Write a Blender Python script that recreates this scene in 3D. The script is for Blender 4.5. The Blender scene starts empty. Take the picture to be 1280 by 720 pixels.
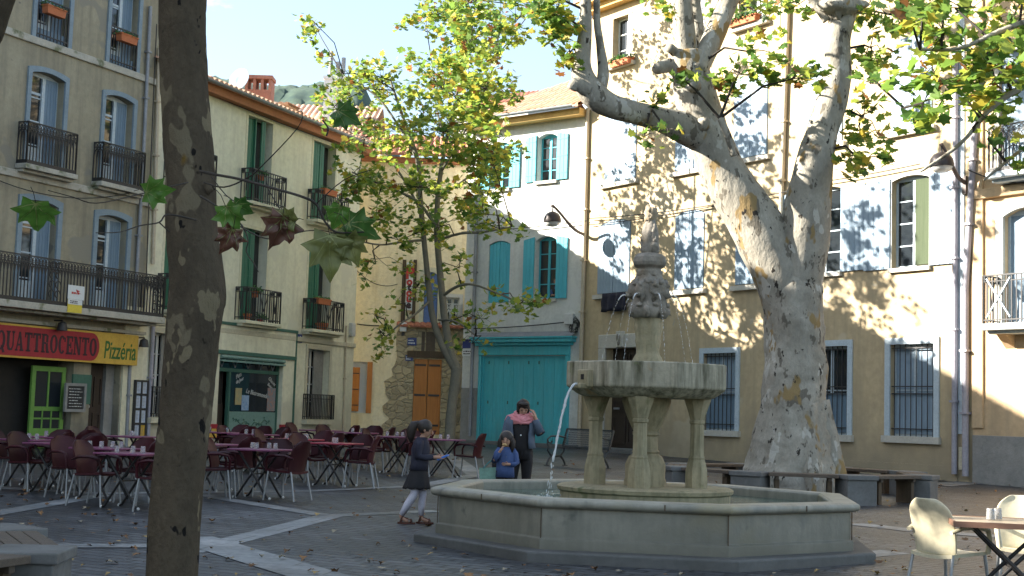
import bpy, math, random
from math import sin, cos, radians, pi, atan2, sqrt, hypot
from mathutils import Vector, Matrix, noise
random.seed(7)
SC = bpy.context.scene
COL = SC.collection
V = Vector

# ------------------------------------------------------------------ camera
F_PX, PITCH, ROLL, EYE = 1727.0, radians(5.19), radians(1.76), 1.5
_fw = V((0, cos(PITCH), sin(PITCH))); _up0 = V((0, -sin(PITCH), cos(PITCH))); _rt0 = V((1, 0, 0))
RT = _rt0*cos(ROLL) + _up0*sin(ROLL); UP = -_rt0*sin(ROLL) + _up0*cos(ROLL)
CAM = V((0, 0, EYE))
cd = bpy.data.cameras.new('camera'); cam = bpy.data.objects.new('camera', cd); COL.objects.link(cam)
cd.sensor_width = 36; cd.lens = 36*F_PX/1280; cd.clip_start = .1; cd.clip_end = 6000
M3 = Matrix((RT, UP, -_fw)).transposed()
cam.matrix_world = Matrix.Translation(CAM) @ M3.to_4x4()
SC.camera = cam

def ray(px, py): return RT*((px-640)/F_PX) - UP*((py-360)/F_PX) + _fw
def at(px, py, Y):
    d = ray(px, py); return CAM + d*(Y/d.y)
SLOPE = .0165
def g(x, y):
    t = y-14
    if t < -3: return 0.0
    if t < 3: return SLOPE*(t+3)**2/12
    return SLOPE*min(t, 60)
def ground(px, py):
    d = ray(px, py); lo, hi = 2., 70.
    for _ in range(50):
        m = (lo+hi)/2; p = CAM+d*(m/d.y)
        if p.z > g(p.x, p.y): lo = m
        else: hi = m
    p = CAM+d*(lo/d.y); p.z = g(p.x, p.y); return p

# ------------------------------------------------------------------ mesh builder
class MB:
    def __init__(s): s.v = []; s.f = []; s.m = []
    def add(s, vs, fs, mi=0):
        o = len(s.v); s.v += [tuple(p) for p in vs]
        for f in fs: s.f.append([i+o for i in f]); s.m.append(mi)
        return s
    def poly(s, pts, mi=0): return s.add(pts, [list(range(len(pts)))], mi)
    def box(s, x0, x1, y0, y1, z0, z1, mi=0):
        vs = [(x0,y0,z0),(x1,y0,z0),(x1,y1,z0),(x0,y1,z0),(x0,y0,z1),(x1,y0,z1),(x1,y1,z1),(x0,y1,z1)]
        return s.add(vs, [(0,3,2,1),(4,5,6,7),(0,1,5,4),(1,2,6,5),(2,3,7,6),(3,0,4,7)], mi)
    def obox(s, c, ax, ay, az, mi=0):
        c = V(c); ax = V(ax); ay = V(ay); az = V(az)
        vs = [c+ax*i+ay*j+az*k for k in (-1,1) for (i,j) in ((-1,-1),(1,-1),(1,1),(-1,1))]
        return s.add(vs, [(0,3,2,1),(4,5,6,7),(0,1,5,4),(1,2,6,5),(2,3,7,6),(3,0,4,7)], mi)
    def bar(s, a, b, w, h=None, mi=0, up=(0,0,1)):
        a = V(a); b = V(b); d = b-a; h = h or w
        if d.length < 1e-6: return s
        n = d.normalized(); u = V(up)
        if abs(n.dot(u)) > .95: u = V((1,0,0))
        x = n.cross(u).normalized(); y = x.cross(n)
        return s.obox((a+b)/2, d/2, x*w/2, y*h/2, mi)
    def tube(s, pts, rad, seg=8, mi=0, cap=True, rough=0., flat=None, plate=0.):
        pts = [V(p) for p in pts]; n = len(pts)
        if not hasattr(rad, '__len__'): rad = [rad]*n
        o = len(s.v); t0 = (pts[1]-pts[0]).normalized()
        ref = V((0,0,1)) if abs(t0.z) < .9 else V((0,1,0))
        x = t0.cross(ref).normalized()
        for i in range(n):
            t = (pts[min(i+1,n-1)]-pts[max(i-1,0)])
            t = t.normalized() if t.length > 1e-9 else t0
            x = (x - t*x.dot(t)); x = x.normalized() if x.length > 1e-6 else t.orthogonal().normalized()
            y = t.cross(x)
            for k in range(seg):
                a = 2*pi*k/seg; d = x*cos(a)+y*sin(a)*(flat or 1)
                r = rad[i]
                if rough: r *= 1+rough*(noise.noise(pts[i]*1.3+d*1.1)+.5*noise.noise(pts[i]*4+d*3))
                if plate: q = pts[i]*2.6+d*1.5; h = noise.noise(q)+.5*noise.noise(q*2.3); r *= 1+plate*(min(1, max(0, (h-.08)*14))-.8*min(1, max(0, (-h-.3)*10)))
                s.v.append(tuple(pts[i]+d*r))
        for i in range(n-1):
            for k in range(seg):
                k2 = (k+1) % seg
                s.f.append([o+i*seg+k, o+i*seg+k2, o+(i+1)*seg+k2, o+(i+1)*seg+k]); s.m.append(mi)
        if cap:
            s.f.append([o+k for k in range(seg)][::-1]); s.m.append(mi)
            s.f.append([o+(n-1)*seg+k for k in range(seg)]); s.m.append(mi)
        return s
    def lathe(s, prof, seg=24, c=(0,0,0), rot=0., mi=0, mod=None, cap=True):
        o = len(s.v); n = len(prof)
        for (r, z) in prof:
            for k in range(seg):
                a = rot+2*pi*k/seg; rr = r*(mod(a, z) if mod else 1)
                s.v.append((c[0]+rr*cos(a), c[1]+rr*sin(a), c[2]+z))
        for i in range(n-1):
            for k in range(seg):
                k2 = (k+1) % seg
                s.f.append([o+i*seg+k, o+i*seg+k2, o+(i+1)*seg+k2, o+(i+1)*seg+k]); s.m.append(mi)
        if cap:
            if prof[0][0] > 1e-4: s.f.append([o+k for k in range(seg)][::-1]); s.m.append(mi)
            if prof[-1][0] > 1e-4: s.f.append([o+(n-1)*seg+k for k in range(seg)]); s.m.append(mi)
        return s
    LR = 0.
    def loft(s, rings, seg=14, mi=0, cap=True):
        # rings: (cx,cy,cz,rx,ry)
        o = len(s.v); n = len(rings)
        for (cx,cy,cz,rx,ry) in rings:
            for k in range(seg):
                a = 2*pi*k/seg; q = 1+MB.LR*noise.noise(V((cos(a)*1.7, sin(a)*1.7, cz*11+rx*9))); s.v.append((cx+rx*cos(a)*q, cy+ry*sin(a)*q, cz))
        for i in range(n-1):
            for k in range(seg):
                k2 = (k+1) % seg
                s.f.append([o+i*seg+k, o+i*seg+k2, o+(i+1)*seg+k2, o+(i+1)*seg+k]); s.m.append(mi)
        if cap:
            s.f.append([o+k for k in range(seg)][::-1]); s.m.append(mi)
            s.f.append([o+(n-1)*seg+k for k in range(seg)]); s.m.append(mi)
        return s
    def ball(s, c, r, seg=10, rings=6, sc=(1,1,1), mi=0, rough=0):
        o = len(s.v); c = V(c)
        for i in range(rings+1):
            th = pi*i/rings
            for k in range(seg):
                a = 2*pi*k/seg; d = V((sin(th)*cos(a)*sc[0], sin(th)*sin(a)*sc[1], cos(th)*sc[2]))
                q = 1+rough*noise.noise(c*3+d*2.3)
                s.v.append(tuple(c+d*r*q))
        for i in range(rings):
            for k in range(seg):
                k2 = (k+1) % seg
                s.f.append([o+i*seg+k, o+(i+1)*seg+k, o+(i+1)*seg+k2, o+i*seg+k2]); s.m.append(mi)
        return s
    def ext(s, pts, y0, y1, mi=0):
        # polygon in (x,z), extruded along y
        n = len(pts)
        vs = [(p[0], y0, p[1]) for p in pts]+[(p[0], y1, p[1]) for p in pts]
        fs = [list(range(n)), list(range(n, 2*n))[::-1]]+[[i, i+n, (i+1) % n+n, (i+1) % n] for i in range(n)]
        return s.add(vs, fs, mi)
    def build(s, name, mat, parent=None, smooth=None, bevel=0, sub=0):
        me = bpy.data.meshes.new(name); me.from_pydata(s.v, [], s.f); 
        mats = mat if isinstance(mat, (list, tuple)) else [mat]
        for m in mats: me.materials.append(m)
        if len(mats) > 1: me.polygons.foreach_set('material_index', s.m)
        me.update(); me.validate()
        if smooth is not None:
            me.polygons.foreach_set('use_smooth', [True]*len(me.polygons))
            if smooth < 3: me.set_sharp_from_angle(angle=smooth)
        o = bpy.data.objects.new(name, me); COL.objects.link(o)
        if parent: o.parent = parent
        if bevel:
            b = o.modifiers.new('bevel', 'BEVEL'); b.width = bevel; b.segments = 2; b.limit_method = 'ANGLE'; b.angle_limit = .6
        if sub:
            b = o.modifiers.new('sub', 'SUBSURF'); b.levels = sub; b.render_levels = sub
        return o

def tag(o, label=None, cat=None, group=None, kind=None):
    if label: o['label'] = label
    if cat: o['category'] = cat
    if group: o['group'] = group
    if kind: o['kind'] = kind
    return o
def thing(name, label, cat, loc=(0,0,0), rz=0, group=None):
    o = bpy.data.objects.new(name, None); COL.objects.link(o); o.empty_display_size = .1
    o.location = loc; o.rotation_euler = (0, 0, rz); return tag(o, label, cat, group)
def copy_tree(o, parent=None):
    c = o.copy(); COL.objects.link(c)
    if parent: c.parent = parent
    for ch in list(o.children): copy_tree(ch, c)
    return c

# ------------------------------------------------------------------ materials
def nt(name):
    m = bpy.data.materials.new(name); m.use_nodes = True
    t = m.node_tree; b = t.nodes['Principled BSDF']; return m, t, b
def L(t, a, b): t.links.new(a, b)
def mat(name, col, col2=None, scale=4., rough=.8, bump=0., bscale=None, stretch=(1,1,1), spots=None, sscale=(2.2,2.2,.18), metal=0., spec=.4, detail=6, contrast=(.3,.7), streak=None, trans=0., objrand=0., grime=None):
    m, t, b = nt(name); N = t.nodes
    b.inputs['Roughness'].default_value = rough; b.inputs['Metallic'].default_value = metal
    b.inputs['Specular IOR Level'].default_value = spec
    if trans: b.inputs['Transmission Weight'].default_value = trans
    col2 = col2 or tuple(c*.82 for c in col)
    tc = N.new('ShaderNodeTexCoord'); mp = N.new('ShaderNodeMapping'); mp.inputs['Scale'].default_value = stretch
    L(t, tc.outputs['Object'], mp.inputs[0])
    def nz(sc, det=detail, src=mp):
        n = N.new('ShaderNodeTexNoise'); n.inputs['Scale'].default_value = sc; n.inputs['Detail'].default_value = det
        n.inputs['Roughness'].default_value = .62; L(t, src.outputs[0], n.inputs['Vector']); return n
    def ramp(src, lo, hi):
        r = N.new('ShaderNodeMapRange'); r.inputs[1].default_value = lo; r.inputs[2].default_value = hi; L(t, src, r.inputs[0]); return r
    def mix(fac, a, c):
        x = N.new('ShaderNodeMix'); x.data_type = 'RGBA'; L(t, fac, x.inputs[0])
        for s, v in ((6, a), (7, c)):
            if isinstance(v, tuple): x.inputs[s].default_value = (*v, 1)
            else: L(t, v, x.inputs[s])
        return x.outputs[2]
    n1 = nz(scale); c = mix(ramp(n1.outputs['Fac'], *contrast).outputs[0], col, col2)
    n3 = nz(scale*7, 3); c3 = N.new('ShaderNodeMix'); c3.data_type = 'RGBA'; c3.blend_type = 'MULTIPLY'; c3.inputs[0].default_value = .35
    L(t, c, c3.inputs[6]); rr = N.new('ShaderNodeValToRGB'); rr.color_ramp.elements[0].position = .3; rr.color_ramp.elements[0].color = (.55,.55,.55,1); rr.color_ramp.elements[1].position = .6
    L(t, n3.outputs['Fac'], rr.inputs[0]); L(t, rr.outputs[0], c3.inputs[7]); c = c3.outputs[2]
    if streak:   # (colour, amount)
        m2 = N.new('ShaderNodeMapping'); m2.inputs['Scale'].default_value = sscale; L(t, tc.outputs['Object'], m2.inputs[0])
        n2 = nz(1.6, 5, m2); c = mix(ramp(n2.outputs['Fac'], .52-.06*streak[1], .52+.3/streak[1]).outputs[0], c, streak[0])
    for sp in (spots or []):   # (colour, scale, threshold, width)
        n4 = nz(sp[1], 3); c = mix(ramp(n4.outputs['Fac'], sp[2], sp[2]+sp[3]).outputs[0], c, sp[0])
    if grime:   # (colour, height): damp dirt band of uneven outline near the ground
        sx_ = N.new('ShaderNodeSeparateXYZ'); L(t, tc.outputs['Object'], sx_.inputs[0]); ng = nz(1.1, 6); ma = N.new('ShaderNodeMath'); ma.operation = 'MULTIPLY_ADD'; ma.inputs[1].default_value = -2.2*grime[1]
        L(t, ng.outputs['Fac'], ma.inputs[0]); L(t, sx_.outputs['Z'], ma.inputs[2]); rg = ramp(ma.outputs[0], .35, -grime[1]*.9); c = mix(rg.outputs[0], c, grime[0])
    if objrand:
        oi = N.new('ShaderNodeObjectInfo'); hs = N.new('ShaderNodeHueSaturation'); rr_ = ramp(oi.outputs['Random'], 0, 1); rr_.inputs[3].default_value = 1-objrand; rr_.inputs[4].default_value = 1+objrand*1.6
        L(t, rr_.outputs[0], hs.inputs['Value']); L(t, c, hs.inputs['Color']); c = hs.outputs['Color']
    L(t, c, b.inputs['Base Color'])
    if bump:
        n5 = nz(bscale or scale*6, 6); bp = N.new('ShaderNodeBump'); bp.inputs['Strength'].default_value = min(1, bump*1.0); bp.inputs['Distance'].default_value = .02*max(1, bump)
        L(t, n5.outputs['Fac'], bp.inputs['Height']); L(t, bp.outputs[0], b.inputs['Normal'])
    return m
def glass_mat(name, col=(.02,.025,.03), rough=.04):
    m, t, b = nt(name); b.inputs['Base Color'].default_value = (*col, 1); b.inputs['Roughness'].default_value = rough
    b.inputs['Specular IOR Level'].default_value = .6
    n = t.nodes.new('ShaderNodeTexNoise'); n.inputs['Scale'].default_value = 1.3
    bp = t.nodes.new('ShaderNodeBump'); bp.inputs['Strength'].default_value = .06; L(t, n.outputs['Fac'], bp.inputs['Height']); L(t, bp.outputs[0], b.inputs['Normal'])
    return m
def leaf_mat(name, col, tr=.55):
    m, t, b = nt(name); N = t.nodes
    out = N['Material Output']
    oi = N.new('ShaderNodeTexNoise'); oi.inputs['Scale'].default_value = 6; 
    mx = N.new('ShaderNodeMix'); mx.data_type = 'RGBA'; L(t, oi.outputs['Fac'], mx.inputs[0])
    mx.inputs[6].default_value = (*[c*.7 for c in col], 1); mx.inputs[7].default_value = (*[min(1, c*1.3) for c in col], 1)
    L(t, mx.outputs[2], b.inputs['Base Color']); b.inputs['Roughness'].default_value = .45
    tl = N.new('ShaderNodeBsdfTranslucent'); L(t, mx.outputs[2], tl.inputs['Color'])
    ms = N.new('ShaderNodeMixShader'); ms.inputs[0].default_value = tr
    L(t, b.outputs[0], ms.inputs[1]); L(t, tl.outputs[0], ms.inputs[2]); L(t, ms.outputs[0], out.inputs['Surface'])
    return m

def brick_mat(name, c1, c2, mortar, bw, bh, ms=.008, rough=.6, bump=.5, rot=0., spec=.5):
    m, t, b = nt(name); N = t.nodes
    tc = N.new('ShaderNodeTexCoord'); mp = N.new('ShaderNodeMapping'); mp.inputs['Rotation'].default_value = (0, 0, rot)
    L(t, tc.outputs['Object'], mp.inputs[0])
    wob = N.new('ShaderNodeTexNoise'); wob.inputs['Scale'].default_value = 1.2; L(t, mp.outputs[0], wob.inputs['Vector'])
    vm = N.new('ShaderNodeVectorMath'); vm.operation = 'MULTIPLY_ADD'; vm.inputs[1].default_value = (.08,.08,0); L(t, wob.outputs['Color'], vm.inputs[0]); L(t, mp.outputs[0], vm.inputs[2])
    br = N.new('ShaderNodeTexBrick'); br.inputs['Scale'].default_value = 1; br.inputs['Brick Width'].default_value = bw; br.inputs['Row Height'].default_value = bh
    br.inputs['Mortar Size'].default_value = ms; br.inputs['Mortar Smooth'].default_value = .4; br.inputs['Bias'].default_value = 0
    br.inputs['Color1'].default_value = (*c1, 1); br.inputs['Color2'].default_value = (*c2, 1); br.inputs['Mortar'].default_value = (*mortar, 1)
    L(t, vm.outputs[0], br.inputs['Vector'])
    n = N.new('ShaderNodeTexNoise'); n.inputs['Scale'].default_value = .45; n.inputs['Detail'].default_value = 7; n.inputs['Roughness'].default_value = .65; L(t, mp.outputs[0], n.inputs['Vector'])
    r = N.new('ShaderNodeValToRGB'); e = r.color_ramp.elements; e[0].position = .36; e[0].color = (.42,.40,.37,1); e[1].position = .64; e[1].color = (1.35,1.35,1.35,1); L(t, n.outputs['Fac'], r.inputs[0])
    mx = N.new('ShaderNodeMix'); mx.data_type = 'RGBA'; mx.blend_type = 'MULTIPLY'; mx.inputs[0].default_value = 1
    L(t, br.outputs['Color'], mx.inputs[6]); L(t, r.outputs[0], mx.inputs[7])
    n2 = N.new('ShaderNodeTexNoise'); n2.inputs['Scale'].default_value = 14; n2.inputs['Detail'].default_value = 5; L(t, mp.outputs[0], n2.inputs['Vector'])
    r2 = N.new('ShaderNodeValToRGB'); e = r2.color_ramp.elements; e[0].position = .3; e[0].color = (.6,.6,.6,1); e[1].position = .65; e[1].color = (1.15,1.12,1.1,1); L(t, n2.outputs['Fac'], r2.inputs[0])
    mx2 = N.new('ShaderNodeMix'); mx2.data_type = 'RGBA'; mx2.blend_type = 'MULTIPLY'; mx2.inputs[0].default_value = .8
    L(t, mx.outputs[2], mx2.inputs[6]); L(t, r2.outputs[0], mx2.inputs[7]); L(t, mx2.outputs[2], b.inputs['Base Color'])
    b.inputs['Roughness'].default_value = rough; b.inputs['Specular IOR Level'].default_value = spec
    ad = N.new('ShaderNodeMath'); ad.operation = 'MULTIPLY_ADD'; ad.inputs[1].default_value = -1.0
    L(t, br.outputs['Fac'], ad.inputs[0]); L(t, n2.outputs['Fac'], ad.inputs[2])
    bp = N.new('ShaderNodeBump'); bp.inputs['Strength'].default_value = bump; bp.inputs['Distance'].default_value = .015
    L(t, ad.outputs[0], bp.inputs['Height']); L(t, bp.outputs[0], b.inputs['Normal'])
    return m
def rubble_mat(name, c1, c2, mortar, scale=3.2):
    m, t, b = nt(name); N = t.nodes
    tc = N.new('ShaderNodeTexCoord'); mp = N.new('ShaderNodeMapping'); mp.inputs['Scale'].default_value = (1, 1, 1.5); L(t, tc.outputs['Object'], mp.inputs[0])
    wob = N.new('ShaderNodeTexNoise'); wob.inputs['Scale'].default_value = 3; L(t, mp.outputs[0], wob.inputs['Vector'])
    vm = N.new('ShaderNodeVectorMath'); vm.operation = 'MULTIPLY_ADD'; vm.inputs[1].default_value = (.25,.25,.25); L(t, wob.outputs['Color'], vm.inputs[0]); L(t, mp.outputs[0], vm.inputs[2])
    v = N.new('ShaderNodeTexVoronoi'); v.inputs['Scale'].default_value = scale; L(t, vm.outputs[0], v.inputs['Vector'])
    ve = N.new('ShaderNodeTexVoronoi'); ve.feature = 'DISTANCE_TO_EDGE'; ve.inputs['Scale'].default_value = scale; L(t, vm.outputs[0], ve.inputs['Vector'])
    sp = N.new('ShaderNodeSeparateColor'); L(t, v.outputs['Color'], sp.inputs[0])
    a = N.new('ShaderNodeMix'); a.data_type = 'RGBA'; L(t, sp.outputs[0], a.inputs[0]); a.inputs[6].default_value = (*c1, 1); a.inputs[7].default_value = (*c2, 1)
    r = N.new('ShaderNodeMapRange'); r.inputs[1].default_value = .02; r.inputs[2].default_value = .1; L(t, ve.outputs['Distance'], r.inputs[0])
    c = N.new('ShaderNodeMix'); c.data_type = 'RGBA'; L(t, r.outputs[0], c.inputs[0]); c.inputs[6].default_value = (*mortar, 1); L(t, a.outputs[2], c.inputs[7])
    L(t, c.outputs[2], b.inputs['Base Color']); b.inputs['Roughness'].default_value = .9
    bp = N.new('ShaderNodeBump'); bp.inputs['Strength'].default_value = .9; bp.inputs['Distance'].default_value = .05
    n2 = N.new('ShaderNodeTexNoise'); n2.inputs['Scale'].default_value = 12; L(t, mp.outputs[0], n2.inputs['Vector'])
    ad = N.new('ShaderNodeMath'); ad.operation = 'MULTIPLY_ADD'; ad.inputs[1].default_value = .5; L(t, n2.outputs['Fac'], ad.inputs[0]); L(t, r.outputs[0], ad.inputs[2])
    L(t, ad.outputs[0], bp.inputs['Height']); L(t, bp.outputs[0], b.inputs['Normal'])
    return m

M = {}
M['wallA'] = mat('stucco_grey', (.37,.335,.24), (.29,.26,.185), 1.1, .9, .25, 30, streak=((.17,.155,.12), 1.1), spots=[((.24,.225,.18), .5, .60, .015), ((.15,.14,.115), 1.7, .66, .03)], grime=((.12,.11,.09), 1.4))
M['wallB'] = mat('stucco_cream', (.77,.74,.57), (.69,.66,.50), .9, .9, .2, 30, streak=((.56,.52,.40), .9), spots=[((.64,.61,.48), .45, .60, .015)], grime=((.42,.39,.30), 1.4))
M['wallBlow'] = mat('stucco_cream_low', (.70,.66,.48), (.62,.58,.43), 1.5, .85, .15, 30)
M['wallC'] = mat('stucco_white', (.66,.66,.62), (.55,.56,.54), 1.4, .9, .2, 30, streak=((.48,.49,.47), 1.0), spots=[((.58,.585,.56), .5, .60, .015)], grime=((.33,.33,.31), 1.3))
M['wallD'] = mat('stucco_tan', (.53,.42,.26), (.45,.355,.22), .8, .9, .2, 30, streak=((.35,.29,.19), 1.3), spots=[((.49,.41,.28), .33, .60, .015), ((.40,.35,.26), 1.3, .66, .03)], grime=((.30,.25,.17), 1.5))
M['wallE'] = mat('stucco_orange', (.62,.45,.27), (.53,.38,.23), .9, .9, .2, 30, streak=((.4,.31,.2), .9), grime=((.3,.23,.15), 1.4))
M['wallF'] = mat('stucco_yellow', (.90,.80,.56), (.82,.70,.45), 1.3, .9, .9, 9, streak=((.55,.42,.2), .7))
M['wallG'] = mat('stucco_pale', (.62,.58,.52), None, 1., .9, .2, 30)
M['plinth'] = mat('cement_plinth', (.30,.29,.27), (.2,.2,.19), 1.6, .9, .4, 20)
M['trimA'] = mat('paint_blue_grey', (.24,.31,.36), (.19,.25,.30), 3, .7, .1)
M['trimB'] = mat('stone_trim', (.60,.56,.42), (.5,.46,.35), 3, .85, .2)
M['slab'] = mat('stone_slab', (.50,.47,.40), (.34,.33,.28), 2.5, .9, .3, spots=[((.16,.17,.10), 2.2, .56, .1)])
M['stoneD'] = mat('stone_surround', (.55,.52,.45), (.45,.43,.38), 3, .85, .3)
M['greyframe'] = mat('paint_pale_blue', (.50,.58,.63), (.42,.5,.56), 3, .6, .1)
M['white'] = mat('paint_white', (.72,.72,.68), (.62,.62,.58), 4, .5, .05)
M['shutA'] = mat('shutter_slate', (.17,.25,.33), (.13,.2,.27), 2, .6, .1, stretch=(6,1,.5))
M['shutB'] = mat('shutter_green', (.035,.17,.10), (.025,.12,.075), 2, .55, .1, stretch=(6,1,.5))
M['shutC'] = mat('shutter_turquoise', (.085,.48,.58), (.065,.37,.46), 2, .6, .1, stretch=(5,1,.5))
M['shutD'] = mat('shutter_pale_blue', (.27,.36,.45), (.22,.30,.38), 2, .6, .1, stretch=(6,1,.5))
M['shutF'] = mat('shutter_blue', (.13,.21,.45), (.1,.17,.38), 2, .6, .1)
M['turq'] = mat('paint_turquoise', (.075,.48,.55), (.06,.38,.44), 2, .55, .2, stretch=(5,1,.5), streak=((.10,.42,.47), .9), spots=[((.16,.42,.44), 6, .66, .02)], grime=((.06,.25,.27), .9))
M['orange'] = mat('wood_orange', (.60,.235,.05), (.48,.17,.035), 3, .55, .1, stretch=(8,1,.4))
M['darkwood'] = mat('wood_dark', (.05,.035,.025), (.035,.025,.02), 3, .6, .2, stretch=(8,1,.4))
M['oldwood'] = mat('wood_old', (.11,.075,.045), (.07,.05,.03), 3, .8, .4, stretch=(8,8,.4))
M['plank'] = mat('wood_weathered', (.13,.10,.075), (.085,.066,.05), 3, .8, .4, stretch=(.6,8,8))
M['greenpaint'] = mat('paint_apple_green', (.15,.31,.065), (.12,.26,.055), 2, .5, .05)
M['shopgreen'] = mat('paint_bottle_green', (.06,.15,.11), (.045,.12,.09), 2, .5, .05)
M['shopfrost'] = mat('glass_frosted', (.19,.30,.26), (.17,.27,.24), 2, .3, 0)
M['iron'] = mat('iron_black', (.025,.025,.028), (.04,.037,.035), 6, .55, .1, spec=.5)
M['zinc'] = mat('zinc_pipe', (.30,.31,.33), (.22,.23,.25), 3, .55, .1, metal=.3)
M['beigepipe'] = mat('pipe_beige', (.55,.46,.33), (.45,.38,.28), 3, .6, .1)
M['mauvepipe'] = mat('pipe_mauve', (.38,.36,.40), (.3,.29,.33), 3, .6, .1)
M['cable'] = mat('cable_black', (.03,.03,.03), None, 5, .7)
M['glass'] = glass_mat('window_glass')
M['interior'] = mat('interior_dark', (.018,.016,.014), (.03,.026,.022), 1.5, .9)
M['curtain'] = mat('curtain_green', (.07,.09,.05), (.05,.07,.035), 2, .9, .1, stretch=(10,1,.3))
M['tile'] = mat('roof_tile', (.48,.24,.14), (.60,.40,.28), 1.6, .85, .3, spots=[((.33,.27,.22), 1.1, .55, .12)])
M['tilered'] = mat('roof_tile_red', (.42,.17,.10), (.34,.13,.08), 2.5, .85, .3)
M['fascia'] = mat('fascia_terracotta', (.42,.17,.07), (.34,.13,.06), 2, .8, .1)
M['fasciaC'] = mat('fascia_ochre', (.62,.40,.14), (.52,.33,.11), 2, .8, .1)
M['rubble'] = rubble_mat('stone_rubble', (.50,.41,.25), (.33,.27,.17), (.42,.35,.23))
M['brick'] = mat('chimney_brick', (.40,.18,.12), (.30,.14,.1), 3, .9, .3)
M['signred'] = mat('sign_red', (.36,.022,.035), (.30,.02,.03), 2, .45)
M['signyellow'] = mat('sign_yellow', (.62,.40,.07), (.56,.35,.06), 2, .45)
M['letters'] = mat('lettering_dark', (.045,.022,.03), None, 2, .6)
M['lettergreen'] = mat('lettering_green', (.04,.15,.04), None, 2, .6)
M['letterred'] = mat('lettering_red', (.5,.05,.04), None, 2, .6)
M['black'] = mat('slate_black', (.02,.02,.022), (.03,.03,.03), 4, .7)
M['chalk'] = mat('chalk_marks', (.6,.6,.58), None, 20, .9)
M['paper'] = mat('paper_blue_white', (.50,.56,.66), (.42,.48,.6), 25, .7)
M['paperw'] = mat('paper_white', (.7,.72,.72), (.64,.67,.68), 8, .6)
M['yellowsign'] = mat('panel_yellow', (.70,.56,.07), (.66,.5,.06), 3, .5)
M['posterblue'] = mat('poster_blue', (.12,.25,.5), (.4,.5,.6), 9, .6)
M['poster2'] = mat('poster_mixed', (.25,.3,.2), (.5,.35,.15), 12, .6)
M['poster3'] = mat('poster_teal', (.1,.25,.3), (.45,.2,.15), 14, .6)
M['plaque'] = mat('enamel_blue', (.03,.05,.2), (.025,.04,.16), 4, .3)
M['plastic'] = mat('plastic_box', (.62,.62,.6), None, 3, .5)
M['terracotta'] = mat('terracotta_pot', (.52,.17,.07), (.44,.14,.06), 4, .8, .1)
M['redpot'] = mat('pot_red', (.45,.06,.05), None, 4, .6)
M['stone'] = mat('fountain_marble', (.34,.32,.26), (.24,.23,.19), 1.2, .5, .25, 18, spots=[((.16,.16,.145), 1.7, .56, .15), ((.31,.275,.18), 1.1, .56, .15), ((.11,.115,.10), 3.3, .64, .1)], streak=((.15,.145,.12), 1.0), sscale=(3.5,3.5,.5), grime=((.12,.115,.09), .28))
M['stoneold'] = mat('fountain_old_stone', (.37,.315,.20), (.24,.205,.125), 2.2, .75, .5, 16, streak=((.13,.12,.07), 1.1), sscale=(8,8,.9), spots=[((.10,.11,.045), 2.6, .62, .1)])
M['stonebasin'] = mat('fountain_bowl_stone', (.41,.37,.275), (.26,.24,.18), 2.2, .7, .4, 16, streak=((.065,.06,.032), 1.9), sscale=(7,7,.7), spots=[((.13,.15,.05), 3.1, .63, .08), ((.28,.17,.06), 2.1, .64, .1)])
M['stonestep'] = mat('fountain_step_stone', (.115,.115,.112), (.08,.08,.075), 1.5, .7, .4, 14)
M['carved'] = mat('carved_stone', (.32,.285,.24), (.15,.135,.11), 6, .8, .5, 25, spots=[((.17,.14,.10), 5, .55, .15)])
M['carvedtop'] = mat('carved_stone_lichen', (.40,.33,.23), (.25,.2,.14), 9, .85, .5, 30)
M['concrete'] = mat('bench_concrete', (.165,.165,.16), (.115,.112,.105), 2.5, .85, .3)
M['maroon'] = mat('plastic_maroon', (.040,.005,.009), (.028,.004,.0065), 4, .5, .05, spec=.25, objrand=.3)
M['mauvetop'] = mat('table_plum', (.20,.05,.12), (.17,.045,.105), 6, .35, .05)
M['redtop'] = mat('table_red', (.34,.03,.06), (.3,.028,.055), 6, .35, .05)
M['aluleg'] = mat('leg_grey', (.33,.335,.34), (.27,.275,.28), 4, .4, 0, metal=.3)
M['blackleg'] = mat('leg_black', (.02,.018,.018), None, 4, .45)
M['cap'] = mat('foot_cap', (.65,.65,.63), None, 4, .5)
M['cream'] = mat('plastic_cream', (.55,.50,.36), (.5,.45,.32), 3, .38, .03)
M['woodtop'] = mat('table_wood', (.30,.24,.17), (.25,.2,.14), 3, .4, .05, stretch=(1,8,1))
M['woodedge'] = mat('table_edge', (.19,.10,.065), None, 3, .5)
M['benchmetal'] = mat('bench_metal', (.03,.035,.035), (.045,.05,.05), 5, .45, .1, spec=.5)
M['skin'] = mat('skin', (.44,.25,.17), (.40,.22,.15), 6, .5)
M['hair'] = mat('hair_dark', (.018,.013,.011), (.03,.02,.016), 20, .45, .2, stretch=(4,4,1))
M['denim'] = mat('denim', (.11,.14,.19), (.08,.105,.15), 8, .85, .2)
M['blackcloth'] = mat('cloth_black', (.014,.013,.015), (.02,.018,.02), 8, .85, .1)
M['navy'] = mat('cloth_navy', (.022,.022,.04), (.016,.016,.03), 8, .8, .2)
M['blue'] = mat('cloth_blue', (.06,.10,.24), (.045,.08,.2), 8, .8, .2)
M['pink'] = mat('scarf_pink', (.74,.30,.32), (.62,.21,.23), 12, .9, .5)
M['tights'] = mat('tights_white', (.66,.64,.72), (.58,.56,.66), 8, .8)
M['sandal'] = mat('sandal_brown', (.10,.035,.022), None, 8, .6)
M['phone'] = mat('toy_blue', (.05,.18,.6), None, 8, .4)
M['bread'] = mat('bread', (.55,.36,.16), None, 10, .8)
M['mintbag'] = mat('bag_mint', (.20,.38,.30), (.12,.2,.17), 5, .5)
M['band'] = mat('hairband', (.3,.25,.2), None, 8, .6)
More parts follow.
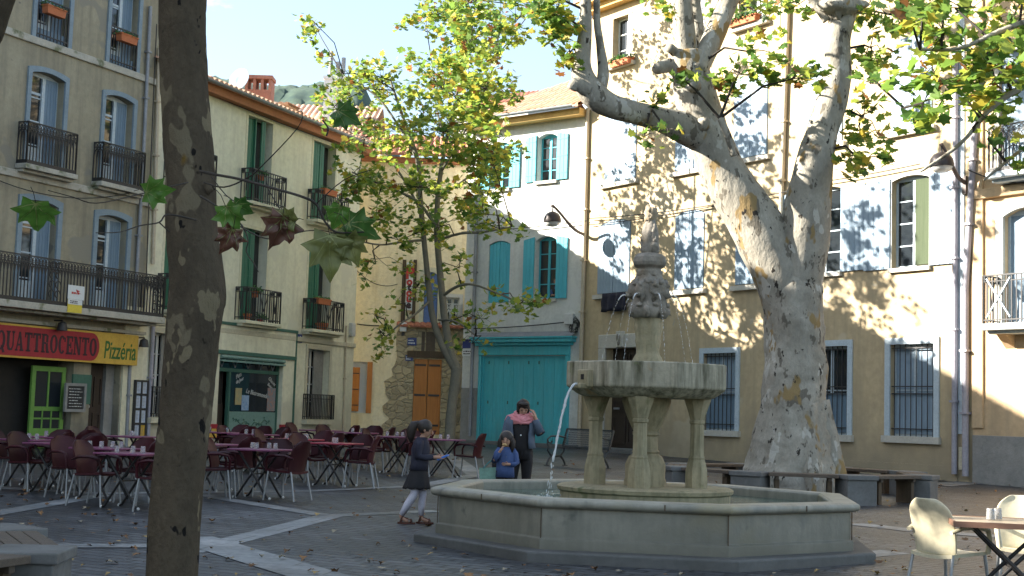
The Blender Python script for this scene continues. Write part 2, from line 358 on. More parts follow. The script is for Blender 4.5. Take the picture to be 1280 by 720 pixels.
M['dark'] = mat('eye_dark', (.02,.015,.012), None, 8, .4)
M['lip'] = mat('lips', (.35,.1,.09), None, 8, .5)
M['lampbody'] = mat('lamp_bronze', (.05,.04,.04), (.035,.03,.03), 5, .4, 0, metal=.4)
M['lampglass'] = mat('lamp_lens', (.7,.7,.68), (.5,.5,.5), 9, .25)
M['arm'] = mat('lamp_arm', (.13,.10,.09), None, 5, .5)
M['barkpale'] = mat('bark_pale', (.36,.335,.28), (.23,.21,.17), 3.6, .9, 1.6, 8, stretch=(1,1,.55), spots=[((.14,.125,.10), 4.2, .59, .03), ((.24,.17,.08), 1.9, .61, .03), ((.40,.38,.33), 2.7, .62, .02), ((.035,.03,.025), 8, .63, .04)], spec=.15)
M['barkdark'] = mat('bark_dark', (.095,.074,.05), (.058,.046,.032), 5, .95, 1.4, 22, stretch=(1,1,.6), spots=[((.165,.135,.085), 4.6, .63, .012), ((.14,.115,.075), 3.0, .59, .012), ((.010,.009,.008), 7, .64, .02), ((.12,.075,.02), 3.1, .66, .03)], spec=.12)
M['barkthin'] = mat('bark_young', (.13,.125,.10), (.19,.175,.13), 4, .85, .4, 20)
M['twig'] = mat('bark_twig', (.022,.017,.013), (.035,.027,.02), 6, .8, .2)
LEAF = [leaf_mat('leaf_'+n, c) for n, c in (('green', (.15,.25,.045)), ('dark', (.08,.16,.04)), ('lime', (.32,.38,.06)), ('gold', (.50,.40,.06)), ('rust', (.26,.11,.035)))]
PLANT = [leaf_mat('plant_green', (.06,.16,.03), .3), leaf_mat('plant_dark', (.03,.08,.025), .2)]
DRY = [mat('leaf_dry_a', (.26,.14,.055), (.2,.1,.04), 9, .8), mat('leaf_dry_b', (.16,.085,.04), None, 9, .8), mat('leaf_dry_c', (.36,.25,.10), None, 9, .8), mat('leaf_dry_d', (.32,.27,.19), None, 9, .8)]

m, t, b = nt('pool_water'); M['water'] = m
b.inputs['Base Color'].default_value = (.055,.11,.085,1); b.inputs['Roughness'].default_value = .06; b.inputs['Specular IOR Level'].default_value = .5
n = t.nodes.new('ShaderNodeTexNoise'); n.inputs['Scale'].default_value = 7; n.inputs['Detail'].default_value = 3
tc = t.nodes.new('ShaderNodeTexCoord'); L(t, tc.outputs['Object'], n.inputs['Vector'])
bp = t.nodes.new('ShaderNodeBump'); bp.inputs['Strength'].default_value = .5; bp.inputs['Distance'].default_value = .04; L(t, n.outputs['Fac'], bp.inputs['Height']); L(t, bp.outputs[0], b.inputs['Normal'])
m, t, b = nt('falling_water'); M['jet'] = m
b.inputs['Base Color'].default_value = (.9,.93,.95,1); b.inputs['Roughness'].default_value = .12; b.inputs['Transmission Weight'].default_value = .45; b.inputs['IOR'].default_value = 1.33
m, t, b = nt('tumbler_glass'); M['tumbler'] = m
b.inputs['Base Color'].default_value = (.92,.93,.93,1); b.inputs['Roughness'].default_value = .08; b.inputs['Transmission Weight'].default_value = .8; b.inputs['IOR'].default_value = 1.35

# ------------------------------------------------------------------ light and sky
SUN = V((-1, .03, 0)).normalized(); EL = radians(26)
S3 = V((SUN.x*cos(EL), SUN.y*cos(EL), sin(EL)))
sd = bpy.data.lights.new('sun', 'SUN'); sd.energy = 5.0; sd.angle = radians(.5); sd.color = (1, .93, .82)
so = bpy.data.objects.new('sun', sd); COL.objects.link(so); so.rotation_euler = S3.to_track_quat('Z', 'Y').to_euler(); so.location = (-30, -10, 40)
W = bpy.data.worlds.new('World'); SC.world = W; W.use_nodes = True; t = W.node_tree; N = t.nodes
bg = N['Background']; sky = N.new('ShaderNodeTexSky'); sky.sky_type = 'NISHITA'; sky.sun_disc = False
sky.sun_elevation = EL; sky.sun_rotation = atan2(SUN.x, SUN.y); sky.altitude = 200; sky.air_density = 1.0; sky.dust_density = 1.2; sky.ozone_density = 1.0
tc = N.new('ShaderNodeTexCoord'); mp = N.new('ShaderNodeMapping'); mp.inputs['Scale'].default_value = (1, 1, 2.2); mp.inputs['Location'].default_value = (.62, .2, .1)
L(t, tc.outputs['Generated'], mp.inputs[0])
cn = N.new('ShaderNodeTexNoise'); cn.inputs['Scale'].default_value = 4.5; cn.inputs['Detail'].default_value = 8; cn.inputs['Roughness'].default_value = .55; L(t, mp.outputs[0], cn.inputs['Vector'])
mr = N.new('ShaderNodeMapRange'); mr.inputs[1].default_value = .56; mr.inputs[2].default_value = .72; mr.inputs[3].default_value = .05; mr.inputs[4].default_value = .9; L(t, cn.outputs['Fac'], mr.inputs[0])
mx = N.new('ShaderNodeMix'); mx.data_type = 'RGBA'; L(t, mr.outputs[0], mx.inputs[0]); L(t, sky.outputs[0], mx.inputs[6]); mx.inputs[7].default_value = (12, 13, 13.2, 1)
L(t, mx.outputs[2], bg.inputs['Color']); bg.inputs['Strength'].default_value = .068
SC.view_settings.view_transform = 'Standard'; SC.view_settings.look = 'None'; SC.view_settings.gamma = 1; SC.view_settings.exposure = 2.28
SC.view_settings.use_curve_mapping = False
SC.cycles.max_bounces = 6; SC.cycles.transparent_max_bounces = 6; SC.cycles.caustics_reflective = False; SC.cycles.caustics_refractive = False

# ------------------------------------------------------------------ ground
mb = MB(); ys = [-400,-60,-10,5,11]+[11.5+.5*i for i in range(12)]+[20,30,45,74,200,3000]; xs = [-3000,-300,-60,-20,0,20,60,300,3000]
for i in range(len(ys)-1):
    for j in range(len(xs)-1):
        mb.poly([(xs[j],ys[i],g(0,ys[i])),(xs[j+1],ys[i],g(0,ys[i])),(xs[j+1],ys[i+1],g(0,ys[i+1])),(xs[j],ys[i+1],g(0,ys[i+1]))])
M['setts'] = brick_mat('paving_setts', (.027,.033,.042), (.082,.088,.098), (.011,.010,.010), .34, .17, .02, .48, 1.0, rot=.5)
M['pale'] = brick_mat('paving_pale_stone', (.19,.21,.225), (.24,.25,.26), (.09,.09,.09), .9, .6, .01, .5, .3, rot=.2)
tag(mb.build('ground', M['setts']), kind='structure')
def strip(mb, a, b, w0, w1=None, lift=.004):
    w1 = w1 or w0; a = V(a); b = V(b); d = (b-a); d.z = 0; L_ = d.length; d.normalize(); n = V((-d.y, d.x, 0)); k = max(1, int(L_/.4)); prev = None
    for i in range(k+1):
        f = i/k; p = a.lerp(b, f); w = (w0+(w1-w0)*f)/2; l = p-n*w; r = p+n*w
        l.z = g(l.x, l.y)+lift; r.z = g(r.x, r.y)+lift
        if prev: mb.poly([prev[0], prev[1], r, l])
        prev = (l, r)
bands = [((232,690),(412,645),.36),((408,645),(545,639),.30),((250,619),(402,644),.28),((236,672),(420,727),.55),((60,683),(240,683),.34),
 ((-60,606),(120,617),.34),((118,617),(395,614),.26),((-40,648),(128,619),.34),((390,614),(520,608),.26),((525,608),(596,594),.34),((596,594),(566,572),.4),
 ((566,572),(540,560),.4),((1068,655),(1145,664),.4),((1145,664),(1290,674),.4),((1170,607),(1215,603),.7),((1010,700),(1120,690),.4),((430,640),(560,720),.0)]
for i, (a, b_, w) in enumerate(bands):
    if w: 
        mb = MB(); strip(mb, ground(*a), ground(*b_), w, lift=.004+.0012*(i % 5)); tag(mb.build('paving_band', M['pale']), kind='structure')

# ------------------------------------------------------------------ facades
class Fac:
    def __init__(s, name, label, cat, P, U, depth=9):
        s.P = V((P[0], P[1], 0)); s.U = V((U[0], U[1], 0)).normalized(); s.I = V((-s.U.y, s.U.x, 0)); s.depth = depth
        s.e = thing(name, label, cat, s.P, atan2(s.U.y, s.U.x)); s.rz = atan2(s.U.y, s.U.x); s.holes = []
    def pix(s, px, py, off=0):
        d = ray(px, py); t_ = ((s.P-s.I*off-CAM).dot(s.I))/d.dot(s.I); w = CAM+d*t_
        return (w-s.P).dot(s.U), w.z
    def rect(s, x0, x1, yt, yb, off=0):
        ym = (yt+yb)/2; xm = (x0+x1)/2
        return s.pix(x0, ym, off)[0], s.pix(x1, ym, off)[0], s.pix(xm, yb, off)[1], s.pix(xm, yt, off)[1]
    def w(s, u, y, z): return s.P+s.U*u+s.I*y+V((0,0,z))
    def hole(s, u0, u1, z0, z1, rise=0, d=.24): s.holes.append((u0, u1, z0, z1, rise, d)); return (u0, u1, z0, z1, rise, d)
    def wall(s, material, u0, u1, z0, z1, name='wall', back=True):
        mb = MB(); H = s.holes
        us = sorted({u0, u1, *[h[0] for h in H if u0 < h[0] < u1], *[h[1] for h in H if u0 < h[1] < u1]})
        zs = sorted({z0, z1, *[h[2] for h in H if z0 < h[2] < z1], *[h[3] for h in H if z0 < h[3] < z1]})
        for i in range(len(us)-1):
            for j in range(len(zs)-1):
                cu = (us[i]+us[i+1])/2; cz = (zs[j]+zs[j+1])/2
                if any(h[0] < cu < h[1] and h[2] < cz < h[3] for h in H): continue
                mb.poly([(us[i],0,zs[j]),(us[i+1],0,zs[j]),(us[i+1],0,zs[j+1]),(us[i],0,zs[j+1])])
        for (a, b_, c, d, rise, dp) in H:
            mb.poly([(a,0,c),(a,0,d-rise),(a,dp,d-rise),(a,dp,c)]); mb.poly([(b_,0,c),(b_,dp,c),(b_,dp,d-rise),(b_,0,d-rise)])
            mb.poly([(a,0,c),(a,dp,c),(b_,dp,c),(b_,0,c)])
            arc = arch(a, b_, d, rise)
            for k in range(len(arc)-1):
                (p, q), (p2, q2) = arc[k], arc[k+1]
                if rise: mb.poly([(p,0,q),(p2,0,q2),(p2,0,d),(p,0,d)])
                mb.poly([(p,0,q),(p,dp,q),(p2,dp,q2),(p2,0,q2)])
        D = s.depth
        mb.poly([(u0,0,z0),(u0,0,z1),(u0,D,z1),(u0,D,z0)]); mb.poly([(u1,0,z0),(u1,D,z0),(u1,D,z1),(u1,0,z1)])
        if back: mb.poly([(u0,D,z0),(u0,D,z1),(u1,D,z1),(u1,D,z0)]); mb.poly([(u0,0,z1),(u1,0,z1),(u1,D,z1),(u0,D,z1)])
        return mb.build(name, material, s.e)
    def add(s, name, mb, m_, parent=None, **k): return mb.build(name, m_, parent or s.e, **k)

def arch(a, b, top, rise, n=10):
    if not rise: return [(a, top), (b, top)]
    out = []
    for k in range(n+1):
        f = k/n*2-1; out.append((a+(b-a)*k/n, top-rise*f*f))
    return out
def window(F, h, frame, n_bars=3, style='pair', pane=None, shutter=None, y=.15, closed=None):
    a, b, c, d, rise, dp = h; y = min(y, dp-.04); fw = .06; mb = MB(); top = d
    mb.box(a, a+fw, y, y+.05, c, top); mb.box(b-fw, b, y, y+.05, c, top); mb.box(a+fw, b-fw, y, y+.05, c, c+fw); mb.box(a+fw, b-fw, y, y+.05, top-fw-rise*.5, top)
    mid = (a+b)/2; e = mid if style != 'half' else a+(b-a)*.55
    if style in ('pair',): mb.box(mid-.045, mid+.045, y-.008, y+.05, c+fw, top-fw-rise*.5)
    if style == 'half': mb.box(e-.05, e+.05, y-.03, y+.05, c+fw, top-fw-rise*.5)
    xs_ = [(a+fw, mid-.045), (mid+.045, b-fw)] if style == 'pair' else [(a+fw, e-.05)]
    for i in range(1, n_bars+1):
        z = c+(top-rise*.5-c)*i/(n_bars+1)
        for (p, q) in xs_: mb.box(p, q, y+.006, y+.04, z-.016, z+.016)
    if style == 'half': mb.box(a+fw, e-.05, y+.006, y+.045, c+(top-c)*.78-.03, c+(top-c)*.78+.03)
    w = mb.build('window', frame, F.e)
    pm = MB(); pm.box(a+.02, b-.02, y+.022, y+.03, c+.02, top-.02); pm.build('pane', pane or M['glass'], w)
    if style == 'half' and shutter:
        sm = MB(); sm.box(e+.05, b-fw, y-.03, y+.01, c+fw, top-fw-rise*.5)
        for k in range(1, 4): 
            u = e+.05+(b-fw-e-.05)*k/4; sm.box(u-.006, u+.006, y-.036, y-.02, c+.1, top-.2)
        sm.build('shutter', shutter, w)
        lo = MB(); lo.box(a+fw, e-.05, y-.01, y+.018, c+fw, c+(top-c)*.22); lo.build('panel', frame, w)
    return w
def surround(F, w, h, wd, material, proud=.04, bottom=0):
    a, b, c, d, rise, dp = h; mb = MB(); arc = arch(a, b, d, rise)
    inn = [(a, c)]+arc+[(b, c)]; out = [(a-wd, c)]+[(p+(wd*(2*k/(len(arc)-1)-1)), q+wd) for k, (p, q) in enumerate(arc)]+[(b+wd, c)]
    for k in range(len(inn)-1):
        p, q, r, s_ = inn[k], inn[k+1], out[k+1], out[k]
        mb.add([(p[0],-proud,p[1]),(q[0],-proud,q[1]),(r[0],-proud,r[1]),(s_[0],-proud,s_[1]),(p[0],.01,p[1]),(q[0],.01,q[1]),(r[0],.01,r[1]),(s_[0],.01,s_[1])],
               [(0,3,2,1),(3,7,6,2),(0,1,5,4)])
    for (p, q) in ((inn[0], out[0]), (inn[-1], out[-1])): mb.poly([(p[0],-proud,p[1]),(q[0],-proud,q[1]),(q[0],.01,q[1]),(p[0],.01,p[1])])
    return mb.build('surround', material, w)
def leaf_shutter(F, parent, u0, u1, z0, z1, material, y=-.05, th=.04, battens=True, rise=(0,0), iron=True):
    mb = MB(); n = max(2, int((u1-u0)/.14))
    for k in range(n):
        p = u0+(u1-u0)*k/n; q = u0+(u1-u0)*(k+1)/n
        f0 = k/n; f1 = (k+1)/n; t0 = z1-rise[0]*(1-f0)-rise[1]*f0; t1 = z1-rise[0]*(1-f1)-rise[1]*f1
        mb.ext([(p+.008, z0), (q-.008, z0), (q-.008, t1), (p+.008, t0)], y, y+th)
    mb.box(u0, u1, y+.006, y+th-.004, z0+.01, z1-max(rise)-.01)
    s_ = mb.build('shutter', material, parent)
    if iron:
        for f in (.14, .5, .86): z = z0+(z1-z0)*f; MB().box(u0+.02, u1-.02, y-.007, y+.002, z-.015, z+.015).build('strap_hinge', material if not iron == 'dark' else M['iron'], s_)
    return s_
def railing(u0, u1, z0, z1, proj, step=.11, orn=None, r=.010, sides=True):
    mb = MB()
    def run(a, b, mid_rail):
        a = V(a); b = V(b); d = b-a; n = max(2, round(d.length/step)); Z = lambda p, z: V((p.x, p.y, z))
        mb.bar(Z(a, z1), Z(b, z1), .04, .03); mb.bar(Z(a, z0+.08), Z(b, z0+.08), .03, .025)
        if mid_rail: mb.bar(Z(a, z1-.13), Z(b, z1-.13), .025, .02)
        for i in range(n+1):
            p = a.lerp(b, i/n); w = .035 if i in (0, n) else r*2
            mb.bar(Z(p, z0), Z(p, z1 if not orn == 'arc' or i in (0, n) else z1-.05), w)
        if orn == 'arc':
            for i in range(0, n-1):
                p = a.lerp(b, i/n); q = a.lerp(b, (i+2)/n); m_ = a.lerp(b, (i+1)/n); h = z1-.13
                mb.bar(Z(p, h-.28), Z(p.lerp(m_, .35), h-.1), .016); mb.bar(Z(p.lerp(m_, .35), h-.1), Z(m_, h), .016)
                mb.bar(Z(q, h-.28), Z(q.lerp(m_, .35), h-.1), .016); mb.bar(Z(q.lerp(m_, .35), h-.1), Z(m_, h), .016)
            for i in range(n):
                c = Z(a.lerp(b, (i+.5)/n), z1-.065); dx = d.normalized()
                pts = [c+dx*.04*cos(k*pi/3)+V((0,0,.04*sin(k*pi/3))) for k in range(7)]
                for k in range(6): mb.bar(pts[k], pts[k+1], .012)
            mb.bar(Z(a, z0+.02), Z(b, z0+.02), .02, .13)
        if orn == 'panel':
            c0 = a.lerp(b, .38); c1 = a.lerp(b, .62); cm = a.lerp(b, .5)
            mb.bar(Z(c0, z1-.13), Z(cm, z0+.3), .02); mb.bar(Z(c1, z1-.13), Z(cm, z0+.3), .02)
            for i in range(n):
                c = a.lerp(b, (i+.5)/n)
                if i in (0, n-1): mb.bar(Z(c, z1-.02), Z(c, z1-.11), .09, .02)
    run((u0, -proj, 0), (u1, -proj, 0), True)
    if sides and proj > .15: run((u0, -proj, 0), (u0, 0, 0), True); run((u1, -proj, 0), (u1, 0, 0), True)
    return mb
def balcony(F, u0, u1, z, h, proj, slab, orn, step=.11, th=.12, bracket=True):
    mb = MB(); mb.box(u0-.05, u1+.05, -proj-.05, .0, z-th, z); mb.box(u0-.02, u1+.02, -proj*.75, .0, z-th-.07, z-th-.002)
    b_ = mb.build('balcony', slab, F.e, bevel=.015)
    railing(u0, u1, z, z+h, proj, step, orn).build('railing', M['iron'], b_); return b_
def pipe(F, pts, r, m_, y=-.08, name='drainpipe'):
    mb = MB(); mb.tube([(u, y, z) for u, z in pts], r, 8)
    for (u, z), (u2, z2) in zip(pts, pts[1:]):
        n = int(abs(z2-z)/1.8)
        for k in range(1, n+1):
            f = k/(n+1); mb.box(u+(u2-u)*f-r*1.35, u+(u2-u)*f+r*1.35, y-r*1.35, .0, z+(z2-z)*f-.025, z+(z2-z)*f+.025)
    return mb.build(name, m_, F.e, smooth=.9)
def tile_roof(u0, u1, y0, z0, y1, z1, per=.24, amp=.05, rows=8, th=.05):
    mb = MB(); n = int((u1-u0)/per*6); L_ = hypot(y1-y0, z1-z0); ny = -(z1-z0)/L_; nz_ = (y1-y0)/L_
    o = 0; grid = []
    for j in range(rows+1):
        for e_ in ((0, 1) if j < rows else (0,)):
            f = j/rows
            row = []
            for i in range(n+1):
                u = u0+(u1-u0)*i/n; h = amp*abs(sin(pi*(u-u0)/per))*1.3+(.03 if e_ == 0 and j > 0 else 0)
                if e_ == 1: h = amp*abs(sin(pi*(u-u0)/per))*1.3
                row.append((u, y0+(y1-y0)*f+ny*h, z0+(z1-z0)*f+nz_*h))
            grid.append(row)
    for a, b_ in zip(grid, grid[1:]):
        o = len(mb.v); mb.v += a+b_; k = len(a)
        for i in range(n): mb.f.append([o+i, o+i+1, o+k+i+1, o+k+i]); mb.m.append(0)
    mb.add([(u0,y0,z0-th),(u1,y0,z0-th),(u1,y1,z1-th),(u0,y1,z1-th)], [(0,3,2,1)])
    a = grid[0]; o = len(mb.v); mb.v += a+[(p[0], y0, z0-th) for p in a]; k = len(a)
    for i in range(n): mb.f.append([o+k+i, o+k+i+1, o+i+1, o+i]); mb.m.append(0)
    return mb
def gutter(u0, u1, y, z, r=.075):
    mb = MB(); pts = [(r*cos(a), r*sin(a)) for a in [pi+pi*k/8 for k in range(9)]]; pts2 = [(p*.88, q*.88) for p, q in pts[::-1]]
    prof = pts+pts2; n = len(prof)
    mb.add([(u0, y+p, z+q) for p, q in prof]+[(u1, y+p, z+q) for p, q in prof], [[i, (i+1) % n, (i+1) % n+n, i+n] for i in range(n)]+[list(range(n))[::-1], list(range(n, 2*n))])
    return mb
def textmesh(txt, size, m_, parent=None, loc=(0,0,0), name='lettering', sx=1., offset=0., shear=0., ext=.004, align='LEFT', rot=(pi/2,0,0), kind=None):
    cu = bpy.data.curves.new('t', 'FONT'); cu.body = txt; cu.size = size; cu.extrude = ext; cu.offset = offset; cu.shear = shear; cu.align_x = align; cu.resolution_u = 3
    tmp = bpy.data.objects.new('t', cu); COL.objects.link(tmp); dg = bpy.context.evaluated_depsgraph_get(); me = bpy.data.meshes.new_from_object(tmp.evaluated_get(dg))
    bpy.data.objects.remove(tmp); me.materials.clear(); me.materials.append(m_); me.name = name
    w = max(v.co.x for v in me.vertices)-min(v.co.x for v in me.vertices)
    o = bpy.data.objects.new(name, me); COL.objects.link(o); o.location = loc; o.rotation_euler = rot; o.scale = (sx, 1, 1)
    if parent: o.parent = parent
    return o, w
def scrawl(mb, u0, u1, z0, z1, rows, y, h=.012, seed=1):
    rr = random.Random(seed)
    for i in range(rows):
        z = z1-(z1-z0)*(i+.5)/rows; u = u0+rr.random()*(u1-u0)*.08; end = u1-rr.random()*(u1-u0)*.3
        while u < end:
            w = (u1-u0)*rr.uniform(.05, .2); mb.box(u, min(u+w, end), y-.002, y, z-h/2, z+h/2*rr.uniform(.3, 1)); u += w+(u1-u0)*.04
    return mb
def clump(c, r, n, s, seed=0, flat=.8):
    rr = random.Random(seed); mb = MB(); c = V(c)
    for i in range(n):
        p = V((rr.gauss(0, 1), rr.gauss(0, 1), rr.gauss(0, flat))); p = p.normalized()*r*rr.random()**.5; p.z = abs(p.z)*.9-.1*r
        a = V((rr.gauss(0,1), rr.gauss(0,1), rr.gauss(0,.6))).normalized(); b_ = a.orthogonal().normalized()*s*.35; a = a*s
        q = c+p; mb.poly([q, q+a*.5+b_, q+a, q+a*.5-b_], rr.choice((0,0,1)))
    return mb
def pot_plant(name, label, F, u, y, z, pot_r, pot_h, lr, n, m_pot, group=None, s=.09, box=None, trail=0):
    e = thing(name, label, 'plant pot' if not box else 'flower box', F.w(u, y, z), F.rz, group); mb = MB()
    if box:
        w, d, h = box; mb.add([(-w*.46,-d*.42,0),(w*.46,-d*.42,0),(w*.46,d*.42,0),(-w*.46,d*.42,0),(-w/2,-d/2,h),(w/2,-d/2,h),(w/2,d/2,h),(-w/2,d/2,h)], [(0,3,2,1),(4,5,6,7),(0,1,5,4),(1,2,6,5),(2,3,7,6),(3,0,4,7)])
        mb.box(-w/2-.012, w/2+.012, -d/2-.012, d/2+.012, h-.03, h+.004); mb.build('planter', m_pot, e)
        cm = MB()
        for k in range(4):
            c = clump((-w*.4+w*.8*k/3, 0, h), lr*random.uniform(.7, 1.1), n//4, s, k*7+int(u*10)); o = len(cm.v); cm.v += c.v; cm.f += [[i+o for i in f] for f in c.f]; cm.m += c.m
        cm.build('plants', PLANT, e)
    else:
        mb.lathe([(pot_r*.7,0),(pot_r,pot_h*.8),(pot_r*1.1,pot_h*.8),(pot_r*1.1,pot_h),(pot_r*.9,pot_h),(pot_r*.85,pot_h*.9)], 12); mb.build('pot', m_pot, e, smooth=.7)
        clump((0,0,pot_h), lr, n, s, int(u*13)).build('plants', PLANT, e)
    return e
def slab_text(txt, u0, u1, zb, h, y, parent):
    # heavy slab serif capitals
    W_ = {'Q':.86,'U':.86,'A':.86,'T':.8,'R':.86,'O':.84,'C':.78,'E':.74,'N':.88}; gap = .1; tot = sum(W_[c]+gap for c in txt)-gap; k = (u1-u0)/tot; x = 0
    for c in txt:
        w = W_[c]; mb = MB(); S_, T_, F_ = .24, .12, .09
        def bx(a, b, p, q): mb.box(u0+(x+a)*k, u0+(x+b)*k, y-.006, y, zb+p*h, zb+q*h)
        def ob(pts): mb.ext([(u0+(x+a)*k, zb+p*h) for a, p in pts], y-.006, y)
        def ring(a0, a1, n=22):
            for i in range(n):
                t0, t1 = a0+(a1-a0)*i/n, a0+(a1-a0)*(i+1)/n; P = lambda t, ro, ri: (w/2+(w/2-ri)*cos(t), .5+(.5-ro)*sin(t))
                ob([P(t0, 0, 0), P(t1, 0, 0), P(t1, .10, S_), P(t0, .10, S_)])
        if c in 'OQ': ring(0, 2*pi)
        if c == 'Q': ob([(w*.5,.22),(w*.66,.26),(w*1.0,-.12),(w*.74,-.14)])
        if c == 'C': ring(.75, 2*pi-.75); bx(w-.13, w, .66, .9)
        if c == 'U': bx(.08,.08+S_,.25,1); bx(w-.2,w-.08,.25,1); bx(0,.4,1-F_,1.001); bx(w-.28,w,1-F_,1.001); ob([(.08,.27),(.08+S_,.27),(.40,.11),(w-.3,.11),(w-.2,.27),(w-.08,.27),(w-.2,.03),(w*.5,-.01),(.2,.03)])
        if c == 'A': ob([(.06,0),(.18,0),(w*.56,1),(w*.42,1)]); ob([(w*.42,1),(w*.60,1),(w-.04,0),(w-.30,0)]); bx(.2,w-.24,.27,.38); bx(0,.26,0,F_); bx(w-.38,w,0,F_)
        if c == 'T': bx(w/2-S_/2,w/2+S_/2,0,1); bx(0,w,1-T_,1.001); bx(0,.11,.72,1); bx(w-.11,w,.72,1); bx(w/2-.24,w/2+.24,0,F_)
        if c in 'RE': bx(.07,.07+S_,0,1); bx(0,.42,0,F_); bx(0,.3,1-F_,1.001)
        if c == 'R': bx(.2,w*.6,1-T_*.9,1.0); bx(.2,w*.6,.46,.56); bx(w*.62,w*.62+S_*.85,.56,.92); ob([(w*.55,.46),(w*.78,.56),(w-.02,0),(w-.28,0)]); ob([(w*.55,1),(w*.62,1),(w*.62+S_*.85,.9),(w*.62,.88)]); bx(w-.3,w+.02,0,F_)
        if c == 'E': bx(.2,w,0,T_); bx(.2,w,1-T_,1.001); bx(.2,w*.72,.45,.56); bx(w-.11,w,0,.3); bx(w-.11,w,.7,1); bx(w*.62,w*.76,.36,.66)
        if c == 'N': bx(.09,.20,0,1); bx(w-.2,w-.09,0,1); ob([(.06,1),(.32,1),(w-.09,0),(w-.3,0)]); bx(0,.3,0,F_); bx(0,.25,1-F_,1.001); bx(w-.3,w,1-F_,1.001)
        mb.build('letter', M['letters'], parent); x += w+gap
# ================================================================== BUILDING A : pizzeria house (left)
def dirv(a): return V((sin(radians(a)), cos(radians(a)), 0))
UA = dirv(25.24); PA = at(0, 497, 31.7)
A = Fac('pizzeria_house', 'tall grey rendered house over the pizzeria, blue grey window surrounds and black balconies', 'house', PA, UA, 10)
uAR = A.pix(182, 360)[0]; uAL = -6.0
zs1 = A.pix(96, 69)[1]; zs2 = A.pix(96, 237)[1]; hA = 12.75
up = []
def arect(x0, x1, yt, yb): return A.rect(x0, x1, yt, yb)
# columns (u) from the first floor windows
c1 = (A.pix(25, 300)[0], A.pix(69, 310)[0]); c2 = (A.pix(119, 320)[0], A.pix(156, 330)[0]); pitch = (c2[0]-c1[0])
cols = [(c1[0]-2*pitch, c1[1]-2*pitch), (c1[0]-pitch, c1[1]-pitch), c1, c2] if c1[0]-2*pitch > -5.6 else [(c1[0]-pitch, c1[1]-pitch), c1, c2]
z1f = A.pix(100, 392)[1]+.12; z1t = A.pix(137, 270)[1]+.02; z2f = A.pix(60, 218)[1]+.1; z2t = A.pix(147, 120)[1]; z3f = A.pix(60, 56)[1]+.05; z3t = z3f+2.1
W1 = [A.hole(a, b, z1f, z1t, .09, .3) for a, b in cols]; W2 = [A.hole(a+.02, b-.02, z2f, z2t, .09, .3) for a, b in cols]; W3 = [A.hole(a+.05, b-.02, z3f, z3t, 0, .3) for a, b in cols]
zsb = A.pix(85, 452)[1]; zst = A.pix(85, 412)[1]
op1 = A.hole(A.pix(-70, 500)[0], A.pix(90, 500)[0], .2, zsb+.12, 0, .5); op2 = A.hole(A.pix(111, 510)[0], A.pix(148, 510)[0], .2, zsb+.12, 0, .45)
A.wall(M['wallA'], uAL, uAR, -.4, hA)
for z in (zs1, zs2+.05): A.add('string_course', MB().box(uAL, uAR, -.06, .0, z-.09, z+.09), M['slab'], bevel=.02)
for hs, mm, ins in ((W1, M['trimA'], .14), (W2, M['trimA'], .12), (W3, M['trimA'], .12)):
    for h in hs:
        w = window(A, h, M['greyframe'], 3, 'half', shutter=M['shutA'], y=.2)
        surround(A, w, h, ins, mm, .05)
for h in W2[1:]: balcony(A, h[0]-.28, h[1]+.22, z2f-.02, .98, .30, M['slab'], 'arc', .10)
balcony(A, uAL+.2, A.pix(204, 380, .75)[0], z1f-.05, 1.05, .75, M['slab'], 'arc', .105, .16)
for h in W3[1:]:
    r_ = railing(h[0]+.02, h[1]-.02, z3f+.05, z3f+1.0, .03, .11, None, .009, False); r_.build('window_railing', M['iron'], A.e)
    A.add('panel', MB().box(h[0]+.02, h[1]-.02, .05, .08, z3f, z3f+.3), M['shutA'])
# ornate square panels in the long balcony
for uc in (A.pix(68, 362, .75)[0], A.pix(196, 385, .75)[0]):
    mb = MB()
    for k in range(4):
        zc = z1f+.2+.22*k
        for s_ in (-1, 1):
            pts = [V((uc+s_*.1+.09*cos(a), -.765, zc+.09*sin(a))) for a in [pi*2*q/8 for q in range(7)]]
            for q in range(6): mb.bar(pts[q], pts[q+1], .02)
    A.add('scroll_panel', mb, M['iron'])
A.add('roof', tile_roof(uAL-.2, uAR+.2, -.5, hA+.1, 5, hA+1.9), M['tile']); A.add('eaves', MB().box(uAL, uAR+.05, -.42, -.0, hA-.12, hA+.04), M['fascia'])
pipe(A, [A.pix(188, 8, .08), A.pix(180, 180, .08), A.pix(170.5, 352, .08), (A.pix(170.5, 352, .08)[0], z1f-.15)], .05, M['zinc'])
pipe(A, [(A.pix(163, 440, .08)[0], zsb+.6), (A.pix(160, 520, .08)[0], .3)], .045, M['zinc'])
# ground floor
A.add('pilaster', MB().box(A.pix(150, 500)[0], uAR-.02, -.05, .0, -.3, zst+.75), M['wallBlow'])
A.add('shopfront_beam', MB().box(uAL, uAR-.02, -.12, -.003, zst+.04, z1f-.42), M['slab'])
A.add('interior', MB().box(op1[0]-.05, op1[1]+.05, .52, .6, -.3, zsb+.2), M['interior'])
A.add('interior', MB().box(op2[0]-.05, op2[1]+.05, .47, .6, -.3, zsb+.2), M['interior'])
u0, u1, z0, z1 = A.rect(43, 85, 458, 556); zd = .34
mb = MB(); y = .12; H_ = z1-zd
def fr(mb, u0, u1, z0, z1, w, y0, y1): mb.box(u0,u0+w,y0,y1,z0,z1); mb.box(u1-w,u1,y0,y1,z0,z1); mb.box(u0+w,u1-w,y0,y1,z1-w,z1); mb.box(u0+w,u1-w,y0,y1,z0,z0+w)
fr(mb, u0, u1, zd, z1, .12, y, y+.06); mid = (u0+u1)/2; zm = zd+H_*.48; zq = zd+H_*.24
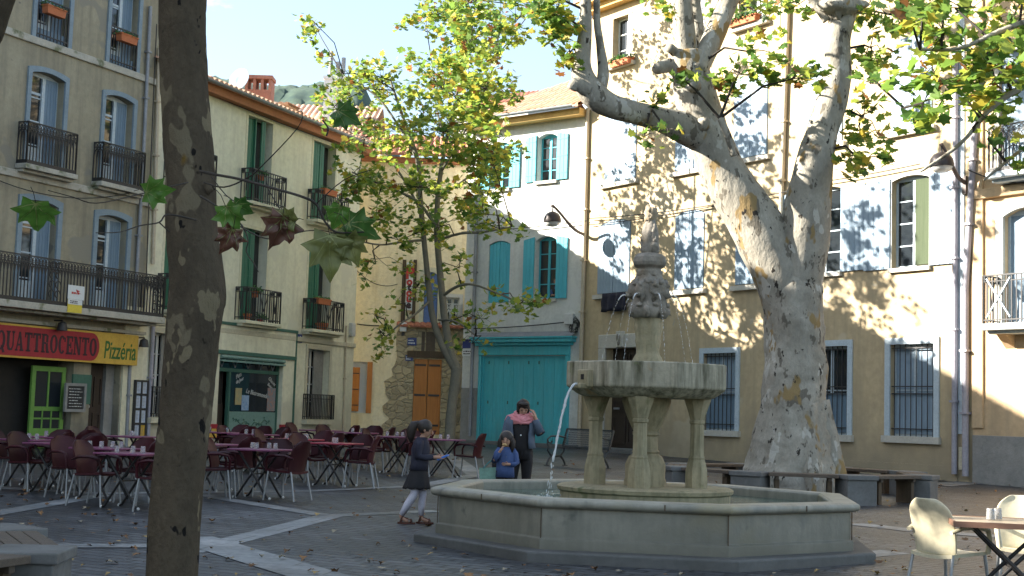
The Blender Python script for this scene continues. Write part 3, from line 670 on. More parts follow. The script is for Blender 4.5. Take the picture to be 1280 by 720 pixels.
mb.box(u0+.12, u1-.12, y+.004, y+.056, zd+.12, zq); mb.box(u0+.12, u1-.12, y, y+.06, zm-.05, zm+.05); mb.box(mid-.025, mid+.025, y+.004, y+.056, zm+.05, z1-.12)
for f in (.33, .67): u = u0+.12+(u1-u0-.24)*f; mb.box(u-.018, u+.018, y+.004, y+.056, zq, zm-.05)
mb.box(u0+.12, u1-.12, y+.004, y+.056, (zq+zm)/2-.02, (zq+zm)/2+.02)
d_ = A.add('door', mb, M['greenpaint']); MB().box(u0+.1, u1-.1, y+.025, y+.035, zq-.02, z1-.1).build('pane', M['glass'], d_); MB().tube([(u1-.07,y-.05,zm-.25),(u1-.07,y-.05,zm-.05)], .015, 6).build('handle', M['iron'], d_)
mb = MB(); mb.box(op2[0], op2[0]+(op2[1]-op2[0])*.72, .3, .36, .2, zsb+.1); a_ = op2[0]; w_ = (op2[1]-op2[0])*.72
for k in range(2):
    for z in (.45, 1.35): fr(mb, a_+.08+k*w_*.48, a_+w_*.46+k*w_*.48, z, z+.75, .05, .27, .31)
d_ = A.add('door', mb, M['darkwood']); tag(d_, 'dark brown panelled wooden door'); MB().ball((a_+w_*.3, .25, 1.35), .05, 8, 6).build('handle', M['plastic'], d_)
A.add('reveal_panel', MB().box(op2[0]+w_, op2[1], .2, .3, .2, zsb+.1), M['plinth'])
# sign
sg = thing('pizzeria_sign', 'long red and yellow pizzeria sign board above the restaurant opening', 'sign', A.w(0, -.2, 0), A.rz)
us_, ue_ = A.pix(-75, 420, .2)[0], A.pix(170.5, 440, .2)[0]; zb, zt = zsb, zst
MB().box(us_, ue_, -.05, .07, zb, zt).build('board', M['signyellow'], sg, bevel=.008)
ur = A.pix(124, 440, .2)[0]; rr = (zt-zb)*.44; zc = (zt+zb)/2; pts = [(us_+.05, zc-rr), (ur-rr, zc-rr)]+[(ur-rr+rr*sin(a)*.8, zc-rr*cos(a)) for a in [pi*k/10 for k in range(1, 10)]]+[(ur-rr, zc+rr), (us_+.05, zc+rr)]
MB().ext(pts, -.062, -.05).build('panel', M['signred'], sg)
uq = A.pix(-7, 430, .2)[0]; ul = A.pix(118, 440, .2)[0]; slab_text('QUATTROCENTO', uq, ul, zc-(zt-zb)*.29, (zt-zb)*.57, -.062, sg)
tx2, w2 = textmesh('Pizzéria', .5, M['lettergreen'], sg, offset=.004, shear=.12)
u1_, u2_ = A.pix(127.5, 440, .2)[0], A.pix(167, 440, .2)[0]; tx2.scale = ((u2_-u1_)/w2, 1.55*(zt-zb)/.72*.75, 1); tx2.location = (u1_, -.056, zc-.2*tx2.scale.y)
# spot lamps
def spot(name, label, u, y, z):
    e = thing(name, label, 'lamp', A.w(u, y, z), A.rz, 'black spot lamps at the pizzeria sign')
    mb = MB(); mb.tube([(0,.25,.12),(0,.0,.12),(0,-.03,.05)], .02, 6); mb.build('bracket', M['iron'], e)
    mb = MB(); mb.lathe([(.03,.1),(.1,.06),(.12,-.05),(.13,-.12),(.11,-.12)], 12); mb.build('lamp_head', M['iron'], e, smooth=.7)
u, z = A.pix(75, 407, .35); spot('spot_lamp', 'black spot lamp over the word on the red part of the sign', u, -.42, z)
u, z = A.pix(180, 428, .3); spot('spot_lamp', 'black spot lamp beside the yellow right end of the sign', u, -.3, z)
# chalkboard
u0, u1, z0, z1 = A.rect(81.5, 107.5, 479, 515, .15)
e = thing('chalkboard_menu', 'grey framed chalkboard menu hanging on the pillar beside the green door', 'chalkboard', A.w((u0+u1)/2, -.12, z0), A.rz)
hw = (u1-u0)/2; hh = z1-z0; mb = MB(); fr(mb, -hw, hw, 0, hh, .07, -.04, .02); mb.build('frame', M['plinth'], e); MB().box(-hw+.07, hw-.07, -.015, .01, .07, hh-.07).build('slate', M['black'], e)
scrawl(MB(), -hw+.12, hw-.1, .1, hh-.1, 7, -.017, .02, 3).build('chalk_writing', M['chalk'], e)
# green grey shutter box behind the chalkboard on the pillar
A.add('pillar_panel', MB().box(op1[1]-.02, op2[0]+.02, -.02, .03, A.pix(100, 505)[1], A.pix(100, 468)[1]), M['shopgreen'])
# balcony banners
for nm, lb, x0, x1, yt, yb, m_ in (('banner', 'white estate panel tied to the long balcony railing, upper of two', 84.5, 105, 357, 374.5, M['paperw']), ('banner', 'yellow and white panel tied to the long balcony railing, lower of two', 84, 102, 374.5, 391, M['yellowsign'])):
    u0, u1, z0, z1 = A.rect(x0, x1, yt, yb, .8); e = thing(nm, lb, 'banner', A.w((u0+u1)/2, -.81, z0), A.rz); hw = (u1-u0)/2; hh = z1-z0
    MB().box(-hw, hw, -.004, .004, 0, hh).build('sheet', m_, e)
    if 'white estate' in lb:
        mb = MB(); mb.ext([(-.02,hh*.72),(.12,hh*.62),(.06,hh*.55),(.16,hh*.42),(.02,hh*.52)], -.009, -.005); scrawl(mb, -hw+.1, hw-.08, .1, .2, 1, -.006, .05, 5); mb.build('emblem', M['letterred'], e)
    else: MB().box(-hw, hw, -.008, -.0045, hh*.62, hh).build('band', M['paperw'], e); scrawl(MB(), -hw+.06, hw-.06, hh*.68, hh*.95, 2, -.009, .03, 8).build('lettering', M['letters'], e)
# flower boxes on the top windows of A
for i, (x, yb, lb) in enumerate(((67, 20, 'terracotta flower box hung on the top left window railing of the grey house'), (158, 54, 'terracotta flower box hung on the top right window railing of the grey house'))):
    u, z = A.pix(x, yb, .15); pot_plant('flower_box', lb, A, u, -.16, z, 0, 0, .17, 160, M['terracotta'], 'flower boxes on the grey house', .08, (.62, .2, .2))

# ================================================================== BUILDING B : cream house with green shutters
UB = dirv(22.31); PB = V((A.w(uAR, 0, 0).x, A.w(uAR, 0, 0).y, 0))+UB*.02
B = Fac('cream_house', 'cream rendered house with green shutters and small iron balconies beside the pizzeria', 'house', PB, UB, 9)
uBR = B.pix(443, 420)[0]; zE = B.pix(350, 147)[1]
zb2 = B.pix(341, 262)[1]; zb1 = B.pix(334, 405)[1]; t2 = B.pix(325, 149)[1]; t1 = B.pix(318, 287)[1]
w1 = (B.pix(309, 180)[0], B.pix(340, 185)[0]); w2 = (B.pix(391, 210)[0], B.pix(419, 215)[0])
pw = w2[0]-w1[0]; w0 = (w1[0]-pw*.97, w1[1]-pw*.97); cw = (w0, w1, w2)
for a, b in cw: B.hole(a, b, zb2+.02, t2, 0, .3)
for a, b in cw: B.hole(a, b, zb1+.02, t1, 0, .3)
HB = list(B.holes)
u0, u1, z0, z1 = B.rect(271, 351, 446, 545); shop = B.hole(u0, u1, .62, B.pix(311, 446)[1], 0, .35)
u0, u1, z0, z1 = B.rect(383, 410, 437, 524); gw = B.hole(u0, u1, z0, z1, 0, .4)
gw0 = B.hole(.45, 1.55, z0, z1, 0, .4)
B.wall(M['wallB'], 0, uBR, -.4, zE)
for i, h in enumerate(HB):
    a, b, c, d, _, dp = h; wf = MB(); dk = MB(); wf.box(a+(b-a)*.42, a+(b-a)*.46, .1, .28, c, d)
    w = B.add('window', wf, M['shutB']); dk.box(a, b, .30, .31, c, d); dk.build('pane', M['glass'], w)
    leaf_shutter(B, w, a+.02, a+(b-a)*(.46 if i in (1,) else .62), c, d-.02, M['shutB'], .12 if i != 1 else .16, .04)
    if i == 1: leaf_shutter(B, w, a+(b-a)*.62, a+(b-a)*.78, c, d-.02, M['shutB'], .05, .04)
    balcony(B, a-.22, b+.28, c-.02, .95, .38, M['wallBlow'], 'panel', .12, .1)
    # border band painted round the opening
    surround(B, w, (a, b, c, d, 0, 0), .1, M['wallBlow'], .012)
B.add('string_course', MB().box(0, uBR+.02, -.07, 0, zb1-.42, zb1-.27), M['trimB'], bevel=.02)
B.add('roof', tile_roof(-.2, uBR+.35, -.42, zE+.16, 5.0, zE+1.7, .24, .06), M['tile'])
B.add('eaves', MB().box(0, uBR+.25, -.30, 0, zE-.16, zE+.10), M['fascia'], bevel=.01); B.add('gutter', gutter(-.1, uBR+.3, -.46, zE+.13), M['zinc'])
pipe(B, [B.pix(192, 400, .08), B.pix(185, 545, .08)], .055, M['mauvepipe']); pipe(B, [B.pix(199, 60, .08), B.pix(191, 330, .08)], .05, M['beigepipe'])
pipe(B, [B.pix(433, 407, .05), B.pix(429, 540, .05)], .03, M['beigepipe'], -.05, 'conduit'); u, z = B.pix(438, 412); B.add('meter_box', MB().box(u-.12, u+.12, -.14, 0, z-.22, z+.22), M['plastic'], bevel=.02)
# shopfront
a, b, c, d, _, dp = shop; us0 = B.pix(255, 470)[0]; us1 = B.pix(366, 470)[0]; zf1 = B.pix(320, 408)[1]; zf0 = B.pix(320, 444)[1]
B.add('shop_fascia', MB().box(us0, us1, -.06, 0, zf0+.06, zf1-.06), M['wallB'])
mb = MB(); mb.box(us0-.04, us1+.05, -.10, 0, zf1-.06, zf1+.02); mb.box(us0-.04, us1+.05, -.09, 0, zf0-.05, zf0+.06); mb.box(us1, us1+.05, -.085, 0, .5, zf1-.06)
B.add('fascia_trim', mb, M['shopgreen'])
[B.add('shop_pier', MB().box(p, q, -.04, 0, .95, zf0-.05), M['wallB']) for p, q in ((us0, a), (b, us1))]
[B.add('shop_base', MB().box(p, q, -.06, 0, .55, .95), M['signred']) for p, q in ((us0, a+.02), (b-.02, us1))]
[B.add('shop_base_panel', MB().box(p, q, -.066, -.05, .58, .82), M['signyellow']) for p, q in ((us0+.08, a-.02), (b+.05, us1-.08))]
ud = B.pix(290.5, 490)[0]; zt_ = B.pix(311, 464)[1]
mb = MB(); fr(mb, a, b, c, d, .06, .1, .2); mb.box(ud-.04, ud+.04, .1, .2, c, zt_); mb.box(a, b, .09, .2, zt_-.05, zt_+.05)
sw = B.add('shop_window', mb, M['shopgreen'])
zk = B.pix(320, 515)[1]; zrt = B.pix(311, 452)[1]; B.add('awning_roll', MB().tube([(a,-.06,d-.06),(b,-.06,d-.06)], .06, 10).box(a, b, -.13, -.04, d-.20, d-.14), M['shopfrost'], smooth=.6)
MB().box(ud+.04, b-.06, .14, .15, zk, zt_-.05).build('pane', M['glass'], sw)
MB().box(ud+.04, b-.06, .13, .17, c, zk).build('frosted_panel', M['shopfrost'], sw)
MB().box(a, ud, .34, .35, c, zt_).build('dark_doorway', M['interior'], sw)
MB().box(a+.06, ud-.04, .28, .32, c, c+.9).build('counter', M['darkwood'], sw)
mb = MB()
for k in range(5):
    u = a+(b-a)*(k+.5)/5; mb.bar((u-.18,.12,d-.08),(u,.12,zt_+.08),.025); mb.bar((u+.18,.12,d-.08),(u,.12,zt_+.08),.025)
mb.build('lattice', M['zinc'], sw); MB().box(a, b, .19, .2, zt_, d).build('transom_pane', M['glass'], sw)
for tx_, x, y_, sz, ro in (('Le Bistromonde', 307, 491, .23, -.12), ('Plats', 295, 474, .2, .4), ('du Jour', 295, 480, .17, .35), ('Glaces', 335, 474, .2, -.5), ('Boissons', 334, 481, .17, -.5)):
    u, z = B.pix(x, y_, -.13); textmesh(tx_, sz*.85, M['chalk'], sw, (u, .125, z), shear=.3, sx=.95, rot=(pi/2, -ro, 0))
for (x0, x1, yt, yb), m_ in (((294, 302, 485, 506), M['poster2']), ((302, 311, 494, 513), M['posterblue']), ((334, 344, 485, 514), M['poster3'])):
    u0, u1, z0, z1 = B.rect(x0, x1, yt, yb, -.12); MB().box(u0, u1, .118, .124, z0, z1).build('poster', m_, sw)
mb = MB(); cu_ = [(ud+.3+(b-ud-.7)*k/14, zk-.38+.12*abs(k-7)/7+.07*sin(k*1.7)) for k in range(15)]
for p, q in zip(cu_, cu_[1:]): mb.bar((p[0],.125,p[1]),(q[0],.125,q[1]),.025,.012)
for k, (u, z) in enumerate(cu_): mb.ball((u, .125, z+.06*(-1)**k), .05, 6, 4, (1,.2,.6))
mb.build('painted_vine', M['shopgreen'], sw)
for h in (gw, gw0):
    a, b, c, d, _, dp = h; w = window(B, h, M['white'], 3, 'pair', y=.3); surround(B, w, h, .13, M['trimB'], .03); MB().box(a-.2, b+.2, -.2, .1, c-.16, c-.02).build('sill', M['trimB'], w)
    railing(a-.15, b+.15, c, c+.78, .16, .1, None).build('railing', M['iron'], w)
    MB().box(a+(b-a)*.55, b-.02, .2, .24, c, d).build('curtain', M['plinth'], w)
u, z = B.pix(374, 423); e = thing('house_number', 'small blue enamel house number plate on the cream house', 'number plate', B.w(u, -.02, z), B.rz)
MB().box(-.12, .12, -.015, .02, -.13, .13).build('plate', M['plaque'], e); textmesh('4', .2, M['paperw'], e, (-.06, -.018, -.07), offset=.008)
# framed menu board on the wall between houses
u0, u1, z0, z1 = B.rect(168, 184, 475, 548, .1)
e = thing('menu_display', 'tall black framed menu display of eight sheets on the wall by the drainpipe', 'menu board', B.w((u0+u1)/2, -.07, z0), B.rz); hw = (u1-u0)/2*1.02; hh = z1-z0; mb = MB(); fr(mb, -hw, hw, 0, hh, .05, -.04, .03)
mb.box(-.025, .025, -.04, .03, .05, hh-.05)
for k in range(1, 4): mb.box(-hw+.05, hw-.05, -.036, .026, hh*k/4-.025, hh*k/4+.025)
mb.build('frame', M['iron'], e)
for k in range(4):
    for s_ in (0, 1):
        x0 = -hw+.05 if s_ == 0 else .025; x1 = -.025 if s_ == 0 else hw-.05
        p_ = MB().box(x0, x1, -.015, .0, hh*k/4+.03, hh*(k+1)/4-.03).build('menu_sheet', M['signyellow'] if (k == 0 and s_) else M['paper'], e)
        scrawl(MB(), x0+.04, x1-.04, hh*k/4+.08, hh*(k+1)/4-.08, 6, -.016, .012, k*2+s_).build('print', M['plinth'], p_)
# balcony plants
for nm, (x, y_), off, args, lb in (('potted_plant', (330, 210), .33, (.11,.16,.2,110,M['terracotta']), 'leafy potted plant on the upper left green shuttered balcony'),
    ('potted_plant', (322, 362), .34, (.12,.18,.24,120,M['terracotta']), 'bushy plant at the railing of the lower left green shuttered balcony'),
    ('potted_plant', (312, 398), .25, (.12,.2,.1,30,M['terracotta']), 'small terracotta pot on the floor of the lower left balcony'),
    ('potted_plant', (328, 402), .25, (.1,.12,.22,110,M['redpot']), 'trailing green plant on the floor of the lower left balcony'),
    ('potted_plant', (405, 412), .25, (.2,.24,.06,20,M['terracotta']), 'broad terracotta tub on the lower right balcony floor')):
    u, z = B.pix(x, y_, off); zfl = (zb2 if y_ < 300 else zb1); z = z if 'floor' not in lb else zfl; z = min(z, zfl+.8) if 'floor' not in lb else z
    pot_plant(nm, lb, B, u, -off+.08, z if 'floor' in lb else z-.1, *args, group='potted plants on the cream house')
for (x, y_), zfl, lb in (((411, 240), zb2, 'red flower box hung on the upper right green shuttered balcony'), ((403, 376), zb1, 'terracotta flower box hung on the lower right green shuttered balcony')):
    u, z = B.pix(x, y_, .36); pot_plant('flower_box', lb, B, u, -.36, z-.12, 0, 0, .16, 120, M['terracotta'], 'flower boxes on the cream house', .08, (.8, .2, .18))

# ================================================================== BUILDING F : yellow house, stone ground floor
PF = at(430, 513, 48.2); UF = V((1, .05, 0))
Fh = Fac('yellow_house', 'yellow rendered house with bare rubble ground floor and orange door behind the slim tree', 'house', PF, UF, 9)
uFR = Fh.pix(600, 480)[0]; zF = Fh.pix(510, 199)[1]; zl = Fh.pix(530, 406)[1]
dr = Fh.rect(516, 551, 449, 543); dh = Fh.hole(dr[0], dr[1], dr[2], dr[3], 0, .18)
wl = Fh.rect(436, 459, 452, 516); wlh = Fh.hole(max(.05, wl[0]), wl[1], wl[2], wl[3], 0, .2)
bs = Fh.rect(530, 547, 340, 404); bh = Fh.hole(bs[0], bs[1], zl+.06, bs[3], .12, .15)
wr = Fh.rect(557, 574, 372, 404); wrh = Fh.hole(wr[0], wr[1], zl+.06, wr[3], 0, .2)
Fh.wall(M['wallF'], 0, uFR, -.4, zF)
# rubble facing, with a torn plaster edge
us_ = Fh.pix(486, 470)[0]; pts = [(uFR-.01, -.3), (uFR-.01, zl-.1)]
nz_ = 22; rr = random.Random(3)
left = [(us_+.35*noise.noise(V((k*.37, 1.2, 0)))+(.25 if k > 13 else -.1)+rr.uniform(-.1, .1), -.3+(zl-.1+.3)*k/nz_) for k in range(nz_+1)]
mb = MB()
for k in range(nz_):
    (l0, za), (l1, zb_) = left[k], left[k+1]; segs = [(min(l0, l1)*0+l0, uFR-.01)]
    zm_ = (za+zb_)/2; R_ = [(None, None)]
    if dr[2]-.2 < zm_ < dr[3]: parts = [((l0, l1), (dr[0], dr[0])), ((dr[1], dr[1]), (uFR-.01, uFR-.01))]
    else: parts = [((l0, l1), (uFR-.01, uFR-.01))]
    for (p0, p1), (q0, q1) in parts: mb.add([(p0,-.06,za),(q0,-.06,za),(q1,-.06,zb_),(p1,-.06,zb_),(p0,.02,za),(q0,.02,za),(q1,.02,zb_),(p1,.02,zb_)], [(0,1,2,3),(0,3,7,4),(1,5,6,2),(3,2,6,7)])
Fh.add('rubble_facing', mb, M['rubble'])
Fh.add('tile_ledge', tile_roof(Fh.pix(496, 404)[0], uFR-.02, -.28, zl-.06, 0, zl+.04, .2, .03, 1), M['tilered'])
mb = MB(); u0, u1, z0, z1 = dr
for k in range(2):
    p = u0+(u1-u0)*k/2+.01; q = u0+(u1-u0)*(k+1)/2-.01
    for j in range(4): mb.box(p+(q-p)*j/4+.004, p+(q-p)*(j+1)/4-.004, -.0, .05, z0, z1-.02)
    mb.box(p, q, .02, .06, z0, z1)
d_ = Fh.add('door', mb, M['orange'])
for k in range(2):
    for f in (.12, .52, .92): p = u0+(u1-u0)*k/2+.04; MB().box(p, p+(u1-u0)/2-.1, -.012, .002, z0+(z1-z0)*f-.035, z0+(z1-z0)*f+.035).build('strap_hinge', M['iron'], d_)
Fh.add('lintel', MB().box(u0-.25, u1+.3, -.09, .0, z1+.03, z1+.28), M['oldwood'])
for x in (528.5, 534, 538, 541.5): u = Fh.pix(x, 440)[0]; Fh.add('lintel_plank', MB().box(u-.055, u+.055, -.075, .0, z1+.28, z1+.95), M['plank'])
# left window with one orange shutter
a, b, c, d, _, dp = wlh; w = Fh.add('window', MB().box(a, b, .14, .2, c, d), M['paperw']); leaf_shutter(Fh, w, Fh.pix(438, 490)[0], Fh.pix(449, 490)[0], c+.05, d-.2, M['orange'], -.05, .05, iron='dark')
leaf_shutter(Fh, w, b-.02, b+.16, c, d, M['orange'], -.04, .03, iron=False)
a, b, c, d, rs, dp = bh; w = Fh.add('window', MB().box(a, b, .1, .15, c, d), M['shutF']); leaf_shutter(Fh, w, a+.02, (a+b)/2-.01, c, d, M['shutF'], .03, .04, rise=(.1,0)); leaf_shutter(Fh, w, (a+b)/2+.01, b-.02, c, d, M['shutF'], .03, .04, rise=(0,.1)); surround(Fh, w, bh, .16, M['wallBlow'], .02)
w = window(Fh, wrh, M['white'], 1, 'pair', y=.08); surround(Fh, w, wrh, .12, M['white'], .05); mb = railing(wr[0]-.15, wr[1]+.1, zl+.06, zl+.75, .2, .11, 'arc'); mb.build('railing', M['paperw'], w)
Fh.add('roof', tile_roof(-.4, uFR, -.45, zF+.1, 4.5, zF+1.7), M['tilered']); Fh.add('eaves', MB().box(-.2, uFR, -.25, 0, zF-.15, zF+.03), M['fascia'])
# posts and vertical sign
for x in (504.5, 518): u = Fh.pix(x, 360)[0]; Fh.add('post', MB().box(u-.06, u+.06, -.1, 0, zl+.05, Fh.pix(x, 325)[1]), M['oldwood'])
u0, u1, z0, z1 = Fh.rect(507.5, 516, 328, 388, .15); e = thing('vertical_sign', 'narrow white vertical sign with red letters on the yellow house', 'sign', Fh.w((u0+u1)/2, -.14, z0), Fh.rz); hw = (u1-u0)/2; hh = z1-z0
MB().box(-hw, hw, -.03, .03, 0, hh).build('board', M['paperw'], e, bevel=.01)
textmesh('Le', .22, M['letters'], e, (-hw*.75, -.036, hh*.88), shear=.3)
for i, (ch, f, sz) in enumerate((('P', .66, .58), ('o', .53, .36), ('t', .42, .34), ('o', .30, .36), ('u', .18, .36), ('e', .05, .34))):
    textmesh(ch, sz, M['letterred'] if i < 5 and i != 2 else M['letters'], e, (0, -.036, hh*f), offset=.02, align='CENTER')
for (x, y_, ww, h_, nm, lb, m_) in ((515, 427, .32, .27, 'street_plaque', 'blue enamel street plaque on the rubble wall above the orange door', M['plaque']), (511.5, 447.5, .26, .2, 'street_plaque', 'faded blue plaque left of the orange door top', M['plaque'])):
    u, z = Fh.pix(x, y_, .08); e = thing(nm, lb, 'plaque', Fh.w(u, -.075, z), Fh.rz, 'street plaques'); MB().box(-ww/2, ww/2, -.012, .012, -h_/2, h_/2).build('plate', m_, e)
    scrawl(MB(), -ww*.4, ww*.4, -h_*.35, h_*.35, 2, -.013, .05, int(x)).build('lettering', M['paperw'], e)
u, z = Fh.pix(504, 409, .1); e = thing('wall_lantern', 'small white floodlight box under the tile ledge of the yellow house', 'lamp', Fh.w(u, -.18, z), Fh.rz); MB().box(-.12, .12, -.06, .1, -.16, .16).build('housing', M['paperw'], e, bevel=.03); MB().box(-.05, .05, .1, .14, -.3, -.1).build('bracket', M['iron'], e)

# ================================================================== BUILDING C : white house with turquoise door
PD0 = at(727, 520, 43.0); PC0 = at(576, 514, 46.1); UC = V((PD0.x-PC0.x, PD0.y-PC0.y, 0))
C = Fac('white_house', 'white rendered house with turquoise shutters and big turquoise garage door', 'house', PC0, UC, 9)
LC = UC.length; zC = C.pix(680, 152)[1]
gd = C.rect(601, 706, 445, 555); gdh = C.hole(gd[0], gd[1], .35, C.pix(655, 445)[1], 0, .12)
a1 = C.rect(610.5, 637, 301, 378.5); h1 = C.hole(*a1, .12, .1)
a2 = C.rect(669, 695, 295, 373.5); h2 = C.hole(*a2, .14, .28)
a3 = C.rect(672, 696, 167, 226); h3 = C.hole(*a3, .12, .28)
a4 = C.rect(614, 637, 178, 236); h4 = C.hole(*a4, .12, .2)
C.wall(M['wallC'], 0, LC, -.4, zC)
def pair_closed(F, h, m_, y=.03, iron=True):
    a, b, c, d, rs, dp = h; w = F.add('window', MB().box(a, b, y+.05, y+.06, c, d), m_); mid = (a+b)/2
    leaf_shutter(F, w, a+.01, mid-.006, c+.01, d-.01, m_, y, .04, rise=(rs, 0), iron=iron); leaf_shutter(F, w, mid+.006, b-.01, c+.01, d-.01, m_, y, .04, rise=(0, rs), iron=iron); return w
pair_closed(C, h1, M['shutC'])
def open_win(F, h, fm, sm, lw, rw=None, style='pair', nb=3, sill=True, pane=None, y=.15, iron=True):
    a, b, c, d, rs, dp = h; w = window(F, h, fm, nb, style, pane=pane, y=y); rw = rw or lw
    if lw > 0: leaf_shutter(F, w, a-lw-.03, a-.03, c, d-.02, sm, -.055, .04, rise=(rs*.6, 0), iron=iron)
    if rw > 0: leaf_shutter(F, w, b+.03, b+rw+.03, c, d-.02, sm, -.055, .04, rise=(0, rs*.6), iron=iron)
    if sill: MB().box(a-.06, b+.06, -.09, .05, c-.1, c).build('sill', M['stoneD'], w)
    return w
sw_ = (a2[1]-a2[0])*.52
open_win(C, h2, M['shutC'], M['shutC'], sw_, y=.2); open_win(C, h3, M['shutC'], M['shutC'], sw_, y=.2); open_win(C, h4, M['shutC'], M['shutC'], sw_, y=.1)
mb = MB(); a, b, c, d, _, _ = gdh; n = 8
for k in range(n): mb.box(a+.06+(b-a-.12)*k/n+.005, a+.06+(b-a-.12)*(k+1)/n-.005, .05, .1, c, d-.03)
mb.box(a, b, .08, .12, c, d); mb.box(a, a+.06, .02, .1, c, d); mb.box(b-.06, b, .02, .1, c, d); mb.box(a+.06, b-.06, .02, .1, d-.05, d)
gdr = C.add('garage_door', mb, M['turq'])
mb = MB()
for k in (1, 3, 5, 6):
    for f in (.05, .5, .93): u = a+.06+(b-a-.12)*(k-.5)/n; MB().box(u-.02, u+.02, .035, .052, c+(d-c)*f-.05, c+(d-c)*f+.05).build('bolt', M['shopgreen'], gdr)
mb = MB(); mb.box(a-.12, a, -.05, .05, .3, d+.02); mb.box(b, b+.18, -.05, .05, .3, d+.02); mb.box(a-.12, b+.18, -.07, .05, d+.02, d+.33); mb.box(a-.2, b+.28, -.16, .05, d+.33, d+.43); mb.box(a-.3, b+.38, -.26, .05, d+.43, d+.55); mb.box(a-.34, b+.42, -.3, .05, d+.55, d+.61)
C.add('door_surround', mb, M['turq'], bevel=.015)
mb = MB(); mb.add([(a-.34,-.3,d+.615),(b+.42,-.3,d+.615),(b+.42,0,d+.78),(a-.34,0,d+.78)], [(0,1,2,3)]); C.add('flashing', mb, M['zinc'])
C.add('plinth', MB().box(.02, a-.13, -.03, 0, -.3, C.pix(590, 485)[1]), M['plinth'])
C.add('roof', tile_roof(-.2, LC-.05, -.55, zC+.25, 6, zC+3.0, .26, .06), M['tile']); C.add('eaves', MB().box(0, LC-.1, -.4, 0, zC-.02, zC+.2), M['fasciaC']); C.add('gutter', gutter(-.2, LC-.2, -.62, zC+.26), M['zinc'])
pipe(C, [C.pix(597, 230, .08), C.pix(590, 452, .08), C.pix(587, 545, .08)], .06, M['zinc']); pipe(C, [C.pix(735, 135, .08), (LC-.02, C.pix(727, 520, .08)[1]), (LC-.02, .5)], .065, M['beigepipe'])
u, z = C.pix(713, 399); C.add('junction_box', MB().box(u-.17, u+.17, -.12, 0, z-.17, z+.17), M['plastic'], bevel=.02)
mb = MB(); rr = random.Random(5)
for k in range(7): 
    uu, zz = C.pix(719.5+rr.uniform(-2, 2), 407+rr.uniform(-4, 4)); pts = [(uu+.16*cos(q*.8)*rr.uniform(.7,1.1), -.05-.01*q, zz+.2*sin(q*.8)*rr.uniform(.7,1.1)) for q in range(9)]; mb.tube(pts, .012, 5)
C.add('cable_coil', mb, M['cable'])
u, z = C.pix(584.5, 436, .05); e = thing('street_plaque', 'white street plaque with dark panel beside the drainpipe of the white house', 'plaque', C.w(u, -.02, z), C.rz, 'street plaques'); MB().box(-.24, .24, -.015, .015, .02, .32).build('dark_panel', M['plaque'], e); MB().box(-.24, .24, -.015, .015, -.24, .0).build('plate', M['paperw'], e); scrawl(MB(), -.2, .2, -.2, -.04, 2, -.016, .045, 4).build('lettering', M['letters'], e)
C.add('pavement_step', MB().box(-.5, LC+.0, -.75, .02, .2, g(0, 44)+.1), M['concrete'])

# ================================================================== BUILDING D : tall tan house
PD1 = at(1216, 534, 30.93); UD = V((PD1.x-PD0.x, PD1.y-PD0.y, 0))
D = Fac('tan_house', 'long tall tan house with pale blue shutters and barred windows behind the plane tree', 'house', PD0, UD, 10)
LD = UD.length; hD = D.pix(762, 4)[1]
def H_(x0, x1, yt, yb, rise=0, d=.24): return D.hole(*D.rect(x0, x1, yt, yb), rise, d)
G1, G2, G3 = H_(879, 920, 441.5, 538, 0, .2), H_(1012, 1060, 433, 543, 0, .2), H_(1113, 1168, 430, 545.5, 0, .2)
DR = D.hole(*D.rect(756, 795, 435, 566)[:2], .45, D.pix(775, 435)[1], 0, .35)
F1 = H_(748, 788, 274, 366, .15); F2 = H_(844, 880.5, 262, 361, .15); F3 = H_(920, 957, 252, 355, .15); F4 = H_(1003, 1051, 234, 342, .09, .22); F5 = H_(1115, 1162, 219, 334, .10, .22)
S1 = H_(757, 796, 128, 226, 0); S2 = H_(845, 882, 112, 211, 0); S3 = H_(918, 960, 94, 196, 0); S4 = H_(1010, 1054, 72, 180, 0); S5 = H_(1115, 1166, 45, 160, 0)
T1 = H_(766, 791, 20, 80, 0, .3); T2 = D.hole(S2[0]+.1, S2[1]-.1, T1[2], T1[3], 0, .3); T3 = D.hole(S3[0]+.1, S3[1]-.1, T1[2], T1[3], 0, .3); T4 = D.hole(S4[0]+.1, S4[1]-.1, T1[2], T1[3], 0, .3); T5 = D.hole(S5[0]+.1, S5[1]-.1, T1[2], T1[3], 0, .3)
D.wall(M['wallD'], 0, LD, -.4, hD)
for h in (G1, G2, G3):
    a, b, c, d, _, dp = h; w = window(D, h, M['greyframe'], 1, 'pair', pane=M['shutD'] if h is not G2 else M['glass'], y=.13); surround(D, w, h, .15, M['greyframe'], .04); MB().box(a-.2, b+.2, -.1, .02, c-.16, c-.0).build('sill', M['stoneD'], w)
    mb = MB(); n = 8
    for k in range(n): u = a+(b-a)*(k+.5)/n; mb.tube([(u,.05,c),(u,.05,d)], .012, 5)
    for f in (.08, .46, .54, .96): mb.box(a, b, .035, .065, c+(d-c)*f-.012, c+(d-c)*f+.012)
    mb.build('window_bars', M['iron'], w)
    mb = MB(); mb.box(a+.06, b-.06, .1, .125, c+.05, c+(d-c)*.47); mb.build('lower_shutter', M['shutA'] if h is not G3 else M['shutD'], w)
for h in (F1, F2, F3, S1, S2, S3, S4, S5): 
    w = pair_closed(D, h, M['shutD'], -.03); a, b, c, d, _, _ = h; MB().box(a-.12, b+.12, -.12, 0, c-.16, c-.03).build('sill', M['stoneD'], w)
w = open_win(D, F4, M['greyframe'], M['shutD'], .62, .78, nb=3); w = open_win(D, F5, M['greyframe'], M['shutD'], .82, .74, nb=3)
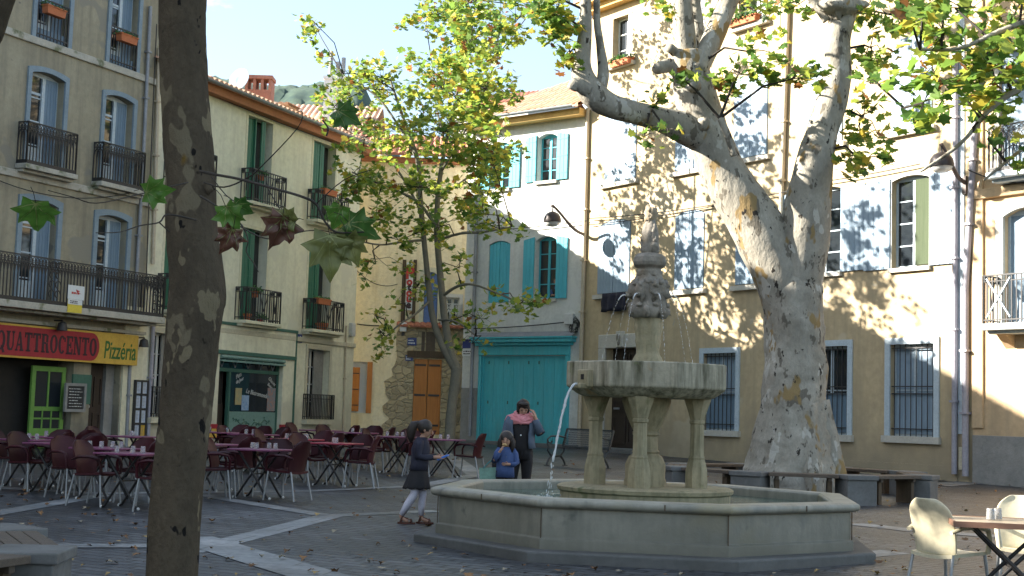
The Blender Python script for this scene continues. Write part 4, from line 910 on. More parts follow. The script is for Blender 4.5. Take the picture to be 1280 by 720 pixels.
surround(D, w, F5, .07, M['white'], .02); MB().box(F5[0]+(F5[1]-F5[0])*.55, F5[1]-.1, .1, .13, F5[2]+.06, F5[3]-.1).build('curtain', M['curtain'], w)
for h in (T1, T2, T3, T4, T5):
    a, b, c, d, _, _ = h; w = window(D, h, M['white'], 2, 'pair', y=.22); MB().box(a-.15, b+.15, -.16, 0, c-.12, c).build('sill', M['stoneD'], w); MB().box(b-.25, b-.05, .02, .06, c, d).build('casement', M['white'], w)
for h in (T4, T5): railing(h[0], h[1], h[2], h[2]+.5, .12, .12).build('window_railing', M['iron'], D.e)
D.add('eaves', MB().box(-.15, LD, -.55, 0, hD, hD+.16).box(-.1, LD, -.3, 0, hD-.2, hD-.002), M['fasciaC']); D.add('roof', tile_roof(-.2, LD, -.6, hD+.17, 5, hD+1.9), M['tile'])
# front door with stone surround
a, b, c, d, _, dp = DR; mb = MB(); mb.box(a, b, .28, .35, c, d)
for k in range(2):
    for z0, z1 in ((.7, 1.5), (1.65, 2.0), (2.15, d-.15)): mid = (a+b)/2; p = a+.08 if k == 0 else mid+.05; q = mid-.05 if k == 0 else b-.08; fr(mb, p, q, z0, min(z1, d-.1), .05, .25, .29)
dw = D.add('door', mb, M['darkwood']); MB().box(a+.15, a+.4, .22, .26, 1.72, 1.78).build('letterbox', M['zinc'], dw)
mb = MB(); mb.box(a-.34, a, -.05, .06, .3, d+.0); mb.box(b, b+.34, -.05, .06, .3, d+.0); mb.box(a-.34, b+.34, -.052, .06, d, d+.42); mb.box((a+b)/2-.16, (a+b)/2+.16, -.11, .06, d+.02, d+.5)
ds = D.add('door_surround', mb, M['stoneD'], bevel=.02); MB().ball(((a+b)/2, -.13, d+.3), .1, 10, 6, (1,.4,1.3)).ball(((a+b)/2, -.13, d+.14), .07, 8, 6, (1,.4,1)).build('keystone_carving', M['carved'], dw)
D.add('doorstep', MB().box(a-.4, b+.4, -.45, 0, .2, .58), M['concrete'], bevel=.02)
pipe(D, [D.pix(985, 5, .08), D.pix(975, 300, .08), (D.pix(975, 300, .08)[0], .5)], .06, M['beigepipe']); pipe(D, [D.pix(1194.5, 60, .08), (D.pix(1193, 590, .08)[0], .45)], .065, M['mauvepipe'])
pipe(D, [D.pix(1221, 120, .1), (LD-.12, D.pix(1219, 360, .1)[1]), (LD-.12, .42)], .075, M['mauvepipe'], -.1)
D.add('corner_strip', MB().box(LD-.38, LD-.22, -.03, 0, .4+.95, hD), M['greyframe'])
u0, u1, z0, z1 = D.rect(1200, 1216, 559, 588); D.add('utility_box', MB().box(u0, u1-.1, -.06, 0, z0, z1), M['trimB'], bevel=.015)
u, z = D.pix(1146, 555); D.add('plinth', MB().box(0, a-.35, -.02, 0, -.3, .75), M['wallD']); D.add('plinth', MB().box(b+.35, LD-.4, -.02, 0, -.3, .62), M['wallD'])
# cloth hanging under the first floor window
u0, u1, z0, z1 = D.rect(753, 783, 366, 389, .15); mb = MB(); n = 12
gridp = [[(u0+(u1-u0)*i/n+.02*sin(j*2), -.16-.035*sin(i*1.7+j*.4), z1-(z1-z0)*j/5*(1+.03*sin(i))) for i in range(n+1)] for j in range(6)]
mb.v = [p for r in gridp for p in r]; 
for j in range(5):
    for i in range(n): q = j*(n+1)+i; mb.f.append([q, q+1, q+n+2, q+n+1]); mb.m.append(0)
o = mb.build('hanging_cloth', M['navy'], None, smooth=4); o.location = D.P; o.rotation_euler = (0, 0, D.rz); tag(o, 'dark navy cloth hung out under the blue shuttered window left of the fountain statue', 'cloth')
sm_ = o.modifiers.new('s', 'SOLIDIFY'); sm_.thickness = .01
# flower boxes high on D
for (x, y_, w_, lr, lb) in ((777, 79, 1.0, .2, 'row of flower pots on the open top window sill left of the plane tree limb'), (930, 32, 1.1, .34, 'bushy green flower box at the top window between the plane tree limbs')):
    u, z = D.pix(x, y_, .15); pot_plant('flower_box', lb, D, u, -.16, z-.08 if lr < .3 else T3[2], 0, 0, lr, 260, M['terracotta'], 'flower boxes on the tan house', .09, (w_, .2, .18))

# ================================================================== BUILDING E : orange house far right
UE = UD.normalized(); PE = V((PD1.x, PD1.y, 0))
E_ = Fac('orange_house', 'orange tan house with iron balconies and grey plinth at the right edge', 'house', PE, UE, 10)
def He(x0, x1, yt, yb, rise=0, d=.25): return E_.hole(*E_.rect(x0, x1, yt, yb), rise, d)
e1 = He(1256, 1312, 259, 404, .16); e2 = He(1250, 1310, 60, 214, 0); e3 = E_.hole(e1[0]+3.2, e1[1]+3.2, e1[2], e1[3], .16, .25); e4 = E_.hole(e2[0]+3.2, e2[1]+3.2, e2[2], e2[3], 0, .25)
E_.wall(M['wallE'], 0, 8, -.4, 12.9)
for h in (e1, e3):
    w = window(E_, h, M['greyframe'], 0, 'pair', pane=M['shutD'], y=.12); surround(E_, w, h, .2, M['stoneD'], .07)
    w.data.materials[0] = M['greyframe']
for h in (e2, e4): w = pair_closed(E_, h, M['shutD'], .05, iron=False); surround(E_, w, h, .12, M['stoneD'], .04)
ub = E_.pix(1229, 380, .6)[0]; balcony(E_, ub, 7.5, e1[2]-.03, 1.05, .6, M['greyframe'], 'panel', .12, .14); ub2 = E_.pix(1236, 190, .5)[0]; balcony(E_, ub2, 7.5, e2[2]-.03, 1.0, .5, M['greyframe'], 'arc', .13, .14)
u, z = E_.pix(1256, 418, .2); E_.add('bracket', MB().add([(u-.12,-.5,z+.15),(u+.12,-.5,z+.15),(u+.12,0,z+.15),(u-.12,0,z+.15),(u-.12,0,z-.3),(u+.12,0,z-.3)], [(0,1,2,3),(0,4,5,1),(0,3,4),(1,5,2),(3,2,5,4)]), M['wallE'])
E_.add('string_course', MB().box(0, 8, -.1, 0, e2[2]-.5, e2[2]-.28), M['wallE'], bevel=.02); E_.add('corner_pilaster', MB().box(.02, .3, -.06, 0, 1.5, 12.8), M['wallE'])
E_.add('plinth', MB().box(.02, 8, -.05, 0, -.3, E_.pix(1250, 545)[1]), M['plinth'], bevel=.01); E_.add('roof', tile_roof(-.2, 8.2, -.5, 13.0, 5, 14.8), M['tile']); E_.add('eaves', MB().box(0, 8, -.35, 0, 12.8, 12.95), M['fasciaC'])
u, z = E_.pix(1240, 395, .3)
E_.add('lattice_panel', MB().bar((ub+.1,-.62,e1[2]+.1),(ub+.7,-.62,e1[2]+.95),.03).bar((ub+.7,-.62,e1[2]+.1),(ub+.1,-.62,e1[2]+.95),.03), M['greyframe'])

# ================================================================== houses off to the left of the camera (their roofs throw the shade on the square)
F0 = A.w(uAL, 0, 0)
PG = F0-UA*13.0; G_ = Fac('corner_house', 'tall grey house next along the square, out of view at the left', 'house', PG, UA, 10)
for k in range(3):
    for z in (3.6, 7., 10.4): G_.hole(1.5+k*3.7, 2.7+k*3.7, z, z+2.1, 0, .25)
G_.wall(M['wallA'], 0, 13, -.4, 13.2)
for h in list(G_.holes): window(G_, h, M['white'], 3, 'pair')
G_.add('roof', tile_roof(0, 12.9, -.4, 13.25, 5, 14.9, rows=5), M['tile'])
PH = PG-UA*6.0; H2 = Fac('low_house', 'lower cream house further along the square, out of view at the left', 'house', PH, UA, 8)
for k in range(1):
    for z in (3.6, 6.9): H2.hole(2.2, 3.6, z, z+2., 0, .25)
H2.wall(M['wallB'], 0, 6, -.4, 12.1)
for h in list(H2.holes): window(H2, h, M['white'], 3, 'pair')
H2.add('roof', tile_roof(0, 6, -.4, 12.15, 5, 13.6, rows=5), M['tile'])
PI_ = PH-UA*18; H3 = Fac('end_house', 'tall tan house at the far end of the square, behind the camera', 'house', PI_, UA, 8); H3.wall(M['wallD'], 0, 18, -.4, 15.5); H3.add('roof', tile_roof(0, 18, -.4, 15.55, 5, 17, rows=5), M['tile'])

# ================================================================== houses beyond
def box_house(name, label, px0, px1, ytop, Y, depth, m_, roof_m, ridge, ang=0, eave=.4):
    a = at(px0, 300, Y); b = at(px1, 300, Y); U_ = V((cos(ang), sin(ang), 0)); Fx = Fac(name, label, 'house', a, U_, depth); w_ = (b-a).length
    h = at((px0+px1)/2, ytop, Y).z; Fx.wall(m_, 0, w_, -.4, h); Fx.add('roof', tile_roof(-.3, w_+.3, -eave, h+.05, depth/2, h+ridge, .26, .06, 8), roof_m)
    Fx.add('roof_back', MB().add([(-.3,depth/2,h+ridge),(w_+.3,depth/2,h+ridge),(w_+.3,depth+.3,h),(-.3,depth+.3,h)], [(0,1,2,3)]), roof_m)
    mb = MB(); mb.poly([(0,.01,h),(0,depth,h),(0,depth/2,h+ridge)]); mb.poly([(w_,.01,h),(w_,depth/2,h+ridge),(w_,depth,h)]); Fx.add('gable', mb, m_); return Fx, w_, h
X1, w_, h_ = box_house('hill_house', 'pale house with weathered tiled roof rising behind the cream house', 336, 452, 166, 62, 9, M['wallG'], M['tile'], 2.2)
u, z = X1.pix(415, 140, -1); X1.add('chimney', MB().box(u-.45, u+.55, 1.2, 2.2, z-2, z+1.6).box(u-.5, u+.6, 1.15, 2.25, z+1.6, z+1.75), M['paperw'])
mb = MB()
for du, hh in ((-.25, 1.3), (.1, .8), (.35, 1.0)): X1.add('chimney_pipe', MB().tube([(u+du,1.7,z+1.7),(u+du,1.7,z+1.75+hh)], .1, 8), M['zinc'])
X2, w_, h_ = box_house('brick_roof_house', 'house with small tiled roof, brick chimney and dish behind the eaves', 262, 345, 132, 56, 7, M['wallG'], M['tile'], .6)
u0, u1, z0, z1 = X2.rect(306, 339, 94, 122, -1.5); mb = MB(); mb.box(u0, u1, 1.5, 2.3, z0-1.2, z0+.35); 
for k in range(4): p = u0+(u1-u0)*k/3.35; mb.box(p, p+.12, 1.5, 2.3, z0+.35, z1-.15)
mb.box(u0-.05, u1+.05, 1.45, 2.35, z1-.15, z1); X2.add('chimney', mb, M['brick'])
u, z = X2.pix(303, 103, -1.2); e = thing('satellite_dish', 'grey satellite dish beside the brick chimney on the roofs', 'satellite dish', X2.w(u, .9, z), -.5)
mb = MB(); mb.lathe([(.0,0),(.2,.02),(.4,.08),(.52,.14),(.5,.15),(.2,.04),(0,.03)], 20, cap=False); d_ = mb.build('dish', M['shutA'], e, smooth=1); d_.rotation_euler = (radians(75), 0, 0); MB().tube([(0,.1,-.9),(0,.1,0)], .04, 6).build('mast', M['zinc'], e)
X3, w_, h_ = box_house('grey_roof_house', 'house with brown tiled roof just showing behind the white house', 560, 668, 140, 68, 8, M['wallG'], M['tilered'], 1.6, -.5)

# ================================================================== hills
mb = MB(); nx, ny = 240, 40; 
for j in range(ny+1):
    for i in range(nx+1):
        x = -330+660*i/nx; y = 260+400*j/ny; f = j/ny; top = at(640+x*F_PX/640, 101+3*sin(x*.03)+.02*(x+110), 640).z if True else 0
        z = (f**.8)*(top+3)*(1 if x < -75 else max(.55, 1-(x+75)/90))+9*noise.noise(V((x*.018, y*.018, 0)))*f+2.2*noise.noise(V((x*.13, y*.08, 3)))+3.0*noise.noise(V((x*.34, y*.12, 5)))
        mb.v.append((x*(y/640), y, z))
for j in range(ny):
    for i in range(nx): q = j*(nx+1)+i; mb.f.append([q, q+1, q+nx+2, q+nx+1]); mb.m.append(0)
M['hill'] = mat('hill_forest', (.022,.050,.040), (.05,.085,.055), .12, .95, .0, detail=10, contrast=(.4,.6))  # distance haze is put into the forest colour as a bluish tint
tag(mb.build('hills', M['hill'], smooth=4), kind='structure')
# ================================================================== street lamps and cables
def street_lamp(label, F, u_att, z_att, head_off, apex, head_u, group):
    # arm leaves the wall, rises and curves; the hood hangs from its tip (local coords of facade)
    e = thing('street_lamp', label, 'street lamp', F.w(u_att, 0, z_att), F.rz, group)
    hu, hy, hz = head_u-u_att, -head_off, apex-z_att; mb = MB(); mb.box(-.05, .05, -.06, 0, -.28, .14)
    pts = [(hu*f, -.05+(hy+.05)*f, hz*(f**.9)-.22*sin(pi*f*1.0)*(1-f)*1.2) for f in [k/10 for k in range(11)]]
    pts += [(hu*1.03, hy*1.05, hz-.03)]; mb.tube(pts, [.05]*6+[.04]*5+[.03], 8); mb.build('arm', M['arm'], e, smooth=.9)
    mb = MB(); mb.tube([(hu,hy,hz),(hu,hy,hz-.2)], .02, 6); mb.lathe([(0.0,-.18),(.08,-.19),(.18,-.24),(.25,-.34),(.275,-.46),(.265,-.52),(.24,-.52),(.23,-.46)], 24, (hu,hy,hz), cap=False); mb.build('hood', M['lampbody'], e, smooth=1)
    mb = MB(); mb.lathe([(.24,-.51),(.21,-.59),(.12,-.64),(0,-.66)], 24, (hu,hy,hz), cap=False); mb.build('lens', M['lampglass'], e, smooth=1)
    return e
u, z = C.pix(737, 293); ha = 1.45; uh, zh = C.pix(691, 257, ha)
street_lamp('bronze street lamp on a curved arm between the white house and the tan house', C, LC-.03, z, ha, zh, uh, 'street lamps')
u, z = D.pix(1207, 228); uh, zh = D.pix(1177, 180, .95)
street_lamp('bronze street lamp on a curved arm at the right end of the tan house', D, u, z, .95, zh, uh, 'street lamps')
def sag(a, b, s_, n=14): a = V(a); b = V(b); return [a.lerp(b, k/n)-V((0,0,s_*4*(k/n)*(1-k/n))) for k in range(n+1)]
def fpt(F, x, y_, off): u, z = F.pix(x, y_, off); return F.w(u, -off, z)
def cable(label, pts, r=.014):
    mb = MB(); mb.tube(pts, r, 5); tag(mb.build('cable', M['cable'], smooth=1), label, 'cable', 'cables along the house fronts')
cable('black cable crossing the white house front at lamp height', sag(fpt(C, 577, 290, .12), fpt(C, 733, 276, .12), .05))
cable('thin black cable low over the turquoise door of the white house', sag(fpt(C, 577, 411, .1), fpt(C, 712, 402, .1), .05), .018)
cable('black cable under the lamp along the tan house toward the big trunk', sag(fpt(D, 737, 273, .12), fpt(D, 1000, 236, .12), .12))
cable('second black cable just below the first along the tan house', sag(fpt(D, 737, 281, .1), fpt(D, 905, 255, .1), .06))
cable('black cable arching over the shuttered windows right of the big trunk', [*sag(fpt(D, 1030, 227, .12), fpt(D, 1150, 205, .12), .02)])
cable('black cable from the right street lamp to the orange house', sag(fpt(D, 1210, 212, .2), fpt(E_, 1300, 228, .15), .12))
cable('black cable clipped under the gutter of the cream house', sag(fpt(B, 262, 117, .1), fpt(B, 432, 183, .1), .06))
cable('black cable running down the corner between grey and cream houses', [fpt(A, 196, 30, .1), fpt(A, 193, 90, .1), fpt(A, 189, 190, .1), fpt(A, 185, 280, .1), fpt(A, 183, 350, .1)])
cable('thin cable sagging across the grey house below the upper balconies', sag(fpt(A, -10, 222, .1), fpt(A, 180, 236, .3), .35), .012)
cable('thin cable on the yellow house wall', sag(fpt(Fh, 446, 405, .08), fpt(Fh, 486, 407, .08), .03), .02)
cable('cable looping across the yellow house upper wall', sag(fpt(Fh, 446, 338, .08), fpt(Fh, 497, 355, .08), .25), .012)

# ================================================================== fountain
FC = V((1.64, 16.45, 0)); R0 = radians(284.2)
ft = thing('fountain', 'large octagonal stone fountain with raised bowl on columns and carved figure on top', 'fountain', FC)
c8 = cos(pi/8)
def octa(prof, c=(0,0,0), cap=False): return MB().lathe([(a/c8, z) for a, z in prof], 8, c, R0, cap=cap)
octa([(2.68,-.05),(2.68,.006),(2.42,.006),(2.42,-.05)]).build('base_course', M['pale'], ft, bevel=.01)
octa([(2.54,-.05),(2.54,.115),(2.52,.13),(2.25,.13)]).build('step', M['stonestep'], ft, bevel=.012)
octa([(2.31,.12),(2.31,.235),(2.28,.25),(2.28,.545),(2.12,.545)]).build('basin_wall', M['stone'], ft, bevel=.006)
octa([(2.28,.548),(2.335,.55),(2.37,.57),(2.38,.60),(2.37,.63),(2.335,.648),(2.10,.648),(2.07,.63),(2.07,.1)]).build('coping', M['stone'], ft, bevel=.012)
for k in range(8):
    mb = MB(); a = R0+pi/4*k; d = V((cos(a), sin(a), 0)); mb.bar(d*2.481+V((0,0,.24)), d*2.481+V((0,0,.545)), .010, .010); mb.build('joint', M['oldwood'], ft)
for k in range(8):
    a0 = R0+pi/4*k; p = V((cos(a0), sin(a0), 0))*2.375/c8; q = V((cos(a0+pi/4), sin(a0+pi/4), 0))*2.375/c8; m_ = p.lerp(q, .56+.1*sin(k*2)); n_ = m_.normalized()
    MB().bar(m_*1.002+V((0,0,.57)), m_*1.002+V((0,0,.63)), .008, .012).build('joint', M['oldwood'], ft)
octa([(2.08,.535),(0,.535)]).build('pool_water', M['water'], ft)
MB().lathe([(1.0,.1),(1.0,.62),(1.03,.64),(1.04,.68),(1.0,.70),(.0,.70)], 32, cap=False).build('plinth', M['stoneold'], ft, smooth=.6)
def column(c, r, zb, zt, name, m_, seg=8, fl=1.9, fb=1.55):
    h = zt-zb; prof = [(r*fb,0),(r*fb,.04),(r*fb*1.02,.1),(r*fb*.98,.20),(r*1.25,.30),(r*1.12,.33),(r*1.18,.35),(r,.38),(r*.97,h*.5),(r*.95,h-.30),(r*1.12,h-.29),(r*1.12,h-.26),(r*1.0,h-.25),(r*1.3,h-.16),(r*fl*.9,h-.06),(r*fl,h-.02),(r*fl,h)]
    return MB().lathe(prof, seg, (c[0], c[1], zb), .3).build(name, m_, ft, smooth=.45)
for k in range(4):
    a = radians(168+90*k); column((.60*cos(a), .60*sin(a)), .088, .70, 1.74, 'column', M['stoneold'])
MB().lathe([(.25,0),(.25,.06),(.235,.1),(.24,.25),(.2,.34),(.15,.38),(.165,.40),(.14,.43),(.135,.58),(.16,.6),(.16,.63),(.15,.64),(.2,.74),(.25,.86),(.29,.98),(.29,1.04)], 12, (0,0,.70)).build('central_column', M['stoneold'], ft, smooth=.5)
mb = octa([(.2,1.735),(.74,1.735),(.80,1.76),(.88,1.815),(.90,1.83),(.92,1.84),(.925,1.865),(.925,2.12),(.915,2.135),(.80,2.135),(.79,2.12),(.76,2.0),(0,1.98)])
mb.build('bowl', M['stonebasin'], ft, bevel=.012)
octa([(.79,2.10),(0,2.10)]).build('bowl_water', M['water'], ft)
sa = R0-radians(67.5); sd_ = V((cos(sa), sin(sa), 0)); sx = V((-sd_.y, sd_.x, 0))
mb = MB(); mb.obox(sd_*.95+V((0,0,1.93)), sx*.10, sd_*.05, V((0,0,.10))); mb.obox(sd_*.99+V((0,0,1.84)), sx*.06, sd_*.09, V((0,0,.03))); mb.build('spout', M['terracotta'] if False else M['stoneold'], ft, bevel=.015)
MB().obox(sd_*1.002+V((0,0,1.945)), sx*.025, sd_*.004, V((0,0,.03))).build('spout_hole', M['interior'], ft)
# shaft, carved capital and figure
def sq(a, z): return .94+.10*cos(4*(a-.4))+.05*cos(8*a+z*9)
mb = MB(); prof = [(.20,2.02),(.20,2.16),(.185,2.18),(.17,2.22)]+[(.145+.03*((z-2.25)/.45)+.006*sin(z*40), z) for z in [2.25+.05*k for k in range(10)]]+[(.185,2.70),(.21,2.73)]
mb.lathe(prof, 32, mod=sq); mb.build('shaft', M['stoneold'], ft, smooth=.8)
mb = MB(); mb.lathe([(.19,2.68),(.215,2.72),(.235,2.77),(.215,2.84),(.19,2.9),(.215,2.97),(.215,3.07),(.17,3.15),(.14,3.22)], 32, mod=lambda a, z: 1+.07*cos(5*a+z*5)+.04*cos(11*a-z*20))
for k in range(7):
    a = .5+2*pi*k/7; d = V((cos(a), sin(a), 0)); mb.ball(d*.175+V((0,0,3.0)), .08, 10, 7, (1,1,1.3), rough=.9); mb.ball(d*.25+V((0,0,2.95)), .028, 8, 5, rough=.5); mb.ball(d*.215+V((0,0,3.07)), .042, 8, 5, rough=.8); mb.ball(d*.22+V((0,0,2.83)), .04, 8, 5, (1,1,.7), rough=.8)
    d2 = V((cos(a+.45), sin(a+.45), 0)); mb.ball(d2*.195+V((0,0,2.77)), .06, 8, 6, (1,1,1.1), rough=.9); mb.ball(d2*.185+V((0,0,3.1)), .045, 8, 6, rough=.9)
mb.build('carved_capital', M['carved'], ft, smooth=4)
MB().lathe([(.14,3.17),(.165,3.19),(.165,3.24),(.145,3.26),(.15,3.28),(.20,3.31),(.212,3.35),(.20,3.41),(.155,3.45),(.12,3.46)], 8, rot=.3).build('moulded_cap', M['carved'], ft, bevel=.008)
mb = MB(); mb.lathe([(.10,3.44),(.108,3.49),(.104,3.55),(.094,3.60),(.098,3.66),(.096,3.72),(.085,3.78),(.066,3.83),(.06,3.86)], 24, mod=lambda a, z: 1+.10*cos(3*a+z*4)+.05*cos(7*a-z*15))
for k in range(3): a = 1.1+2*pi*k/3; d = V((cos(a), sin(a), 0)); mb.ball(d*.065+V((0,0,3.53)), .055, 10, 7, (1,1,1.5), rough=.9); mb.ball(d*.06+V((0,0,3.72)), .04, 8, 6, (1,1,1.9), rough=.9); mb.ball(d*.09+V((0,0,3.62)), .028, 8, 6, (1,1,1.6), rough=.8)
mb.build('carved_figure', M['carved'], ft, smooth=4)
mb = MB(); mb.ball((0,0,3.92), .078, 12, 8, (1,1,1.35), rough=.8)
for k in range(9): a = k*2.4; mb.ball((.05*cos(a), .05*sin(a), 3.87+.016*k), .03, 7, 5, rough=.9)
mb.build('figure_head', M['carvedtop'], ft, smooth=4)
# water
rr = random.Random(11)
def jet(start, vel, zend, name, r0, solid, parent=ft):
    mb = MB(); T = (vel.z+sqrt(vel.z**2+2*9.81*(start.z-zend)))/9.81; pos = lambda q: start+vel*q-V((0,0,4.905*q*q))
    n = 40; ts = [T*k/n for k in range(n+1)]; k0 = int(n*solid)
    for st in range(3 if r0 > .01 else 1):
      if k0 > 2: mb.tube([pos(q)+V((rr.gauss(0,.3), rr.gauss(0,.3), 0))*r0*min(1, 2*q/T)*(1 if r0 > .01 else 0) for q in ts[:k0]], [r0*(1+.25*noise.noise(V((q*30, 1, 2))))*(1-.45*q/T) for q in ts[:k0]], 6)
    for q in ts[k0:]:
        for _ in range(1 if r0 < .01 else 4):
            q2 = q+rr.uniform(-.5, .5)*T/n; p = pos(q2); s_ = .010 if r0 > .01 else 0.003; p += V((rr.gauss(0, s_), rr.gauss(0, s_), rr.gauss(0, s_))); vv = (pos(q2+.01)-pos(q2))/.01; L_ = rr.uniform(.006, .013); rd = r0*rr.uniform(.2, .5); mb.tube([p-vv*L_*.5, p, p+vv*L_*.5], [rd*.3, rd, rd*.4], 5)
    mb.build(name, M['jet'], parent, smooth=4)
jet(sd_*1.08+V((0,0,1.86)), sd_*.72*1.0+V((0,0,.15)), .54, 'water_jet', .015, .85)
mb = MB()
for k in range(70): a = rr.uniform(0, 6.28); q = sd_*1.52+V((rr.gauss(0,.09), rr.gauss(0,.09), .55+abs(rr.gauss(0,.04)))); mb.ball(q, rr.uniform(.004, .010), 5, 4)
mb.build('splash', M['jet'], ft)
for k in range(7):
    a = .5+2*pi*k/7; d = V((cos(a), sin(a), 0)); jet(d*.28+V((0,0,2.95)), d*.62+V((0,0,.25)), 2.1, 'water_jet', .0085, .35)

# ================================================================== ring benches
def ring_bench(c, R, rot, label, skip=(), mats=None):
    zc = g(c.x, c.y); e = thing('ring_bench', label, 'bench', (c.x, c.y, zc), 0, 'octagonal benches round the plane trees'); n = 8; h = .46
    P = [V((R*cos(rot+2*pi*k/n), R*sin(rot+2*pi*k/n), 0)) for k in range(n)]
    for k in range(n):
        if k in skip: continue
        p = P[k]; r_ = p.normalized(); tn = V((-r_.y, r_.x, 0))
        mb = MB(); mb.obox(p+V((0,0,.165)), tn*.27, r_*.23, V((0,0,.215))); mb.build('support_block', M['concrete'], e, bevel=.012)
        MB().obox(p+V((0,0,.42)), tn*.29, r_*.26, V((0,0,.04))).build('corner_slab', M['concrete'], e, bevel=.012)
    for k in range(n):
        if k in skip or (k+1) % n in skip: continue
        p, q = P[k], P[(k+1) % n]; d = (q-p).normalized(); r_ = ((p+q)/2).normalized(); s0 = p+d*.30; s1 = q-d*.30; mb = MB()
        for j in range(4): o_ = r_*(-.185+.123*j); mb.bar(s0+o_+V((0,0,.425)), s1+o_+V((0,0,.425)), .115, .055)
        for f in (.12, .88): m_ = s0.lerp(s1, f); mb.obox(m_+V((0,0,.37)), d*.03, r_*.2, V((0,0,.028)))
        mb.build('slat_seat', M['plank'], e, bevel=.006)
        for f in (.12, .88): m_ = s0.lerp(s1, f); MB().obox(m_+V((0,0,.155)), d*.04, r_*.16, V((0,0,.19))).build('leg_frame', M['oldwood'], e)
    return e
BT = V((5.32, 25.6, 0))
ring_bench(BT, 2.28, radians(284), 'grey concrete and wood octagonal bench round the big plane tree')
ring_bench(V((-5.58, 9.62, 0)), 2.28, radians(4), 'weathered wood and concrete octagonal bench at the lower left corner')
# ================================================================== metal bench
p0 = ground(683, 582); p1 = ground(745, 588.5); dv = (p1-p0); dv.z = 0; dn = dv.normalized()
e = thing('park_bench', 'black metal mesh park bench with curled armrests behind the fountain', 'bench', p0, atan2(dn.y, dn.x)); Lb = 1.75
mb = MB()
for i in range(int(Lb/.03)): mb.bar((i*.03+.03, .02, .44), (i*.03+.03, .44, .42), .008, .008)
for j in range(8): mb.bar((0, .02+.06*j, .44-.003*j), (Lb, .02+.06*j, .44-.003*j), .012, .01)
mb.build('seat', M['benchmetal'], e)
mb = MB()
for i in range(int(Lb/.03)): x = .03+i*.03; mb.bar((x, .47, .46), (min(Lb, x+.12), .58, .86), .007, .007); mb.bar((x, .47, .46), (max(0, x-.12), .58, .86), .007, .007)
for (y, z) in ((.465,.45),(.585,.87)): mb.bar((0,y,z),(Lb,y,z),.035,.035)
for x in (0, Lb): mb.bar((x,.465,.45),(x,.585,.87),.035,.035)
mb.build('backrest', M['benchmetal'], e)
for x in (.06, Lb-.06):
    mb = MB(); mb.tube([(x,.0,.44),(x,-.02,.36),(x,.06,.26),(x,.2,.22),(x,.36,.24),(x,.45,.34),(x,.47,.44)], .024, 7)
    mb.tube([(x,.1,.24),(x,.02,.16),(x,-.03,.06),(x,-.04,0)], .026, 7); mb.tube([(x,.36,.24),(x,.44,.15),(x,.49,.06),(x,.5,0)], .026, 7)
    mb.bar((x,-.10,.012),(x,.02,.012),.05,.02); mb.bar((x,.44,.012),(x,.56,.012),.05,.02); mb.build('leg', M['benchmetal'], e, smooth=.9)
    mb = MB(); mb.tube([(x,.52,.66),(x,.3,.70),(x,.06,.69),(x,-.03,.62),(x,.0,.54),(x,.08,.53),(x,.1,.58)], .02, 7); mb.tube([(x,.0,.44),(x,-.03,.52),(x,-.03,.62)], .02, 7); mb.build('armrest', M['benchmetal'], e, smooth=.9)

# ================================================================== terrace furniture
def make_chair(m_, label, cat='chair', leg=M['aluleg'], tall=1.0, sb_=0):
    e = thing('terrace_chair', label, cat, (0, 0, 0)); mb = MB()
    # seat: moulded sheet (faces -y)
    n = 8; g_ = [[(-.22+.44*i/n*(1), -.24+.46*j/n, .44+.018*((2*i/n-1)**2)-.02*(j/n)) for i in range(n+1)] for j in range(n+1)]
    def sheet(g_, th, nrm):
        a = [p for r in g_ for p in r]; k = len(g_[0]); o = len(a); v = a+[tuple(V(p)-V(nrm)*th) for p in a]; f = []
        J = len(g_)-1; I = k-1
        for j in range(J):
            for i in range(I): q = j*k+i; f.append([q, q+1, q+k+1, q+k]); f.append([o+q, o+q+k, o+q+k+1, o+q+1])
        for i in range(I): f.append([i, o+i, o+i+1, i+1]); q = J*k+i; f.append([q, q+1, o+q+1, o+q])
        for j in range(J): q = j*k; f.append([q, q+k, o+q+k, o+q]); q = j*k+I; f.append([q, o+q, o+q+k, q+k])
        return MB().add(v, f)
    sheet(g_, .03, (0,0,1)).build('seat', m_, e, smooth=.9)
    bk = []
    for j in range(9):
        f = j/8; z = .42+.46*f*tall; y0 = .21+.03*f+.10*f*f; hw = .215+.02*sin(pi*f) if f < .7 else .235*sqrt(max(.0, 1-((f-.7)/.34)**2))
        bk.append([(hw*(2*i/8-1), y0-.045*((2*i/8-1)**2)*1.0, z) for i in range(9)])
    sheet(bk, .022, (0,1,0)).build('backrest', m_, e, smooth=.9, sub=sb_)
    for s_ in (-1, 1):
        x = .245*s_; mb = MB(); mb.tube([(x*.93,.24,.62),(x*1.04,.12,.66),(x*1.06,-.06,.665),(x*1.04,-.19,.64),(x*1.0,-.225,.56),(x*.93,-.22,.44)], [.022,.026,.028,.026,.024,.026], 8, flat=.75); mb.build('armrest', m_, e, smooth=.9)
        for y0, y1 in ((-.2, -.25), (.2, .29)): MB().tube([(x*.86, y0, .43), (x*.98, y1, 0)], .0145, 7).build('leg', leg, e, smooth=.9)
    return e
